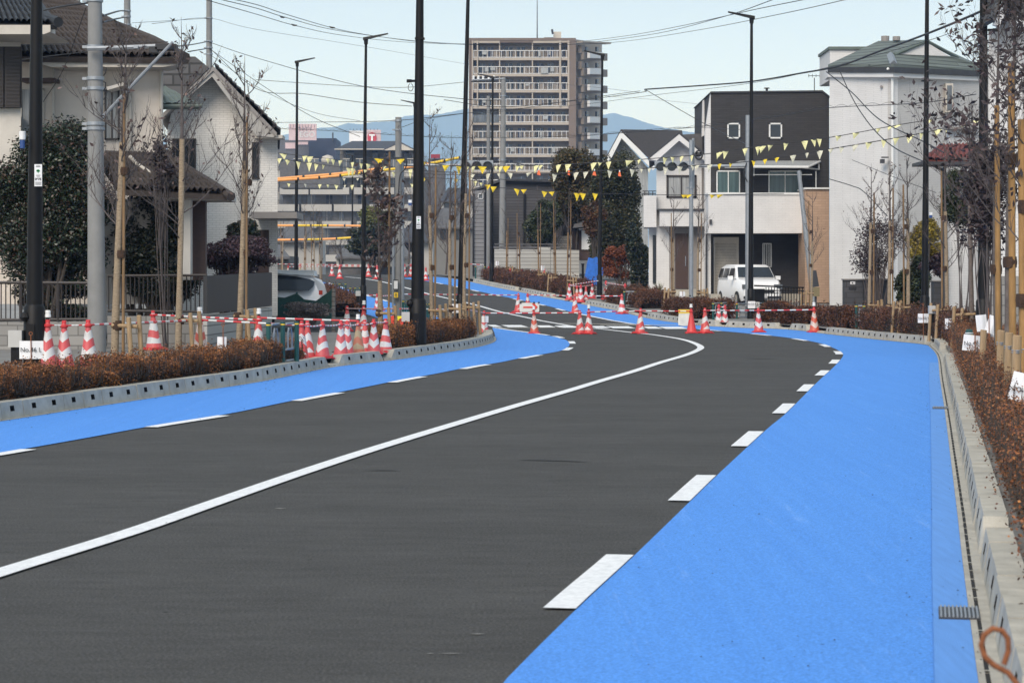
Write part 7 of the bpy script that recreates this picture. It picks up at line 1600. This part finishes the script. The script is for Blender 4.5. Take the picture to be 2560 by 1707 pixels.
# orange and yellow insulating sleeves on the lines
def sleeve(pts, d, label, cols):
    o = thing('cable_sleeve', P(*pts[0], d), label, 'cable sleeve', 'orange and yellow sleeves on the lines'); n = len(cols); Q = [P(x, y, d) for x, y in pts]
    pa = Path([Vector((q.x, q.z)) for q in Q]); 
    for k, c in enumerate(cols):
        a, b = pa.L*k/n, pa.L*(k+.95)/n; p, q = pa.at(a), pa.at(b); mb = MB(); mb.use('orange_plastic' if c == 'o' else 'yellow_plastic').tube([(p.x, d, p.y), (q.x, d, q.y)], .055, 8); mb.build('sleeve', None, o, smooth=True)
        mb = MB(); p, q = pa.at(b-.02), pa.at(pa.L*(k+1)/n+.02); mb.tube([(p.x, d, p.y), (q.x, d, q.y)], .064, 8); mb.build('coupling', 'cable', o)
sleeve([(694, 447), (780, 440), (870, 433), (960, 420)], 95, 'upper orange sleeve running left of the thin lamp', 'oooo'); sleeve([(694, 451), (800, 444), (880, 436), (970, 424), (1010, 420)], 94, 'lower orange and yellow sleeve behind the pennants', 'oooyoy')
sleeve([(1000, 421), (1030, 417), (1080, 408), (1150, 394)], 93, 'yellow sleeve rising to the traffic signal', 'ooyy'); sleeve([(694, 564), (760, 564), (830, 564), (905, 565)], 110, 'upper low yellow sleeve behind the bare trees', 'oyyoy'[:4]+'o'); sleeve([(692, 600), (760, 599), (820, 598), (880, 594)], 112, 'lowest orange and yellow sleeve behind the bare trees', 'ooyoy')
# ================================================================== PENNANTS
pc, pr, py_, po = 'pennant_pale', 'pennant_cream', 'pennant_yellow', 'pennant_orange'
bunting([(694, 383), (760, 390), (820, 397), (880, 406), (940, 412), (1040, 425), (1160, 432), (1290, 430)], [(708, 16, 14, pc, 3), (762, 12, 14, pc, -2), (775, 15, 18, pc, -3), (820, 9, 12, pc, 0), (833, 9, 13, pc, 0), (851, 9, 13, pc, -2), (881, 8, 15, pc, 0), (903, 8, 13, pc, 0), (921, 10, 15, pc, -2), (962, 10, 10, pc, -4), (1026, 10, 22, pc, 0)], 'upper left line of pale pennants from the brick house', 76)
bunting([(694, 396), (760, 406), (820, 414), (880, 421), (940, 427), (1040, 434), (1150, 437), (1300, 432), (1450, 434)], [(698, 12, 12, pc, 0), (720, 12, 12, pc, -2), (746, 10, 18, pc, 0), (773, 12, 20, pc, 0), (791, 10, 17, pc, -3), (809, 6, 10, pc, -2), (872, 10, 20, pc, 0), (883, 10, 20, pc, -3), (915, 10, 18, pc, 0), (940, 12, 18, pc, -5), (984, 8, 12, pc, 0), (1182, 10, 14, pr, -5), (1220, 10, 18, pr, -2), (1246, 8, 9, pr, 2), (1275, 12, 14, pr, 2), (1322, 12, 10, pr, -4)], 'second left line of pale pennants passing the poles', 75)
bunting([(920, 396), (1000, 398), (1040, 402), (1130, 415), (1240, 416), (1300, 415), (1420, 411), (1560, 402), (1640, 396), (1760, 386), (1870, 370), (2074, 344), (2250, 312), (2430, 284)], [(948, 22, 14, py_, 0), (1001, 20, 12, py_, 0), (1058, 14, 14, py_, 0), (1115, 16, 14, py_, -3), (1147, 12, 20, py_, 0), (1168, 8, 14, pc, 0), (1184, 8, 16, pc, -3), (1206, 20, 17, py_, 0), (1240, 8, 12, pc, 0), (1252, 10, 15, pc, -3), (1264, 20, 14, py_, 0), (1294, 10, 13, pc, -3), (1302, 12, 8, pc, 3), (1340, 12, 18, pc, -3), (1352, 10, 10, pc, -4), (1396, 12, 18, pc, -3), (1420, 14, 18, pc, -4), (1484, 14, 18, pc, -4), (1500, 12, 8, pc, -2), (1521, 12, 18, pc, 0), (1574, 18, 14, pc, -8), (1598, 8, 12, pc, -2), (1663, 11, 15, pc, -3), (1681, 9, 14, pc, 1), (1704, 8, 15, pc, -3), (1729, 7, 14, pc, 0), (1799, 14, 16, pc, -7), (1814, 14, 18, pc, -4), (1862, 12, 18, pc, 0), (1894, 11, 20, pc, 0), (1906, 16, 16, pc, -5), (1926, 12, 14, pc, -5), (1965, 12, 16, pc, -4), (2011, 15, 20, pc, 2), (2034, 13, 16, pc, 3), (2048, 11, 18, pc, 1), (2096, 14, 12, pc, -4), (2140, 16, 14, pc, -6), (2196, 10, 14, pc, -4), (2226, 12, 10, pc, -6), (2244, 16, 8, pc, -8), (2325, 12, 10, pc, -6)], 'long upper line of pennants across the whole junction', 70, r=.014)
bunting([(1380, 436), (1460, 430), (1600, 422), (1700, 416), (1800, 410), (1870, 404), (1970, 390), (2074, 373), (2200, 352), (2320, 330), (2430, 302)], [(1387, 12, 18, pr, -3), (1440, 12, 18, pr, -3), (1464, 12, 16, pr, -3), (1525, 12, 18, pr, -2), (1581, 12, 18, pr, -2), (1602, 8, 10, pr, 2), (1623, 8, 14, pr, 0), (1664, 12, 18, pr, -2), (1700, 13, 18, pr, -2), (1732, 10, 12, pr, 0), (1742, 11, 12, pr, -2), (1774, 12, 18, pr, -3), (1798, 9, 14, py_, 0), (1827, 8, 10, py_, -2), (1884, 9, 13, py_, 0), (1912, 10, 13, py_, 0), (1942, 10, 12, py_, -2), (1982, 14, 20, pr, 0), (2017, 8, 12, pr, 0), (2049, 14, 20, pr, 0), (2076, 12, 12, pr, 0), (2104, 12, 14, pr, -2), (2138, 14, 16, pr, -4), (2172, 16, 16, pc, -4), (2210, 14, 18, pc, -2), (2240, 14, 18, pc, -3), (2275, 16, 18, pc, -5), (2304, 10, 16, pc, -3), (2345, 16, 16, pc, -5), (2373, 18, 14, pc, -8), (2411, 18, 12, pc, -8), (2440, 12, 12, pc, -6)], 'lower right line of cream and yellow pennants', 69, r=.016)
bunting([(1170, 440), (1230, 466), (1290, 472), (1400, 481), (1500, 484), (1640, 487), (1800, 487), (1960, 484)], [(1219, 13, 12, py_, 0), (1234, 14, 13, py_, -2), (1292, 13, 16, py_, 2), (1309, 14, 10, py_, 0), (1362, 14, 14, py_, -2), (1378, 14, 10, py_, 3), (1443, 14, 18, py_, -1), (1457, 15, 16, py_, 0), (1488, 13, 16, py_, -1), (1712, 16, 8, py_, -4), (1722, 13, 8, py_, -4), (1782, 14, 9, py_, -4), (1800, 15, 9, py_, -6)], 'lowest line of yellow pennants in front of the clapboard house', 72)
bunting([(694, 458), (760, 460), (860, 463), (960, 462), (1040, 460)], [(722, 8, 9, pc, 0), (764, 6, 8, pr, 0), (799, 9, 10, pc, 0), (820, 6, 8, pc, 0), (841, 9, 12, pc, 0), (862, 6, 7, pr, 0), (880, 9, 11, pc, 0), (905, 6, 7, pr, 0), (1030, 8, 9, pc, 0)], 'lowest left line of small pennants before the flats', 90)
bunting([(820, 444), (900, 446), (1000, 442), (1180, 452), (1215, 470)], [(860, 8, 7, pr, 0), (894, 7, 6, pr, 0), (926, 7, 7, pr, 0), (1060, 10, 9, py_, 0), (1140, 9, 10, py_, 0), (1188, 9, 12, pc, 0), (1203, 7, 9, pc, 0)], 'short faint line of pennants crossing the utility pole', 86)
for x, y, w, h_ in ((1347, 426, 9, 13), (1422, 426, 6, 13), (1486, 428, 10, 12), (1549, 430, 8, 12)):
    o = thing('orange_flag', P(x, y, 71), 'small orange flag on the pennant lines', 'flag', 'orange flags among the pennants'); mb = MB(); mb.use('pennant_orange').slab([(x-2, y), (x+2, y), (x+w/2, y+h_), (x-w/2, y+h_-2)], 71, .01); mb.use('white_plastic').pbox(x-1.5, y-5, x+1.5, y, 71, .02); mb.build('cloth', None, o)
    o['label'] = {1347: 'leftmost orange flag hanging in front of the tower', 1422: 'narrow orange flag over the bronze tree', 1486: 'orange flag left of the far right lamp', 1549: 'orange flag right of the far right lamp'}[x]
